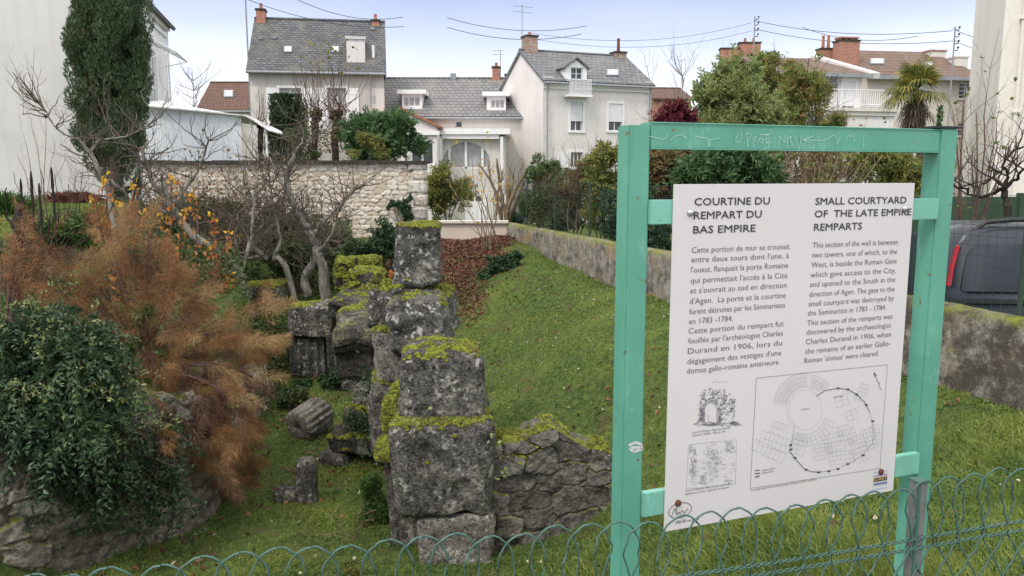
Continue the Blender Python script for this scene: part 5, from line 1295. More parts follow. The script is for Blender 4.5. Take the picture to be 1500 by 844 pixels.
# lettering
def text_geo(s, size, bold=0.0):
    c = bpy.data.curves.new("t", 'FONT'); c.body = s; c.size = size; c.offset = bold; c.resolution_u = 2
    o = bpy.data.objects.new("t", c); COL.objects.link(o); return c, o
def text_lines(name, lines, mat, parent, size, bold=0.0, y=-.0012, mapper=None, thick=0.0):
    """each line (text, x pixel left, x pixel right, baseline pixel) set to its measured width"""
    objs = []
    for tx, x0, x1, yb in lines:
        u0, z0 = mapper(x0, yb); u1, _ = mapper(x1, yb); c, o = text_geo(tx, size, bold); objs.append((c, o, u0, z0, u1 - u0))
    bpy.context.view_layer.update()
    for c, o, u0, z0, w in objs:
        w0 = o.dimensions.x or 1; ns = c.body.count(' ')
        o["w0"] = w0
        if ns and abs(w / w0 - 1) < .35:
            k = max(.86, min(1.0, w / w0)); c.size = size * 1.0; o["k"] = k
            # words keep their width, the gaps take up the rest
            c.space_word = 1.0
    bpy.context.view_layer.update()
    dg = bpy.context.evaluated_depsgraph_get(); V = []; Fq = {}; n0 = 0
    for c, o, u0, z0, w in objs:
        me = bpy.data.meshes.new_from_object(o.evaluated_get(dg)); P = np.array([v_.co for v_ in me.vertices]) if len(me.vertices) else np.zeros((0, 3))
        if len(P):
            P[:, 0] *= w / (P[:, 0].max() - P[:, 0].min()); P[:, 0] += u0 - P[:, 0].min()
            V.append(np.stack([P[:, 0], np.full(len(P), y), P[:, 1] + z0], 1))
            for p in me.polygons: Fq.setdefault(len(p.vertices), []).append([i + n0 for i in p.vertices])
            n0 += len(P)
        bpy.data.meshes.remove(me); bpy.data.objects.remove(o); bpy.data.curves.remove(c)
    V = np.concatenate(V); Fs = [np.array(q) for q in Fq.values()]
    if thick:
        k = len(V); Vs = [V]; F2 = list(Fs)
        for j, (dx, dz) in enumerate(((thick, 0), (-thick, 0), (0, thick), (0, -thick))): Vs.append(V + np.array([dx, -.00004 * (j + 1), dz])); F2 += [q + k * (j + 1) for q in Fs]
        V = np.concatenate(Vs); Fs = F2
    return np_obj(name, V, Fs, MATS[mat], parent)
hs = (Rp(1017, 290)[1] - Rp(1017, 301)[1]) / .70
text_lines("heading", [("COURTINE DU", 1017, 1127, 301), ("REMPART DU", 1016, 1115, 321), ("BAS EMPIRE", 1015, 1106, 342)], "ink", panel, hs, 0, mapper=Rp, thick=.00045)
text_lines("heading", [("SMALL COURTYARD", 1194, 1327, 300), ("OF  THE LATE EMPIRE", 1193, 1334, 318.5), ("REMPARTS", 1192, 1262, 338)], "ink", panel, hs, 0, mapper=Rp, thick=.00045)
fr_ = ["Cette portion de mur se trouvait", "entre deux tours dont l'une, à", "l'ouest, flanquait la porte Romaine", "qui permettait l'accès à la Cité", "et s'ouvrait au sud en direction", "d'Agen.  La porte et la courtine", "furent détruites par les Séminaristes", "en 1783 -1784.", "Cette portion du rempart fut", "fouillée par l'archéologue Charles", "Durand en 1906, lors du", "dégagement des vestiges d'une", "domus gallo-romaine antérieure."]
fb_ = [370.5, 384.5, 399.5, 415, 430, 445.5, 460.5, 475, 489, 503.5, 518.5, 533.5, 547.5]
en_ = ["This section of the wall is between", "two towers, one of which, to the", "West, is beside the Roman Gate", "which gave access to the City,", "and upened to the South in the", "direction of Agen. The gate to the", "small courtyard was destroyed by", "the Seminarists in 1783 - 1784.", "This section of the remparts was", "discovered by the archaeologist", "Charles Durand in 1906, when", "the remains of an earlier Gallo-", "Roman 'domus' were cleared."]
eb_ = [363, 377.5, 392, 406.5, 420.5, 435, 449, 462.5, 477, 490.5, 504.5, 518.5, 532]
ts = hs * .80
text_lines("body_text", [(s, 1013 - .58 * i, (1156 - 1.15 * i) if i not in (7, 12) else (1073 if i == 7 else 1141), fb_[i]) for i, s in enumerate(fr_)], "ink_mid", panel, ts, -.0001, mapper=Rp)
text_lines("body_text", [(s, 1190 - 1.0 * i, (1314.5 - 1.05 * i) if i not in (7, 9, 12) else {7: 1297, 9: 1304, 12: 1286}[i], eb_[i]) for i, s in enumerate(en_)], "ink_mid", panel, ts, -.0001, mapper=Rp)
def strokes(name, lines, w, mat, parent, y=-.0012, mapper=Rp, dy=0.0):
    """pen lines on a flat face; pixel polylines; w in metres"""
    m = MB()
    for L in lines:
        P = [Vector(mapper(px, py)) if dy == 0 else Vector(mapper(px, py, dy)) for px, py in L]
        for a, b in zip(P[:-1], P[1:]):
            d = b - a
            if d.length < 1e-6: continue
            d.normalize(); n = Vector((-d.y, d.x)) * w / 2
            m.quad(*[(q.x, y, q.y) for q in (a - n - d * w * .3, b - n + d * w * .3, b + n + d * w * .3, a + n - d * w * .3)])
    return m.build(name, MATS[mat], parent)
rg = random.Random(8)
# map: frame, round arena, blocks of houses, the rampart ring with its towers
k0 = lambda cx, cy: (1106 + cx * .194 - cy * .07 * 1.0, 553 - cx * .019 + cy * 1.62 - cx * cy * .0003)
def mp(cx, cy):   # zoomed reading (crop pixels) back to photograph pixels
    return (960 + cx / 2.4525, 500 + cy / 2.4525)
strokes("map_frame", [[mp(362, 132), mp(833, 84), mp(806, 456), mp(340, 528), mp(362, 132)]], .0012, "ink_grey", panel)
circ = [mp(539 + 59 * math.cos(t_), 246 + 72 * math.sin(t_)) for t_ in np.linspace(0, 2 * math.pi, 40)]
fine = [circ]; fine.append([mp(539 + 68 * math.cos(t_), 246 + 82 * math.sin(t_)) for t_ in np.linspace(2.3, 5.2, 24)])
def sector(c, rx0, ry0, rx1, ry1, t0, t1, n):
    for i in range(n + 1):
        t_ = t0 + (t1 - t0) * i / n; fine.append([mp(c[0] + rx0 * math.cos(t_), c[1] + ry0 * math.sin(t_)), mp(c[0] + rx1 * math.cos(t_), c[1] + ry1 * math.sin(t_))])
    for q in (0, .35, .62, 1): fine.append([mp(c[0] + (rx0 + (rx1 - rx0) * q) * math.cos(t_), c[1] + (ry0 + (ry1 - ry0) * q) * math.sin(t_)) for t_ in np.linspace(t0, t1, 10)])
sector((539, 246), 72, 86, 118, 134, 3.35, 4.75, 22); sector((539, 246), 74, 88, 120, 128, 4.9, 5.5, 9)
sector((539, 246), 74, 88, 112, 130, .35, 2.0, 10)
for (ox, oy, w, h, a, nx_, ny_) in ((600, 340, 72, 62, -.25, 6, 4), (650, 310, 60, 70, -.3, 5, 4), (560, 375, 70, 55, -.2, 6, 4), (690, 350, 60, 60, -.35, 4, 4), (740, 320, 40, 75, -.3, 3, 5), (500, 330, 50, 70, .3, 4, 4), (620, 400, 90, 46, -.15, 6, 3), (700, 395, 60, 50, -.4, 4, 3), (385, 320, 110, 52, .33, 7, 2), (420, 285, 60, 40, .3, 5, 2), (735, 150, 36, 60, .25, 3, 4), (640, 200, 70, 40, -.3, 3, 2), (680, 255, 40, 34, -.35, 2, 2), (360, 350, 120, 40, .45, 7, 1), (775, 300, 26, 70, -.1, 2, 5)):
    ca, sa = math.cos(a), math.sin(a); T_ = lambda x, y: mp(ox + x * ca - y * sa, oy + x * sa + y * ca)
    for i in range(nx_ + 1): x = w * i / nx_; y1_ = h * rg.choice((1, 1, .7)); fine.append([T_(x + rg.uniform(-2, 2), 0), T_(x, y1_)])
    for j in range(ny_ + 1): y = h * j / ny_; fine.append([T_(0, y), T_(w * rg.choice((1, 1, .75)), y + rg.uniform(-2, 2))])
strokes("map_plan", fine, .0006, "ink_pale", panel, -.0011)
ringp = [(578, 196), (610, 176), (655, 168), (690, 172), (722, 190), (750, 218), (770, 255), (780, 300), (786, 340), (776, 372), (745, 408), (700, 436), (650, 458), (600, 468), (560, 468), (535, 458), (508, 428), (482, 396), (490, 360), (498, 300)]
strokes("map_rampart", [[mp(*q) for q in ringp]], .0010, "ink_grey", panel, -.0014)
strokes("map_rampart", [[mp(*q) for q in ringp[i:j]] for i, j in ((0, 7), (13, 18))], .0017, "ink", panel, -.0017)
tw_ = []
for q in ((655, 168), (690, 172), (722, 190), (756, 228), (780, 286), (745, 408), (690, 440), (655, 458), (622, 466), (585, 470), (540, 460), (500, 418), (486, 388), (485, 372)):
    tw_.append([mp(q[0] - 4, q[1]), mp(q[0] + 4, q[1])])
strokes("map_marking", tw_, .0048, "ink", panel, -.0021)
strokes("north_arrow", [[mp(785, 112), mp(810, 174)], [mp(785, 112), mp(786, 128)], [mp(785, 112), mp(795, 124)], [mp(800, 150), mp(806, 148)]], .0016, "ink", panel)
m = MB()
for (x0, y0, x1, y1) in ((357, 460, 375, 466), (357, 471, 375, 478), (357, 482, 374, 489)):
    a, b = Rp(*mp(x0, y1)), Rp(*mp(x1, y0)); m.box(a[0], -.0014, a[1], b[0], -.0012, b[1])
m.build("map_key", MATS["ink_mid"], panel)
cz = hs * .27
text_lines("map_names", [("vestiges en élévation", mp(380, 0)[0], mp(428, 0)[0], mp(0, 466)[1]), ("vestiges enfouis", mp(380, 0)[0], mp(424, 0)[0], mp(0, 476)[1]), ("La Domus", mp(522, 0)[0], mp(552, 0)[0], mp(0, 248)[1]), ("Jardin Public", mp(640, 0)[0], mp(676, 0)[0], mp(0, 204)[1])], "ink_grey", panel, cz, mapper=Rp)
text_lines("caption", [("La porte Romaine, dessin de Verneilh", mp(131, 0)[0], mp(268, 0)[0], mp(0, 331)[1]), ("(recueil de Taillefer, 1826, pl. XIV)", mp(131, 0)[0], mp(250, 0)[0], mp(0, 342)[1])], "ink_grey", panel, cz * 1.15, mapper=Rp)
text_lines("caption", [("La porte Romaine, détail du plan cavalier de", mp(109, 0)[0], mp(266, 0)[0], mp(0, 540)[1]), ("Belleforest (1575). Cliché M. H. Durand", mp(109, 0)[0], mp(262, 0)[0], mp(0, 552)[1])], "ink_grey", panel, cz * 1.15, mapper=Rp)
text_lines("caption", [("Les vestiges apparents de l'enceinte antique à Périgueux (DAO : Ineo/PNC)", mp(341, 0)[0], mp(578, 0)[0], mp(0, 538)[1] - 8)], "ink_grey", panel, cz * 1.15, mapper=lambda x, y: Rp(x, y + 8 - (x - mp(341, 0)[0]) * .155))
# engraving of the gate: stones round an arch, shading below
eng = []; arch = [mp(198 + 22 * math.cos(t_), 245 - 24 * math.sin(t_)) for t_ in np.linspace(0, math.pi, 16)]
eng += [[mp(220, 290), mp(220, 245)] + arch + [mp(176, 290)]]
def outer(x): return 168 + 22 * abs((x - 210) / 60) ** 1.6 + 7 * math.sin(x * .35) + (0 if x < 250 else (x - 250) * .5)
dense = []
for i in range(420):
    x = rg.uniform(150, 284); y = rg.uniform(outer(x), 292 if x < 235 else 285); inside = 174 < x < 222 and (y > 245 or ((x - 198) / 25) ** 2 + ((y - 245) / 27) ** 2 < 1)
    if inside or (x < 160 and y < 205) or (x > 262 and y > 255 and rg.random() < .6): continue
    dense.append([mp(x, y), mp(x + rg.uniform(3, 8), y + rg.uniform(-1.5, 1.5))]); 
    if rg.random() < .5: dense.append([mp(x, y), mp(x + rg.uniform(-1, 1), y + rg.uniform(3, 7))])
for i in range(60): x = rg.uniform(135, 290); dense.append([mp(x, 288 + rg.uniform(0, 16) - (x - 210) * .02), mp(x + rg.uniform(8, 26), 289 + rg.uniform(0, 14))])
for t_ in np.linspace(.1, math.pi - .1, 16): dense.append([mp(198 + 24 * math.cos(t_), 245 - 26 * math.sin(t_)), mp(198 + 33 * math.cos(t_), 245 - 36 * math.sin(t_))])
for x in np.linspace(224, 234, 4): dense.append([mp(x, 245), mp(x, 290)])
for x in np.linspace(160, 173, 5): dense.append([mp(x, 240), mp(x, 290)])
strokes("engraving", eng + dense, .0011, "ink_grey", panel); strokes("engraving", [[mp(205, 148), mp(222, 143), mp(232, 149)], [mp(236, 149), mp(246, 144), mp(262, 147)], [mp(190, 262), mp(190, 288)]], .0008, "ink_grey", panel)
# wash drawing of the ruin in its garden
dr = [[mp(119, 371), mp(291, 353), mp(287, 512), mp(110, 530), mp(119, 371)]]
for i in range(90): t_ = rg.random(); x = 122 + rg.uniform(0, 22); y = rg.uniform(372, 480); dr.append([mp(x, y), mp(x + rg.uniform(-4, 9), y + rg.uniform(5, 16))])
for i in range(190): x = rg.gauss(205, 17); y = rg.gauss(412, 24); dr.append([mp(x, y), mp(x + rg.uniform(-2, 8), y + rg.uniform(-3, 8))])
for i in range(70): x = rg.uniform(245, 286); y = rg.uniform(360, 400); dr.append([mp(x, y), mp(x + rg.uniform(2, 9), y + rg.uniform(-4, 4))])
for i in range(80): x = rg.uniform(120, 280); y = rg.uniform(430, 515); dr.append([mp(x, y), mp(x + rg.uniform(6, 20), y + rg.uniform(-5, 2))])
for i in range(60): x = rg.uniform(156, 182); y = rg.uniform(478, 512); dr.append([mp(x, y), mp(x + rg.uniform(2, 5), y + rg.uniform(-1, 5))])
dr = [[tuple(q) for q in L] for L in dr]; strokes("wash_drawing", dr, .0009, "ink_pale", panel)
# emblems
el = [mp(88 + 41 * math.cos(t_), 607 + 27 * math.sin(t_) - 8 * math.cos(t_)) for t_ in np.linspace(0, 2 * math.pi, 36)]
strokes("emblem", [el, [mp(58, 628), mp(66, 606), mp(72, 600), mp(72, 620)], [mp(76, 586), mp(77, 624), mp(84, 612), mp(88, 622), mp(96, 606), mp(104, 618), mp(116, 600)]], .0020, "ink_mid", panel)
text_lines("emblem_text", [("VILLE DE", mp(74, 0)[0], mp(108, 0)[0], mp(0, 652)[1]), ("Ville de Périgord", mp(71, 0)[0], mp(155, 0)[0], mp(0, 664)[1] - 3)], "ink_mid", panel, cz * 1.3, mapper=Rp)
def flat(name, x0, y0, x1, y1, mat, yy):
    a, b = Rp(*mp(x0, y1)), Rp(*mp(x1, y0)); m = MB(); m.box(a[0], yy, a[1], b[0], yy + .0003, b[1]); return m.build(name, MATS[mat], panel)
flat("emblem_ground", 783, 484, 832, 506, "ink", -.0013); flat("emblem_band", 783, 506, 832, 512, "logo_blue", -.0012); flat("emblem_band", 783, 522, 832, 533, "logo_sky", -.0013); flat("emblem_band", 783, 478, 832, 484, "logo_violet", -.0012)
text_lines("emblem_text", [("D'ART", mp(785, 0)[0], mp(830, 0)[0], mp(0, 503)[1])], "logo_gold", panel, hs * .62, 0, y=-.0018, mapper=Rp)
text_lines("emblem_text", [("V I L L E S", mp(784, 0)[0], mp(830, 0)[0], mp(0, 476)[1]), ("& D'HISTOIRE", mp(784, 0)[0], mp(831, 0)[0], mp(0, 521)[1])], "logo_blue", panel, hs * .3, mapper=Rp)
# scratched graffiti on the top rail
def gp(cx, cy): return (940 + cx / 3.5167, 20 + cy / 3.5167)
G = [[(28, 632), (60, 636), (110, 650), (126, 640), (130, 618)], [(150, 650), (170, 632), (200, 624), (230, 640)], [(270, 632), (340, 644), (345, 690), (350, 650), (400, 642)], [(500, 620), (480, 650), (500, 668), (512, 640), (510, 600)],
     [(545, 690), (540, 615), (565, 625), (548, 650)], [(575, 690), (572, 640), (590, 632), (580, 655), (598, 668)], [(612, 640), (600, 655), (618, 668), (628, 650), (612, 640)], [(668, 618), (640, 628), (640, 668), (665, 660)], [(640, 645), (655, 645)], [(610, 625), (670, 620)], [(655, 620), (652, 690)],
     [(708, 668), (705, 630), (735, 665), (738, 625)], [(750, 690), (748, 640), (770, 632), (762, 655), (785, 690)], [(790, 630), (808, 705), (822, 625)], [(940, 655), (826, 650), (885, 630)], [(826, 650), (880, 668)], [(940, 655), (985, 625), (1000, 640), (1005, 675), (1020, 640)], [(1050, 650), (1060, 630), (1090, 632), (1095, 660)], [(1140, 640), (1142, 690)]]
strokes("graffiti", [[gp(*q) for q in L] for L in G], .0022, "scratch", rail, y=DY + .0018, mapper=lambda x, y: Rp(x, y, DY + .003))
strokes("scratch", [[(912, 652), (921, 648), (929, 651), (930, 658), (918, 662), (913, 657)], [(915, 656), (928, 655)]], .008, "grey_white", post_l, y=DY - .0006, mapper=lambda x, y: Rp(x + 10, y, DY))
# weld beads and seams
m = MB()
for zz in (rail_b + .001, rail_t - .001): m.tube([(pl[1] + .002, DY + .001, zz), (pr[0] - .002, DY + .001, zz)], .0018, 5)
m.build("seam", MATS["green_paint"], rail)

# ------------------------------------------------------------------ looped wire fence along the pavement
ZF = .85
def onz(px, py, z): d = ray(px, py); t_ = (z - EYE) / d.z; return CAM + d * t_
fa = onz(40, 843, ZF); fb = onz(1500, 688, ZF); fd = (fb - fa).normalized(); FL = (fb - fa).length
WF = thing("wire_fence", "green looped wire garden fence in front of the sign", "fence", (fa.x, fa.y, 0), math.atan2(fd.y, fd.x))
sp = .079; rg = random.Random(2); m = MB(); tw = MB()
nl = int((FL + 1.3) / sp); sag = lambda x: -.022 * math.sin(max(0, min(1, x / FL)) * math.pi) + .006 * math.sin(x * 3.1)
for i in range(-8, nl):
    c = i * sp + rg.uniform(-.008, .008); lean = rg.uniform(-.012, .012); hh = rg.uniform(-.010, .009); top = ZF + sag(c) + hh
    for s in (1, -1):
        pts = []
        for t_ in np.linspace(0, 1, 9): a_ = t_ * math.pi / 2; pts.append((c + lean + s * sp * .74 * math.sin(a_), top - .075 * (1 - math.cos(a_))))
        zt_ = ZF + sag(c); pts += [(c + s * sp * .72, top - .105), (c + s * sp * .53, zt_ - .15), (c + s * sp * .5, zt_ - .175)]
        z, k, sg = zt_ - .175, .5, 1
        while z > .05:
            k += .5; z -= .062; pts.append((c + s * sp * k, z))
        out = []
        for j in range(len(pts) - 1):
            a2, b2 = pts[j], pts[j + 1]; L_ = math.hypot(b2[0] - a2[0], b2[1] - a2[1]); q_ = max(1, int(L_ / .014))
            for r_ in range(q_): f2 = r_ / q_; out.append((a2[0] + (b2[0] - a2[0]) * f2, a2[1] + (b2[1] - a2[1]) * f2))
        out.append(pts[-1])
        m.tube([(x + .0019 * math.sin(j * 1.6 + i), s * .0022 + .0018 * math.sin(j * 1.7), z) for j, (x, z) in enumerate(out)], .0026, 5, False)
m.build("loop_wire", MATS["green_wire"], WF, True)
for dz in (.155, .182, .5, .7):
    for ph in (0, math.pi):
        xs = np.arange(-.6, FL + .7, .012); tw.tube([(x, .0035 * math.sin(x * 140 + ph), ZF + sag(x) - dz + .0045 * math.cos(x * 140 + ph)) for x in xs], .0023, 5, False)
tw.build("twisted_wire", MATS["green_wire"], WF, True)
for px in (1363,):
    p = onz(px, 702, ZF + .01); q = (p - fa).dot(fd)
    m = MB(); m.box(q - .015, .006, -.2, q + .015, .036, ZF - .012); po = m.build("post", MATS["grey_rusty"], WF)
    m = MB(); m.box(q - .0155, .0, ZF - .45, q - .008, .007, ZF - .013); m.box(q - .017, .003, ZF - .0118, q + .017, .038, ZF - .006); m.build("post_edge", MATS["green_wire"], po)

# ------------------------------------------------------------------ poles and wires against the sky
def pole(px, Y, ytop, ybot, label, insul=True):
    b = at(px, ybot, Y); t_ = at(px, ytop, Y); o = thing("utility_pole", label, "pole", (b.x, b.y, -1.2))
    m = MB(); m.tube([(0, 0, 0), (0, 0, t_.z + 1.2)], .045, 8); m.build("shaft", MATS["zinc"], o)
    m = MB()
    if not insul: return
    for k in range(4): z = t_.z + 1.2 - .2 - k * .38; m.tube([(0, 0, z), (.25, 0, z), (.25, 0, z + .12)], .03, 5); m.lathe([(.05, 0), (.07, .06), (.04, .12)], 8, (.25, 0, z + .1))
    m.build("insulators", MATS["wire_black"], o)
pole(1103, 57, 24, 95, "thin grey utility pole with insulators behind the brick chimney stack")
pole(1396, 48, 39, 85, "thin grey utility pole with insulators above the long brown roof")
pole(364, 46, -12, 95, "thin dark mast beside the slate roofed grey house", False)
WG = "overhead wires crossing the sky"
def wire(p, q, lab, rad=.017, sag_=.5):
    a = at(*p); b = at(*q); m = MB(); pts = []
    for t_ in np.linspace(0, 1, 20): v_ = a.lerp(b, t_); v_.z -= sag_ * 4 * t_ * (1 - t_); pts.append(v_)
    m.tube(pts, rad, 4, False); tag(m.build("overhead_wire", MATS["wire_black"]), lab, "wire", WG)
wire((364, 0, 46), (592, 39, 50), "dark wire sloping down from the mast over the slate roof")
wire((430, -3, 44), (590, 25, 50), "thin wire higher above the slate roof")
wire((655, 26, 50), (860, 38, 50), "short dark wire between the two slate roofed houses"); wire((655, 40, 50), (852, 50, 50), "lower short wire ending above the tall pale house", .018)
wire((775, 48, 50), (1102, 33, 57), "long wire from the tall pale house to the grey pole", .012, .8); wire((775, 56, 50), (1102, 45, 57), "lower long wire to the grey pole by the brick stack", .012, .8)
wire((1104, 30, 57), (1396, 45, 48), "upper wire between the two grey poles", .018); wire((1104, 42, 57), (1396, 60, 48), "lower wire between the two grey poles", .018)
wire((1396, 42, 48), (1520, 46, 40), "upper wire from the grey pole to the pale wall"); wire((1396, 58, 48), (1520, 66, 40), "lower wire from the grey pole to the pale wall")
wire((1175, 40, 55), (1345, 53, 48), "short dark wire above the brick chimney stacks")
# ------------------------------------------------------------------ turf, fallen leaves, ground cover
rng = np.random.default_rng(12)
def scatter(n, x0, x1, y0, y1, power=1.3):
    """ground points, thinner with distance"""
    t_ = rng.random(n * 4); e = 1.0005 - power; Y = (y0 ** e + t_ * (y1 ** e - y0 ** e)) ** (1 / e)
    X = rng.uniform(-1, 1, n * 4) * (Y * .75 + .3); k = (X > x0) & (X < x1); return X[k][:n], Y[k][:n]
def bank(X, Y): return sm((-.05 - (21.5 - Y) * .17 - X + .1 + (fbm(np.stack([X, Y, 0 * X], 1), 1.2, 3, 3) - .5) * 1.4) / .8 + .5) * sm((Y - 15.9) / 1.6) * sm((X + 3.4) / .4)
def wall_d(X, Y): return (wall_x(Y) - X) * .95
X, Y = scatter(340000, -8, 6, 2.2, 24, 1.0)
litter = sm((fbm(np.stack([X, Y, 0 * X], 1), .9, 3, 3) - .42 + .45 * sm((Y - 14.5 + (X + 1.2) * -1.2) / 4) * sm((X + 3.2) / .6) * sm((.9 - X) / .8)) / .2)
pl_ = fbm(np.stack([X, Y, 0 * X], 1), 2.4, 21, 3)
k = (wall_d(X, Y) > .02) & (X > left_x(Y) - .35) & (bank(X, Y) < rng.random(len(X)) * .8) & (pl_ + rng.random(len(X)) * .5 > .55) & ~((Y > 14.8) & (X < -2.2))
X, Y, pl_ = X[k], Y[k], pl_[k]
Z = gz(X, Y) - .008
A = rng.normal(size=(len(X), 3)) * np.array([.55, .55, .2]) + np.array([0, 0, .8])
Lg = .02 + .03 * pl_ + .0010 * Y
tuft = sm((fbm(np.stack([X, Y, 0 * X], 1), 1.9, 61, 3) - .52) / .12); Lg = Lg * (1 + .9 * ((Y < 6.8) & (X > .2)) + .8 * tuft + 1.2 * (wall_d(X, Y) < .28) * (fbm(np.stack([X, Y, 0 * X], 1), 2.5, 62, 2) > .45))
V, F = hair_geo(np.stack([X, Y, Z], 1), A, Lg, .0045 + .0008 * Y[:, None], rng, .15)
tag(np_obj("grass", V, F, MATS["grass_blades"]), kind="stuff")
X, Y = scatter(110000, -5, 5, 3, 20, 1.0); q_ = fbm(np.stack([X, Y, 0 * X], 1), 1.5, 33, 3)
k = (wall_d(X, Y) > .02) & (q_ > .47) & (X > left_x(Y) - .2) & ~((Y > 15.5) & (X < .4)); X, Y = X[k], Y[k]
P = np.stack([X, Y, gz(X, Y) + rng.uniform(.015, .05, len(X))], 1)
V, F = leaf_geo(P, .013 + .0013 * Y, .011 + .0011 * Y, rng, None, 1.0, .1, .8)
tag(np_obj("clover", V, F, MATS["fern_green"]), kind="stuff")
# dead leaves: a thick bed on the far bank, strays elsewhere
n = 44000; X = rng.uniform(-3.4, 2.2, n); Y = rng.uniform(13.2, 21.7, n)
den = np.maximum(bank(X, Y), .10 * sm((Y - 15) / 4) * (fbm(np.stack([X, Y, 0 * X], 1), 1.3, 3, 3) > .5))
k = rng.random(n) < den; X, Y = X[k], Y[k]
X2, Y2 = scatter(2200, -4.2, 5, 3.5, 18, .7); k2 = ((Y2 > 8) | (X2 < .1) | (rng.random(len(X2)) < .08)) & (fbm(np.stack([X2, Y2, 0 * X2], 1), .8, 44, 2) > .50) & (wall_d(X2, Y2) > .1) & (X2 > left_x(Y2)); X = np.concatenate([X, X2[k2]]); Y = np.concatenate([Y, Y2[k2]])
X3 = rng.uniform(-3.6, -1.2, 420); Y3 = rng.uniform(7.6, 12.5, 420); k3 = (X3 > left_x(Y3) + .1) & (fbm(np.stack([X3, Y3, 0 * X3], 1), 1.6, 46, 2) > .52); X = np.concatenate([X, X3[k3]]); Y = np.concatenate([Y, Y3[k3]])
P = np.stack([X, Y, gz(X, Y) + rng.uniform(.01, .05, len(X))], 1)
V, F = leaf_geo(P, .07, .05, rng, None, 1.0, .2, .55)
tag(np_obj("fallen_leaves", V, F, MATS["leaf_litter"]), kind="stuff")
X, Y = scatter(700, -3, 5, 4, 18, .5); k = ((Y > 8.5) | (rng.random(len(X)) < .25)) & (wall_d(X, Y) > .1) & (X > left_x(Y) + .1); X, Y = X[k], Y[k]
V, F = leaf_geo(np.stack([X, Y, gz(X, Y) + .045], 1), .045, .032, rng, None, 1, .2, .7); plain("pale_leaf", (.42, .38, .28), .8, .1)
tag(np_obj("pale_fallen_leaves", V, F, MATS["pale_leaf"]), kind="stuff")
# ivy and bramble over the left bank under the fig trees
n = 60000; X = rng.uniform(-11, -1.7, n); Y = rng.uniform(11, 22.6, n); XL = left_x(Y)
k = (X < XL + .9 * sm((Y - 13) / 4) + .25) & (fbm(np.stack([X, Y, 0 * X], 1), 1.1, 7, 3) > .38); X, Y = X[k], Y[k]
hgt = .12 + .55 * sm((fbm(np.stack([X, Y, 0 * X], 1), .8, 17, 3) - .42) / .3) * sm((-2.0 - X) / 1.5)
P = np.stack([X, Y, gz(X, Y) + rng.random(len(X)) ** .7 * hgt], 1)
V, F = leaf_geo(P, .085, .055, rng, np.array([0, -.2, .25]), 1, .2, .35)
tag(np_obj("ground_ivy", V, F, MATS["undergrowth"]), kind="stuff")
n = 26000; X = rng.uniform(-9.5, -3.2, n); Y = rng.uniform(7.5, 26, n); k = (X < left_x(Y) - .15 - .5 * sm((Y - 12) / 3)) & (fbm(np.stack([X, Y, 0 * X], 1), .7, 27, 3) > .42 - .2 * sm((Y - 14) / 6)); X, Y = X[k], Y[k]
P = np.stack([X, Y, gz(X, Y) + rng.random(len(X)) * (.12 + .25 * (Y < 18))], 1); V, F = leaf_geo(P, .09, .05, rng, np.array([0, 0, .5]), 1, .2, .3)
tag(np_obj("meadow_plants", V, F, MATS["fern_green"]), kind="stuff")
n = 40000; X = rng.uniform(-19, -8.0, n); Y = rng.uniform(17, 31, n); V, F = hair_geo(np.stack([X, Y, gz(X, Y)], 1), rng.normal(size=(n, 3)) * np.array([.5, .5, .1]) + np.array([0, 0, .9]), .10, .03, rng)
tag(np_obj("lawn_grass", V, F, MATS["grass_blades"]), kind="stuff")

# ------------------------------------------------------------------ trees of the gardens behind
# the tall conifer in front of the white house
Yc = 26.5
lob = [(160, -10, 55, 80), (118, 20, 24, 70), (200, 45, 26, 75), (150, 60, 52, 80), (185, 110, 40, 70), (125, 110, 32, 85), (160, 165, 48, 70), (135, 190, 30, 55), (185, 190, 30, 50), (160, 225, 34, 42), (110, 60, 14, 50), (212, 85, 14, 45)]
lob = [(160 + (l_[0] - 160) * .86, l_[1], l_[2] * .88, l_[3]) for l_ in lob]; B = px_blobs(lob, Yc); B = [(c, (r[0], r[0] * .9, r[2])) for c, r in B]
root = thing("conifer_tree", "tall dark green columnar conifer in front of the white house wall", "tree", (B[6][0][0], Yc, g1(B[6][0][0], Yc)))
rngc = np.random.default_rng(3); prc = random.Random(3); base = tuple(root.location)
C = []
for c, r in B:
    for i in range(15):
        d = unit(rngc.normal(size=3)); s_ = rngc.uniform(.22, .4); C.append((tuple(np.array(c) + d * np.array(r) * rngc.uniform(.55, .9)), (r[0] * s_ * 1.1 + .12, r[0] * s_ * 1.1 + .12, r[2] * s_ * .85 + .15)))
P, D = crown(C, 95000, rngc, .34, 1.6, .6, 5)
leaf_obj("crown", P, D * np.array([.7, .7, .2]) + np.array([0, 0, 1.1]), .15, .04, "conifer", root, rngc, .5, 0, base)
m = MB(); limb(m, [(0, 0, -.1), (.05, 0, 1.0), (0, 0, 4), (0, 0, 7)], .26, .06, prc, 9, 3, .02)
for i in range(6): a_ = i * 1.05; limb(m, [(0, 0, .5 + .2 * i), (math.cos(a_) * .5, math.sin(a_) * .4, 1.5 + .4 * i), (math.cos(a_) * .8, math.sin(a_) * .6, 3.5 + .5 * i)], .1, .03, prc, 6, 3, .02)
m.build("trunk", MATS["bark_brown"], root, True)

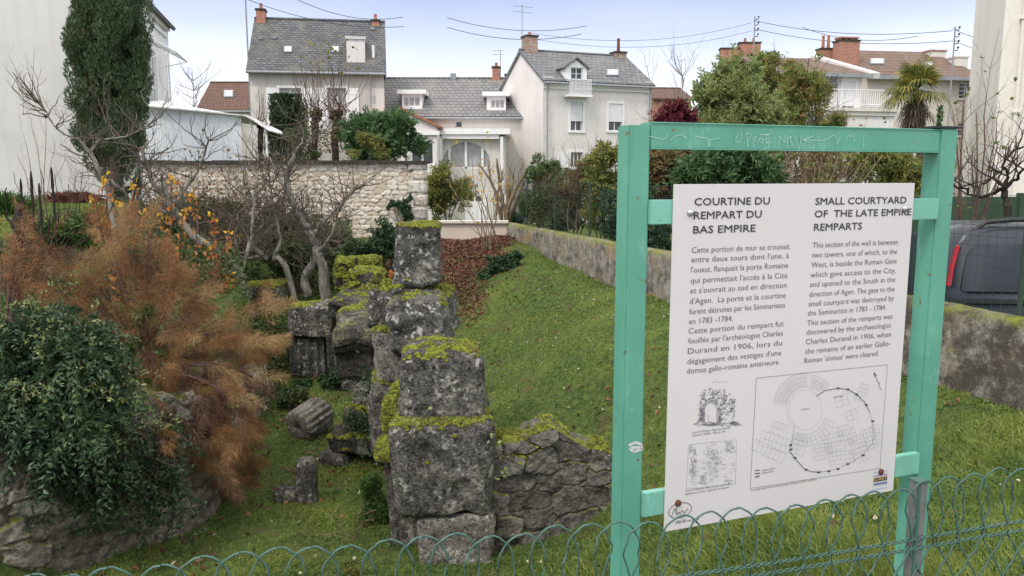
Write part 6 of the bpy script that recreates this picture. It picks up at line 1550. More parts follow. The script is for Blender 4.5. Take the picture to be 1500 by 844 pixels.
# clipped yew column
B = px_blobs([(402, 160, 11, 32), (418, 152, 12, 30), (436, 157, 11, 30), (418, 190, 28, 45), (402, 215, 14, 30), (434, 215, 14, 30), (418, 235, 26, 25)], 35.5)
root = thing("yew", "dark clipped flat topped yew in front of the grey house", "shrub", (B[3][0][0], 35.5, g1(B[3][0][0], 35.5)))
P, D = crown(split_blobs(B, rngc, 12, .42), 16000, rngc, .3, 2.5, .6, 6); P[:, 2] = np.minimum(P[:, 2], at(418, 139 + 3, 35.5).z + rngc.random(len(P)) * .12)
leaf_obj("foliage", P, D * .5 + np.array([0, 0, 1]), .16, .05, "yew", root, rngc, .5, 0, tuple(root.location)); m = MB(); m.tube([(0, 0, 0), (0, 0, 2)], .12, 6); m.build("stem", MATS["bark_brown"], root)
shrub("laurel_hedge", "big rounded dark green hedge above the stone wall beside the porch", "hedge", 30, [(555, 190, 40, 22), (585, 185, 22, 18), (520, 200, 20, 26), (560, 215, 48, 22), (596, 205, 10, 22), (545, 177, 18, 10)], 15000, .15, .06, "laurel", 31, split=10, twig=6, gap=.36, spray=(.5, 14, .1))
shrub("garden_shrub", "pale green thin shrub in front of the dark hedge on the stone wall", "shrub", 26.5, [(540, 212, 20, 22), (520, 224, 26, 10), (565, 222, 16, 10)], 3800, .10, .045, "mixed_yellow", 32, split=6, twig=14, gap=.44, tw_l=.7, tw_r=.012)
shrub("garden_shrub", "grey green shrub beside the thin yew above the stone wall", "shrub", 28, [(432, 205, 22, 22), (455, 222, 14, 12)], 2600, .10, .045, "undergrowth", 33, split=6, twig=16, gap=.46, tw_l=.8, tw_r=.012)
# pollarded trees with long shoots
def pollard(px, py, Y, label, seed, ytop, k=20, spread=42, leafpx=None, s=1.0):
    rng_ = random.Random(seed); h = at(px, py, Y); b = foot(px + 4, Y); root = thing("pollarded_tree", label, "tree", tuple(b), group="pollarded trees behind the stone wall"); H_ = h - b
    m = MB(); limb(m, [(0, 0, -.1), H_ * .35 + Vector((.08, 0, 0)), H_ * .7 + Vector((-.06, 0, 0)), H_], .13 * s, .15 * s, rng_, 8, 3, .03)
    for i in range(7): a_ = rng_.uniform(0, 6.28); q = H_ + Vector((math.cos(a_) * .25, math.sin(a_) * .2, rng_.uniform(-.15, .2))) * s; limb(m, [H_, q], .12 * s, .10 * s, rng_, 7, 2, .03)
    m.build("trunk", MATS["bark_dark"], root, True)
    m = MB(); tips = []
    for i in range(k):
        tx = px + rng_.gauss(0, spread * .5); t_ = at(tx, ytop + rng_.uniform(0, 55), Y + rng_.gauss(0, .6)) - b; a0 = H_ + Vector((rng_.gauss(0, .2), rng_.gauss(0, .15), .1)); mid = a0.lerp(t_, .45) + Vector(((t_.x - a0.x) * .22, 0, -.1))
        Q = limb(m, [a0, mid, t_], .020, .007, rng_, 4, 4, .015); tips += Q[-3:]
    m.build("shoots", MATS["bark_red"], root)
    if leafpx:
        P = []
        for (lx, ly, n_, r_) in leafpx:
            c = at(lx, ly, Y) - b; P += [(c.x + rng_.gauss(0, r_), c.y + rng_.gauss(0, r_), c.z + rng_.gauss(0, r_ * 1.2)) for _ in range(n_)]
        P = np.array(P); V, F = leaf_geo(P, .17, .13, rngc, None, 1, .2, .2); np_obj("leaves", V, F, MATS["mixed_yellow"], root)
    if s > .8:
        P = np.array([tuple(H_ + Vector((rng_.gauss(0, .3), rng_.gauss(0, .25), rng_.uniform(-1.5, .2)))) for _ in range(500)]); V, F = leaf_geo(P, .12, .07, rngc, None, 1); np_obj("trunk_ivy", V, F, MATS["brown_garden"], root)
pollard(462, 170, 33, "pollarded tree with a sheaf of long shoots, thin yellow leaves on the left", 41, 80, 26, 46, [(458, 78, 14, .25), (470, 92, 10, .25), (455, 95, 8, .3)])
pollard(493, 168, 32.5, "pollarded tree with a sheaf of long shoots, yellow leaves to its right", 42, 80, 24, 40, [(480, 75, 14, .22), (488, 90, 10, .3), (510, 90, 7, .3), (500, 72, 7, .2)])
pollard(384, 186, 31, "small pollarded stump with few thin shoots left of the yew", 43, 130, 8, 14, None, .7)

# coppiced bush at the end of the pit, shrub beside the wall
def coppice(px, py, Y, tops, r0, label, seed, mat, kids=2, name="coppiced_shrub", leafn=0, leafmat="yellow_leaf", lev=1, kl=.6, seg=5):
    rng_ = random.Random(seed); b = foot(px, Y, py); root = thing(name, label, "shrub", tuple(b)); m = MB(); tips = []
    for (tx, ty, r_) in tops:
        t_ = at(tx, ty, Y + rng_.gauss(0, .3)) - b; st = Vector((rng_.gauss(0, .12), rng_.gauss(0, .1), -.05)); mid = st.lerp(t_, .5) + Vector((-(t_.x) * .12 + rng_.gauss(0, .08), rng_.gauss(0, .08), .05))
        Q = limb(m, [st, mid, t_], r0 * r_, r0 * r_ * .45, rng_, 6, 4, .015)
        for q in range(kids):
            i = rng_.randint(len(Q) // 3, len(Q) - 1); d = (t_ - st).normalized() + Vector((rng_.gauss(0, .5), rng_.gauss(0, .5), .2)); grow(m, Q[i], d, kl * rng_.uniform(.5, 1.2), r0 * r_ * .3, lev, rng_, .12, 2, .12, .6, .6, seg, tips)
    m.build("stem", MATS[mat], root, True)
    if leafn:
        P = np.array([tuple(tips[rng_.randrange(len(tips))][0] + Vector((rng_.gauss(0, .04), rng_.gauss(0, .04), rng_.gauss(0, .04)))) for _ in range(leafn)]); V, F = leaf_geo(P, .09, .06, rngc, np.array([0, 0, -.4]), 1); np_obj("leaves", V, F, MATS[leafmat], root)
    return root
coppice(738, 325, 22.6, [(700, 240, .8), (715, 235, .7), (728, 232, .9), (745, 245, 1.0), (774, 248, 1.2), (768, 262, 1), (752, 262, .9), (737, 250, .8), (760, 290, .7)], .075, "coppiced bare shrub with thick cut stems against the garage", 51, "bark_tan", 2, kl=.5)
coppice(716, 366, 19.6, [(655, 262, .5), (672, 240, .5), (690, 225, .5), (700, 250, .5), (640, 300, .4), (662, 290, .4), (725, 262, .5), (715, 240, .5), (683, 262, .5), (745, 290, .4), (705, 300, .5), (735, 280, .4)], .03, "thin stemmed bare bush with a few yellow leaves above the dead leaf bank", 52, "bark_tan", 2, leafn=70, kl=.7)
shrub("garden_shrub", "green and yellow bushy shrub at the end of the stone wall", "shrub", 25.5, [(655, 272, 24, 26), (640, 295, 14, 30), (675, 285, 18, 24), (655, 255, 16, 14)], 6000, .10, .05, "mixed_yellow", 53, split=9, twig=16, gap=.43, tw_l=.8, tw_r=.014, spray=(.4, 10, .0))
hb = hit(728, 398); P_ = px_blobs([(728, 392, 18, 13), (714, 400, 14, 9), (744, 384, 16, 10), (755, 376, 12, 7), (722, 382, 10, 12)], hb.y)
P_ = [((c[0], c[1], max(c[2], g1(c[0], c[1]) + .1)), r) for c, r in P_]
shrub("evergreen_bush", "low dark green spreading bush on the slope by the dead leaf bank", "bush", hb.y, P_, 3000, .075, .045, "ivy", 54, split=8, twig=6, gap=.36, tw_l=.3, tw_r=.006, base=tuple(hb))
shrub("evergreen_bush", "small rounded dark bush behind the far end of the garden wall", "bush", 23.5, [(757, 318, 12, 12), (750, 322, 8, 8)], 1500, .09, .05, "ivy", 55, split=6, gap=.3)
# garden behind the long wall
shrub("bamboo", "light green feathery tall plant behind the far part of the garden wall", "plant", 23.2, [(795, 275, 20, 40), (812, 260, 12, 26), (785, 300, 14, 26)], 5000, .19, .03, "fern_green", 61, split=9, twig=24, gap=.42, tw_l=1.2, tw_r=.012)
shrub("garden_shrub", "dark twiggy shrub with reddish stems behind the mesh fence", "shrub", 21.0, [(838, 285, 18, 36), (825, 310, 12, 22), (852, 262, 14, 22)], 4200, .09, .05, "undergrowth", 62, split=9, twig=40, gap=.45, stems="bark_red", tw_l=1.0, tw_r=.012)
shrub("garden_shrub", "yellow green leafy shrub just left of the sign frame", "shrub", 18.6, [(885, 235, 18, 22), (880, 275, 22, 34), (865, 310, 20, 26), (900, 225, 12, 16), (905, 300, 25, 40)], 8500, .085, .05, "mixed_yellow", 63, split=9, twig=26, gap=.41, tw_l=.8, tw_r=.012, spray=(.4, 10, .1))
shrub("garden_shrub", "dark green shrub low behind the wall and the left sign post", "shrub", 17.2, [(900, 310, 22, 30), (930, 300, 25, 40), (890, 335, 16, 14), (960, 345, 25, 18)], 7000, .085, .055, "ivy", 64, split=9, twig=10, gap=.36, tw_l=.6, tw_r=.012, spray=(.3, 10, .2))
shrub("garden_shrub", "brown and reddish fading shrub seen inside the sign frame's left top", "shrub", 17.8, [(965, 250, 18, 30), (985, 240, 20, 28), (950, 290, 20, 30), (975, 280, 20, 26)], 7000, .09, .055, "brown_garden", 65, split=9, twig=20, gap=.40, tw_l=.8, tw_r=.012, spray=(.4, 10, .2))
shrub("laurel_bush", "dense dark green laurel right above the panel's left half", "bush", 17.0, [(1040, 245, 45, 36), (1085, 240, 42, 38), (1010, 262, 22, 26), (1060, 215, 30, 20), (1120, 255, 25, 28), (1050, 300, 70, 40)], 15000, .12, .055, "laurel", 66, split=10, twig=8, gap=.38, spray=(.4, 11, .2))
coppice(1190, 330, 16.5, [(1150 + i * 11, 222 + (i * 37 % 25), .5) for i in range(14)] + [(1180 + i * 12, 262, .5) for i in range(6)], .03, "tangle of bare brown twigs above the middle of the panel", 67, "bark_tan", 4, leafn=260, leafmat="mixed_yellow", kl=.9, lev=2)
shrub("garden_shrub", "yellowing shrub above the right half of the panel", "shrub", 17.5, [(1255, 250, 30, 26), (1290, 245, 26, 26), (1320, 250, 26, 30), (1225, 262, 22, 20), (1340, 270, 20, 26), (1290, 300, 60, 30)], 9000, .085, .05, "mixed_yellow", 68, split=9, twig=36, gap=.43, tw_l=.9, tw_r=.012, spray=(.4, 10, .1))
for k_, (Yb, bl, nn, mt, tw, lab) in enumerate((
    (20.0, [(800, 300, 22, 30), (835, 295, 24, 34), (865, 280, 22, 36), (820, 325, 30, 16)], 7000, "undergrowth", 70, "twiggy grey green hedge plant along the middle of the mesh fence"),
    (19.2, [(850, 262, 24, 30), (880, 250, 22, 34), (835, 280, 18, 22)], 4200, "brown_garden", 70, "faded pinkish brown twiggy bush behind the mesh fence"),
    (18.4, [(1140, 250, 24, 26), (1180, 245, 34, 28), (1225, 250, 30, 28), (1160, 280, 50, 24)], 5200, "brown_garden", 120, "fading brown bush full of twigs above the middle of the panel"),
    (19.0, [(1300, 242, 34, 26), (1345, 250, 26, 34), (1260, 240, 30, 26), (1380, 265, 20, 34)], 7000, "mixed_yellow", 60, "yellow green bushes reaching behind the right sign post"),
    (22.4, [(770, 300, 12, 26), (785, 262, 14, 22)], 2200, "fern_green", 24, "narrow light green plant by the pale house corner"))):
    shrub("garden_shrub", lab, "shrub", Yb, bl, nn, .085, .04, mt, 160 + k_, split=10, twig=tw, gap=.43, tw_l=.9, tw_r=.011, stems="bark_tan")
# viburnum, photinia, red shrub
shrub("viburnum_tree", "leafy light green small tree with pointed leaves, standing above the sign frame", "tree", 23, [(1075, 110, 26, 30), (1040, 150, 26, 34), (1095, 150, 34, 40), (1060, 190, 44, 40), (1120, 190, 30, 40), (1020, 205, 18, 30), (1085, 230, 55, 30), (1052, 118, 12, 26), (1100, 118, 12, 26), (1030, 125, 8, 18)], 19000, .16, .06, "viburnum", 71, split=12, twig=40, gap=.39, gscale=1.6, tw_l=1.0, tw_r=.018, f=.38, spread=.7, spray=(.6, 14, -.1))
shrub("holm_oak", "dense round dark tree crown behind the leafy green small tree", "tree", 31, [(1135, 100, 30, 26), (1120, 120, 24, 24), (1155, 115, 22, 26), (1140, 85, 16, 12)], 9000, .14, .05, "photinia", 72, split=10, twig=14, gap=.36, gscale=1.5)
shrub("photinia_tree", "airy small tree with green leaves turning orange and red at the tips", "tree", 24.2, [(1165, 95, 18, 16), (1180, 125, 30, 28), (1160, 165, 30, 34), (1200, 160, 26, 34), (1215, 135, 16, 20), (1228, 160, 10, 20), (1150, 205, 30, 26), (1195, 205, 30, 24), (1222, 190, 12, 24), (1185, 85, 14, 10)], 17000, .12, .042, "photinia", 73, split=12, twig=60, gap=.45, gscale=1.5, tw_l=1.0, tw_r=.014, f=.36, spray=(.5, 12, .05))
shrub("red_shrub", "dark red leaved shrub at the top left of the sign frame", "shrub", 21.5, [(992, 164, 13, 12), (1006, 174, 14, 12), (968, 172, 14, 12), (985, 185, 24, 16), (985, 215, 24, 20)], 5200, .12, .05, "red_leaf", 74, split=9, twig=20, gap=.42, tw_l=.8, tw_r=.012, stems="bark_red", spray=(.5, 12, .3))
def bare_tree(name, label, px, Y, ytop, seed, k=7, w=22, r=.07, py=250):
    b = foot(px, Y, py); rng_ = random.Random(seed); root = thing(name, label, "tree", tuple(b)); m = MB(); t_ = at(px, ytop, Y) - b
    Q = limb(m, [(0, 0, -.1), t_ * .35, t_ * .7, t_], r, r * .15, rng_, 6, 5, .04)
    for i in range(k * 3):
        q = Q[rng_.randint(len(Q) // 3, len(Q) - 1)]; d = Vector((rng_.gauss(0, .8), rng_.gauss(0, .6), .6)); grow(m, q, d, t_.z * rng_.uniform(.14, .3), r * .35, 2, rng_, .14, 3, .12, .6, .62, 5)
    m.build("branches", MATS["bark_grey"], root); return root
bare_tree("bare_tree", "bare thin tree against the white sky left of the leafy green tree", 1000, 48, 112, 81, 8)
bare_tree("bare_tree", "bare grey tree far off between the white house and the brown roof", 283, 52, 118, 82, 9)
bare_tree("bare_tree", "thin bare sapling right of the slate house's ridge, beyond the long low house", 955, 55, 120, 83, 4)
# fan palm
pc = at(1343, 132, 26.5); b = foot(1340, 26.5); root = thing("fan_palm", "shaggy trunked fan palm with yellowing leaves in front of the cream house", "palm tree", tuple(b)); c = pc - b; prp = random.Random(9)
m = MB(); m.tube([(0, 0, -.1), (0, .05, c.z * .5), c - Vector((0, 0, .1))], [.17, .15, .17], 10); m.build("trunk", MATS["palm_trunk"], root)
def fan(mbV, mbF, o, d, L, rad, nseg=15, droop=.3):
    d = d.normalized(); s_ = d.cross(Vector((0, 0, 1))); s_ = s_.normalized() if s_.length > .05 else Vector((1, 0, 0)); n_ = s_.cross(d); hub = o + d * L
    for i in range(nseg):
        a_ = (i / (nseg - 1) - .5) * 3.7; v_ = (d * math.cos(a_) + s_ * math.sin(a_)); l_ = rad * (1 - .18 * abs(a_) / 1.85) * prp.uniform(.85, 1.1); tip = hub + v_ * l_ - Vector((0, 0, 1)) * l_ * droop * (prp.uniform(.6, 1.5)); mid = hub + v_ * l_ * .6 - Vector((0, 0, 1)) * l_ * droop * .2
        w_ = v_.cross(n_).normalized() * .022; k_ = len(mbV); mbV += [hub, mid + w_ + n_ * .01, tip, mid - w_ + n_ * .01]; mbF.append((k_, k_ + 1, k_ + 2, k_ + 3))
V_ = []; F_ = []; Vd = []; Fd = []; st = MB()
for i in range(46):
    el = prp.uniform(-.35, 1.35); az = prp.uniform(0, 6.283); d = Vector((math.cos(az) * math.cos(el), math.sin(az) * math.cos(el), math.sin(el))); L_ = prp.uniform(.35, .7); fan(V_, F_, c, d, L_, prp.uniform(.56, .76), 17, .25 + .25 * (el < .3)); st.tube([c, c + d * L_], .012, 3, False)
for i in range(44):
    az = prp.uniform(0, 6.283); el = prp.uniform(-1.35, -.55); d = Vector((math.cos(az) * math.cos(el), math.sin(az) * math.cos(el), math.sin(el))); o_ = c - Vector((0, 0, prp.uniform(.1, .9))); fan(Vd, Fd, o_, d, prp.uniform(.2, .5), prp.uniform(.35, .5), 11, .6)
np_obj("fan_leaves", [tuple(v_) for v_ in V_], np.array(F_), MATS["palm_leaf"], root); np_obj("dry_leaves", [tuple(v_) for v_ in Vd], np.array(Fd), MATS["palm_dry"], root); st.build("leaf_stalks", MATS["fern_green"], root)
shrub("garden_shrub", "thin leafy shoot climbing beside the palm trunk", "shrub", 24, [(1375, 180, 6, 22), (1385, 200, 10, 14), (1365, 205, 14, 10)], 700, .13, .06, "laurel", 91, split=5, twig=6, gap=.38)
# right edge: bare shrub and crooked tree
coppice(1418, 330, 12.5, [(1400, 190, .7), (1412, 150, .6), (1430, 165, .6), (1445, 140, .5), (1425, 215, .7), (1460, 175, .5), (1490, 195, .5), (1408, 240, .6), (1455, 230, .5), (1480, 215, .5)], .03, "bare brown arching shrub behind the right sign post", 92, "bark_red", 5, kl=.8, lev=2, leafn=50, leafmat="mixed_yellow")
b = foot(1478, 10.8, 300); rng_ = random.Random(6); root = thing("crooked_tree", "crooked dark mossy tree with bent limbs above the parked car", "tree", tuple(b)); m = MB(); o_ = Vector(b)
T_ = [at(1476, 330, 10.8) - o_, at(1474, 295, 10.8) - o_, at(1470, 275, 10.8) - o_]; limb(m, [Vector((0, 0, -.1))] + T_, .055, .04, rng_, 8, 4, .012); J = T_[-1]
for L_ in ([(1440, 288), (1415, 280), (1395, 268)], [(1488, 262), (1500, 250), (1530, 240)], [(1478, 255), (1470, 240), (1485, 222), (1505, 214)], [(1455, 262), (1440, 270), (1425, 300)]):
    Q = limb(m, [J] + [at(x, y, 10.8 + rng_.gauss(0, .15)) - o_ for x, y in L_], .028, .010, rng_, 6, 4, .012)
    for i in range(7): grow(m, Q[rng_.randint(3, len(Q) - 1)], Vector((rng_.gauss(0, .6), rng_.gauss(0, .5), .5)), rng_.uniform(.35, .7), .011, 1, rng_, .08, 3, .16, .7)
m.build("trunk", MATS["bark_dark"], root, True)

# ------------------------------------------------------------------ fig trees on the left bank
def fig(label, Y, trunks, seed, twigs=26, r=.11, tl=1.0, up=.11):
    r *= .85; twigs *= .85
    rng_ = random.Random(seed); x0, y0 = trunks[0][0][:2]; o_ = at(x0, y0, Y); gb = g1(o_.x, o_.y); o_ = Vector((o_.x, o_.y, gb)); root = thing("fig_tree", label, "tree", tuple(o_)); m = MB(); m2 = MB(); first = True
    for T_ in trunks:
        y_ = Y + (T_[0][2] if len(T_[0]) > 2 else 0); rr = T_[-1]; pts = [at(p[0], p[1], Y + (p[2] if len(p) > 2 else 0)) - o_ for p in T_[:-1]]
        if first: pts[0].z = -.15
        first = False
        Q = limb(m, pts, r * rr[0], r * rr[1], rng_, 9, 5, .012)
        for i in range(int(twigs * len(Q) / 20)):
            j = rng_.randint(len(Q) // 3, len(Q) - 1); d = Vector((rng_.gauss(0, .8), rng_.gauss(0, .6), rng_.uniform(-.2, .9)))
            grow(m2, Q[j], d, tl * rng_.uniform(.3, .85), .011, 2, rng_, up, 2, .17, .7, .62, 6)
    m.build("trunk", MATS["bark_grey"], root, True); m2.build("twigs", MATS["twig_grey"], root)
fig("pale barked bare fig tree leaning up left in front of the conifer's foot", 13.2, [[(168, 330), (162, 300), (150, 262), (132, 225), (118, 205), (.62, .3)], [(150, 262), (175, 275), (198, 310, .3), (200, 340, .4), (.4, .28)], [(132, 225), (150, 205), (185, 200), (230, 180), (.3, .1)], [(118, 205), (85, 190), (68, 165), (62, 150), (.22, .07)]], 101, 30, .10, .9)
fig("bare fig tree with a long pale trunk slanting down to the right", 14.0, [[(372, 440), (352, 408), (325, 376), (290, 348), (262, 320), (243, 293), (240, 262, .2), (.78, .55)], [(243, 293), (222, 262), (212, 235), (208, 215), (.45, .2)], [(250, 305), (290, 250, .2), (305, 200, .3), (.35, .12)], [(262, 320), (225, 300, -.3), (205, 255, -.3), (.3, .12)], [(352, 408), (365, 355, .2), (372, 300, .3), (378, 250, .3), (.4, .15)]], 102, 30, .12, 1.0)
fig("thick trunked bare fig tree with twisted pale limbs near the mossy blocks", 15.2, [[(478, 438), (474, 408), (466, 370), (456, 345), (444, 325), (430, 300), (420, 262), (430, 225), (.95, .4)], [(452, 436), (446, 410), (458, 385), (464, 362), (450, 335), (.75, .5)], [(456, 345), (478, 320), (500, 300, .3), (520, 275, .3), (.5, .15)], [(430, 300), (410, 265, -.2), (395, 230, -.3), (.35, .12)], [(430, 225), (445, 205), (440, 180), (.3, .1)], [(466, 370), (485, 345, -.3), (492, 315, -.3), (.4, .12)]], 103, 36, .13, 1.1)
fig("low bare fig tree with curling limbs left of the thick trunked one", 15.0, [[(440, 420), (420, 392), (385, 375), (368, 350), (362, 315), (367, 285), (.6, .35)], [(400, 382), (410, 350), (400, 300, .2), (392, 250, .2), (.4, .15)], [(385, 375), (355, 378), (345, 350, -.2), (350, 310, -.2), (.4, .15)], [(368, 350), (385, 330), (395, 290), (.3, .1)]], 104, 34, .11, 1.0)
# a dense thicket of bare twigs behind the figs
coppice(330, 360, 17.5, [(250 + i * 10, 285 + (i * 53 % 50), .5) for i in range(20)], .026, "thicket of thin bare stems in front of the pale stone wall", 105, "bark_brown", 6, kl=1.0, lev=2, leafn=500, leafmat="brown_garden")
shrub("bramble", "green bramble mound in front of the stone wall behind the fig trees", "shrub", 19.5, [(350, 322, 40, 24), (400, 330, 40, 26), (310, 325, 34, 22), (450, 332, 40, 20), (490, 345, 26, 14)], 8500, .10, .06, "undergrowth", 106, split=9, twig=50, gap=.45, tw_l=1.0, tw_r=.014)
shrub("wall_ivy", "dark ivy patch climbing the right part of the stone wall", "ivy", 22.75, [(592, 305, 10, 16), (600, 290, 6, 10), (575, 300, 8, 8), (606, 315, 6, 12)], 700, .10, .07, "ivy", 107, split=5, gap=.42, tw_r=.008)
shrub("evergreen_bush", "dark green leafy bush against the wall left of the tallest upright stone", "bush", 18.5, [(560, 345, 18, 22), (545, 372, 20, 20), (575, 365, 14, 20), (520, 368, 16, 16)], 4200, .085, .05, "ivy", 108, split=8, twig=14, gap=.40, tw_l=.6, tw_r=.01, spray=(.3, 10, .2))
shrub("seedling_shrub", "small rusty orange leaved seedling among the mossy blocks", "shrub", 13.2, [(545, 408, 20, 12), (560, 400, 14, 10), (530, 415, 10, 8)], 700, .05, .03, "orange_leaf", 109, split=5, twig=14, gap=.44, tw_l=.3, tw_r=.005)
for k_, (Yb, bl, nn, mt, lab) in enumerate((
    (16.6, [(300, 395, 40, 26), (330, 380, 40, 30), (270, 400, 34, 24), (365, 372, 26, 22)], 6500, "brown_garden", "brown and green bramble tangle under the slanting pale fig trunk"),
    (17.6, [(420, 372, 44, 32), (455, 360, 36, 30), (395, 350, 34, 28), (500, 372, 26, 22)], 7500, "undergrowth", "dark bramble thicket behind the thick trunked fig tree"),
    (18.2, [(260, 330, 40, 34), (300, 320, 34, 34), (225, 345, 30, 26), (345, 330, 34, 30)], 8000, "undergrowth", "weedy thicket on the bank in front of the stone wall's left half"),
    (13.4, [(120, 335, 34, 20), (90, 345, 30, 22), (150, 350, 30, 18), (60, 350, 24, 20)], 5000, "fern_green", "patch of tall green weeds on the left slope below the lawn"),
    (11.6, [(210, 360, 36, 22), (250, 385, 32, 22), (170, 390, 26, 18)], 4200, "undergrowth", "low weeds around the thin yellow leaved saplings"))):
    shrub("bramble" if k_ < 3 else "weed_patch", lab, "shrub" if k_ < 3 else "weeds", Yb, bl, nn, .085, .045, mt, 140 + k_, split=9, twig=60 if k_ < 3 else 12, gap=.44, tw_l=.9 if k_ < 3 else .4, tw_r=.011, stems="bark_brown")
# saplings with yellow and orange leaves
def yellow_sapling(label, px, py, Y, tops, seed):
    rng_ = random.Random(seed); b = foot(px, Y, py); root = thing("fig_sapling", label, "sapling", tuple(b), group="thin saplings with hanging yellow leaves"); m = MB(); Py = []; Po = []
    for (tx, ty) in tops:
        t_ = at(tx, ty, Y + rng_.gauss(0, .15)) - b; s0 = Vector((rng_.gauss(0, .15), rng_.gauss(0, .15), -.05)); Q = limb(m, [s0, s0.lerp(t_, .5) + Vector((rng_.gauss(0, .05), 0, 0)), t_], .014, .006, rng_, 5, 5, .01)
        Py += [tuple(t_ + Vector((rng_.gauss(0, .035), rng_.gauss(0, .03), rng_.gauss(.0, .045)))) for _ in range(7)]
        for q in Q[-9:]:
            Po += [tuple(q + Vector((rng_.gauss(0, .05), rng_.gauss(0, .04), -.05 - rng_.random() * .10))) for _ in range(4)]
    m.build("stem", MATS["bark_red"], root)
    V, F = leaf_geo(np.array(Py), .075, .07, rngc, np.array([0, -.2, -.3]), .8, .15, .0); np_obj("leaves", V, F, MATS["yellow_leaf"], root)
    V, F = leaf_geo(np.array(Po), .09, .055, rngc, np.array([0, 0, -1.2]), .6, .3, .0); np_obj("hanging_leaves", V, F, MATS["orange_leaf"], root)
yellow_sapling("thin sapling bunch with yellow tips in front of the leaning pale fig", 165, 380, 11.0, [(155, 265), (175, 300), (150, 327), (195, 272), (135, 295)], 111)
yellow_sapling("thin sapling bunch with yellow tips in front of the slanting pale trunk", 255, 385, 12.0, [(252, 262), (280, 283), (270, 310), (240, 318), (258, 365), (212, 310)], 112)
yellow_sapling("thin sapling bunch with yellow tips right of the slanting pale trunk", 310, 400, 12.6, [(313, 318), (335, 343), (305, 365), (336, 402), (338, 415)], 113)

# ------------------------------------------------------------------ lower left: feathery brown shrub, evergreen bush, stalks
def plume_set(plumes, seed, n_hair, Lh, wd):
    rg_ = np.random.default_rng(seed); PP = []; AA = []
    for (a, b, r) in plumes:
        a = np.array(a); b = np.array(b); t_ = rg_.random(n_hair) ** .8; p = a + (b - a) * t_[:, None]; ax = (b - a) / (np.linalg.norm(b - a) + 1e-9)
        side = unit(rg_.normal(size=(n_hair, 3))); PP.append(p + side * (r * (1 - t_ * .6) * rg_.random(n_hair))[:, None]); AA.append(ax * .9 + side * .9 + np.array([0, 0, -.15]))
    P = np.concatenate(PP); A = np.concatenate(AA); return hair_geo(P, A, Lh, wd, rg_, .25)
pf = random.Random(21); Yf = 8.2
b = foot(215, Yf, 560); root = thing("feathery_shrub", "large feathery rust brown shrub spilling over the pit edge", "shrub", tuple(b)); bo = np.array(tuple(b))
centers = [(215, 420, 1.0), (180, 380, .6), (150, 440, .7), (235, 470, .9), (270, 500, 1.1), (300, 470, .9), (330, 520, .9), (290, 560, 1.0), (340, 590, .8), (250, 560, 1.0), (300, 620, .9), (345, 650, .7), (320, 690, .6), (215, 520, 1.0), (180, 470, 1.0), (260, 620, .7), (240, 400, .9), (200, 345, .4), (250, 690, .5), (380, 500, .5), (370, 560, .4), (125, 390, .35), (160, 350, .35), (60, 430, .4), (95, 395, .4), (35, 395, .35), (110, 440, .45), (75, 360, .3), (390, 470, .4), (280, 430, .8), (360, 630, .5), (270, 660, .7), (300, 665, .6), (235, 600, .8), (205, 585, .7), (270, 595, .8), (290, 645, .7), (250, 655, .6), (225, 640, .5), (310, 710, .3), (345, 690, .4)]
plumes = []; stems = MB()
for (px, py, s_) in centers:
    for i in range(int(12 * s_) + 3):
        Yp = Yf + pf.gauss(-.1, .42) - (.3 if py > 560 else 0); tx, ty = px + pf.gauss(0, 20), py + pf.gauss(0, 20); c = np.array(tuple(at(tx, ty, Yp))) - bo
        cen = np.array(tuple(at(215, 500, Yf))) - bo; out = c - cen; out /= np.linalg.norm(out) + 1e-6
        dirv = out * .7 + np.array([pf.gauss(0, .4), pf.gauss(0, .4), pf.gauss(.25 if py < 480 else -.15, .3)]); dirv /= np.linalg.norm(dirv); L_ = pf.uniform(.18, .40)
        plumes.append((c - dirv * L_ * .5, c + dirv * L_ * .5, .075)); 
        if i % 3 == 0: stems.tube([tuple(c * .35 + np.array([0, 0, .1])), tuple(c * .75 + np.array([pf.gauss(0, .04), 0, .05])), tuple(c + dirv * L_ * .5)], [.008, .005, .002], 4, False)
pf.shuffle(plumes)
k1 = []; k2 = []; k3 = []
for p_ in plumes:
    w_ = float(vnoise(np.array([p_[1]]), 1.9, 6)[0]) + pf.gauss(0, .12) + .18 * (p_[1][2] > .55); (k2 if w_ > .72 else k3 if w_ < .43 else k1).append(p_)
for k_, mt, sd_ in ((k1, "feather_brown", 5), (k2, "feather_tan", 6), (k3, "feather_dark", 7)):
    V, F = plume_set(k_, sd_, 240, .09, .0026); np_obj("feathery_foliage", V, F, MATS[mt], root)
for (px, py, r_) in ((215, 290, .014), (240, 340, .010), (195, 260, .010), (230, 300, .008), (140, 330, .010), (255, 350, .008)):
    t_ = np.array(tuple(at(px, py, Yf + pf.gauss(0, .2)))) - bo; limb(stems, [(pf.gauss(0, .06), pf.gauss(0, .06), 0), tuple(t_ * .5 + np.array([pf.gauss(0, .04), 0, 0])), tuple(t_)], r_, .003, pf, 5, 4, .01)
stems.build("stem", MATS["bark_red"], root)
plumes = []
b = foot(-10, 7.4, 480); root = thing("feathery_plant", "pale ochre feathery shoots at the left edge around the dark trunk", "plant", tuple(b)); bo = np.array(tuple(b)); m = MB()
for i in range(26):
    px, py = pf.gauss(30, 40), pf.gauss(385, 38); c = np.array(tuple(at(px, py, 7.6 + pf.gauss(0, .4)))) - bo; L_ = pf.uniform(.15, .35); d = np.array([pf.gauss(0, .4), pf.gauss(0, .4), .8]); plumes.append((c - d * L_ / 2, c + d * L_ / 2, .04)); m.tube([(pf.gauss(0, .1), 0, 0), tuple(c * .6), tuple(c)], .004, 3, False)
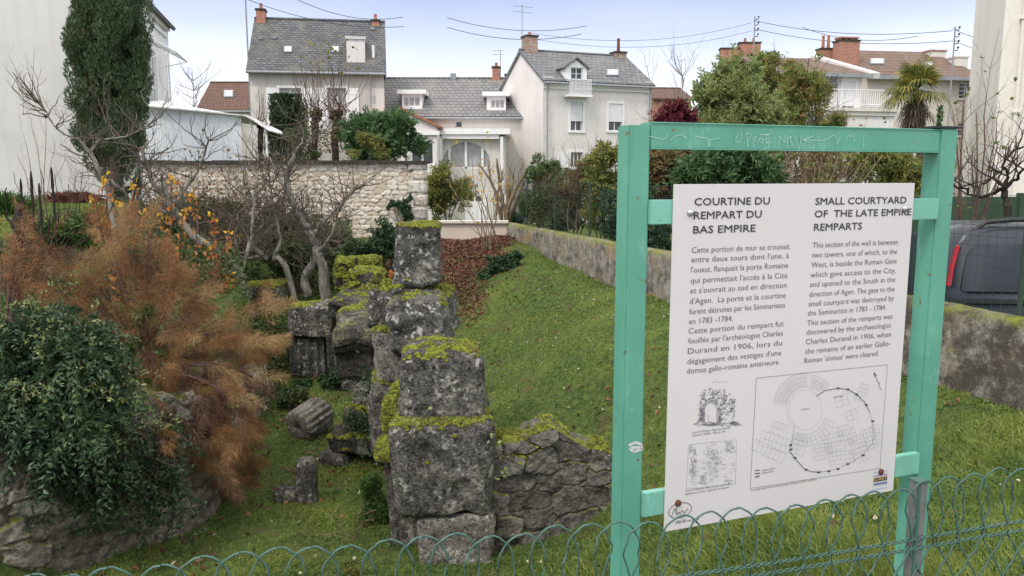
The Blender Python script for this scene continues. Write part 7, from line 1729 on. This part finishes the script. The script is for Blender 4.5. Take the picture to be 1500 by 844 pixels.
V, F = plume_set(plumes, 6, 80, .07, .0045); np_obj("feathery_foliage", V, F, MATS["feather_brown"], root); m.build("stem", MATS["bark_red"], root)
shrub("weed_patch", "bright green leafy weeds poking through the middle of the feathery brown shrub", "weeds", 7.9, [(265, 560, 14, 12), (215, 450, 16, 14), (330, 600, 9, 8), (180, 560, 18, 16), (130, 400, 18, 14), (240, 610, 10, 14)], 1500, .055, .028, "viburnum", 171, split=5, twig=14, gap=.42, tw_l=.3, tw_r=.005, spray=(.22, 8, .3))
# evergreen bush over the retaining wall
Bx = px_blobs([(40, 560, 85, 70), (110, 540, 75, 60), (150, 600, 44, 50), (50, 490, 64, 40), (0, 620, 70, 70), (100, 630, 80, 60), (168, 655, 30, 42), (10, 500, 60, 36), (120, 520, 34, 26), (30, 610, 70, 36, -.45), (100, 625, 60, 40, -.4), (-30, 590, 60, 40, -.5)], 6.7)
Bx = [((c[0], c[1] + (.0 if c[2] > -.3 else -.05), c[2]), (r[0], r[1] * .8, r[2])) for c, r in Bx]
base = foot(40, 7.0, 560); root = thing("evergreen_bush", "large dark green small leaved bush hanging over the lower left wall", "bush", tuple(base))
rg_ = np.random.default_rng(61); P, D = crown(split_blobs(Bx, rg_, 26, .27), 40000, rg_, .44, 2.4, .6, 62)
P, D = P[:2100] - np.array(base), D[:2100] * .7 + np.array([.15, -.25, .1]) + rg_.normal(0, .4, (len(P[:2100]), 3)); V, F = sprays(P, D, 15, .36, .55, .058, .030, rg_); np_obj("foliage", V, F, MATS["cotoneaster"], root)
m = MB(); pr_ = random.Random(4); o_ = Vector(base); strand = []; long_ = []
for i in range(75):
    c, r = Bx[pr_.randrange(len(Bx))]; q = Vector(c) - o_ + Vector((pr_.gauss(0, .6) * r[0], pr_.gauss(-.3, .3) * r[1], pr_.uniform(.3, .9) * r[2])); d_ = Vector((pr_.gauss(.2, .5), pr_.gauss(-.2, .3), pr_.uniform(.1, .8))).normalized(); L_ = pr_.uniform(.25, .6)
    Q = limb(m, [q, q + d_ * L_ * .6, q + d_ * L_ + Vector((0, 0, -.12))], .005, .002, pr_, 4, 4, .006); long_ += [(tuple(v_), tuple(d_)) for v_ in Q for _ in range(2)]
for i in range(70):
    c, r = Bx[pr_.randrange(len(Bx))]; q = Vector(c) - o_; limb(m, [(pr_.gauss(0, .3), pr_.gauss(0, .1), 0), q * .6, q + Vector((pr_.gauss(0, .25), pr_.gauss(-.15, .15), pr_.gauss(-.05, .2)))], .010, .003, pr_, 4, 3, .01)
for i in range(190):   # trailing strands down the wall and out over the brown shrub
    px = pr_.uniform(5, 260); y0 = 645 + (px - 130) * .1 + pr_.uniform(-50, 45); a_ = at(px, y0, 6.35 + .5 * px / 260) - o_; L_ = pr_.uniform(.2, .8); q1 = a_ + Vector((pr_.gauss(.05, .08), -.05, -L_ * .5)); q2 = a_ + Vector((pr_.gauss(.12, .12), -.03, -L_)); Q = limb(m, [a_, q1, q2], .005, .0025, pr_, 4, 5, .01); strand += [tuple(q + Vector((pr_.gauss(0, .03), pr_.gauss(0, .03), pr_.gauss(0, .02)))) for q in Q for _ in range(3)]
m.build("stem", MATS["bark_brown"], root)
V, F = leaf_geo(np.array([l_[0] for l_ in long_]) + rg_.normal(0, .015, (len(long_), 3)), .045, .022, rg_, np.array([l_[1] for l_ in long_]), .7, .2, .2); np_obj("shoot_leaves", V, F, MATS["viburnum"], root)
V, F = leaf_geo(np.array(strand), .055, .032, rg_, np.array([0, -.2, -.3]), .9, .15, .2); np_obj("trailing_leaves", V, F, MATS["cotoneaster"], root)
# gnarled trunk at the left edge with dark stalks
rng_ = random.Random(77); b = foot(14, 8.3, 430); root = thing("gnarled_trunk", "dark gnarled trunk with bare stems at the left edge", "tree trunk", tuple(b)); o_ = Vector(b); m = MB()
limb(m, [(0, 0, -.2), at(16, 420, 8.3) - o_, at(24, 380, 8.3) - o_, at(28, 340, 8.3) - o_, at(30, 300, 8.3) - o_], .085, .03, rng_, 9, 5, .012)
for L_ in ([(24, 380), (60, 400), (105, 440)], [(28, 340), (12, 320), (10, 275)], [(22, 395), (0, 410), (-20, 430)]): limb(m, [at(x, y, 8.3) - o_ for x, y in L_], .022, .006, rng_, 6, 4, .01)
for i in range(9): limb(m, [at(30 + i * 5, 390, 8.3) - o_, at(45 + i * 13, 330, 8.3) - o_, at(20 + i * 20, 240 + rng_.uniform(-20, 50), 8.4) - o_], .007, .003, rng_, 4, 4, .012)
m.build("trunk", MATS["bark_dark"], root, True)
for k_, (px, pt, pb, lab) in enumerate(((30, 262, 330, "leftmost tall dark seed stalk of the dried clump"), (45, 250, 335, "tallest dark seed stalk in the middle of the dried clump"), (57, 268, 335, "shorter dark seed stalk on the right of the dried clump"), (75, 245, 290, "thin dark seed stalk standing apart against the white wall"))):
    Ys = 11.5; b = foot(px + 2, Ys, pb); t_ = at(px, pt, Ys) - Vector(b); o = thing("dried_mullein", lab, "plant", tuple(b), group="dried dark seed stalks"); m = MB(); m.tube([(0, 0, 0), t_ * .5, t_ * .62], [.012, .012, .011], 5); m.build("stem", MATS["bark_dark"], o)
    m = MB(); rr = [rng_.uniform(.014, .022) for _ in range(16)]; rr[-1] = .008; m.tube([t_ * (.5 + .5 * i / 15) for i in range(16)], rr, 7)
    if k_ < 3:
        for s_ in (-1, 1): e0 = t_ * .55; e1 = e0 + Vector((s_ * .09, 0, .1)); e2 = e1 + Vector((s_ * .04, 0, .22)); m.tube([e0, e1, e1.lerp(e2, .5), e2], [.008, .013, .015, .008], 6)
    m.build("seed_head", MATS["bark_dark"], o)
# grass clump, red-brown bush, bare sapling on the lawn
b = foot(8, 22, 290); o = thing("pampas_clump", "tuft of long green grass at the left edge of the lawn", "grass clump", tuple(b)); n = 900
P = np.stack([rngc.normal(0, .25, n), rngc.normal(0, .2, n), np.zeros(n)], 1); A = rngc.normal(size=(n, 3)) * np.array([.45, .45, .1]) + np.array([0, 0, 1]); V, F = hair_geo(P, A, 1.0, .022, rngc, .35); np_obj("blades", V, F, MATS["fern_green"], o)
b = foot(105, 27, 290); o = thing("dead_fern", "low heap of red brown dead fronds at the foot of the white wall", "fern", tuple(b)); n = 2600
P = np.stack([rngc.normal(0, .35, n), rngc.normal(0, .3, n), rngc.random(n) * .25], 1); A = rngc.normal(size=(n, 3)) + np.array([0, 0, .3]) + P * 1.5; V, F = hair_geo(P, A, .34, .03, rngc, .3); plain("dead_frond", (.15, .06, .035), .9, .3, 8); np_obj("fronds", V, F, MATS["dead_frond"], o)
coppice(60, 300, 19, [(45, 175, .5), (65, 160, .5), (35, 200, .4), (80, 205, .4), (25, 225, .4), (95, 235, .4)], .022, "thin bare sapling stems in front of the white wall", 121, "bark_tan", 3, kl=.6)
coppice(115, 290, 22, [(100, 262, .5), (115, 255, .5), (130, 262, .5), (90, 270, .4), (140, 268, .4), (122, 248, .5)], .02, "small grey bare bush at the foot of the white wall", 122, "bark_brown", 6, kl=.5, lev=2)
shrub("evergreen_bush", "small dark green bush at the foot of the tall conifer", "bush", 25, [(195, 262, 14, 16), (205, 275, 10, 10), (180, 275, 12, 10)], 1800, .09, .05, "ivy", 123, split=6, gap=.36)
# ------------------------------------------------------------------ small plants among the stones
def creeper(label, pts, Y, n, seed, mat="ivy", L=.05, w=.04, sz=.05, name="ivy"):
    rng_ = random.Random(seed); b = at(pts[-1][0], pts[-1][1], Y); o = thing(name, label, "ivy" if name == "ivy" else "plant", tuple(b)); m = MB(); P_ = [at(x, y, Y - .02) - b for x, y in pts]; Q = limb(m, P_, .005, .003, rng_, 4, 5, .01); m.build("stem", MATS["bark_brown"], o)
    P = np.array([tuple(Q[rng_.randrange(len(Q))] + Vector((rng_.gauss(0, sz), rng_.gauss(-.03, .03), rng_.gauss(0, sz)))) for _ in range(n)]); V, F = leaf_geo(P, L, w, rngc, np.array([0, -.3, -.2]), .9, .12, .0); np_obj("leaves", V, F, MATS[mat], o)
creeper("trailing ivy beside the pale column stump", [(545, 540), (540, 570), (548, 600), (540, 640), (550, 660)], 9.2, 330, 1, sz=.09)
creeper("ivy carpet on the squat block under the column stump", [(515, 612), (530, 620), (550, 618), (555, 632)], 9.25, 220, 2, sz=.07)
creeper("small pale ivy sprig on the moss ledge of the nearest pier", [(628, 612), (612, 610), (605, 625), (598, 650)], 6.66, 16, 3, "viburnum", .05, .045, .05)
creeper("single ivy shoot creeping down at the join of pier and rubble wall", [(722, 640), (728, 665), (740, 690), (730, 700)], 6.75, 14, 4, "viburnum", .045, .04, .03)
shrub("ivy_mound", "ivy and yellow leaves at the foot of the fluted pilaster pieces", "ivy", 12.6, [(490, 560, 24, 18), (445, 575, 30, 16), (515, 565, 14, 22), (470, 590, 26, 10)], 4200, .06, .045, "ivy", 131, split=8, gap=.36, tw_r=.004)
shrub("fern_weed", "bright green feathery weed at the left foot of the nearest pier", "weed", 7.6, [(545, 715, 16, 24), (552, 745, 18, 26), (540, 765, 16, 18)], 5200, .06, .010, "fern_green", 132, split=8, twig=16, gap=.38, tw_l=.25, tw_r=.004)
b = hit(520, 795); o = thing("dry_twig", "pale dry branching twig lying by the feathery green weed", "twig", tuple(b)); m = MB(); rng_ = random.Random(5)
for (tx, ty) in ((505, 770), (520, 758), (530, 752), (500, 785)): grow(m, (0, 0, 0), at(tx, ty, b.y) - b, .34, .006, 2, rng_, .0, 4, .08, .45, .5, 5)
m.build("branches", MATS["straw"], o)
shrub("ivy_mound", "dark ivy around the flutes of the fallen column drum", "ivy", 11.6, [(440, 580, 26, 14), (420, 590, 14, 10)], 1600, .055, .04, "undergrowth", 133, split=6, gap=.38, tw_r=.004)
shrub("fern_weed", "tuft of yellow green weeds at the bottom by the pier foot", "weed", 6.6, [(545, 822, 22, 14), (520, 832, 18, 10)], 1500, .05, .012, "mixed_yellow", 134, split=6, gap=.38, tw_r=.003)
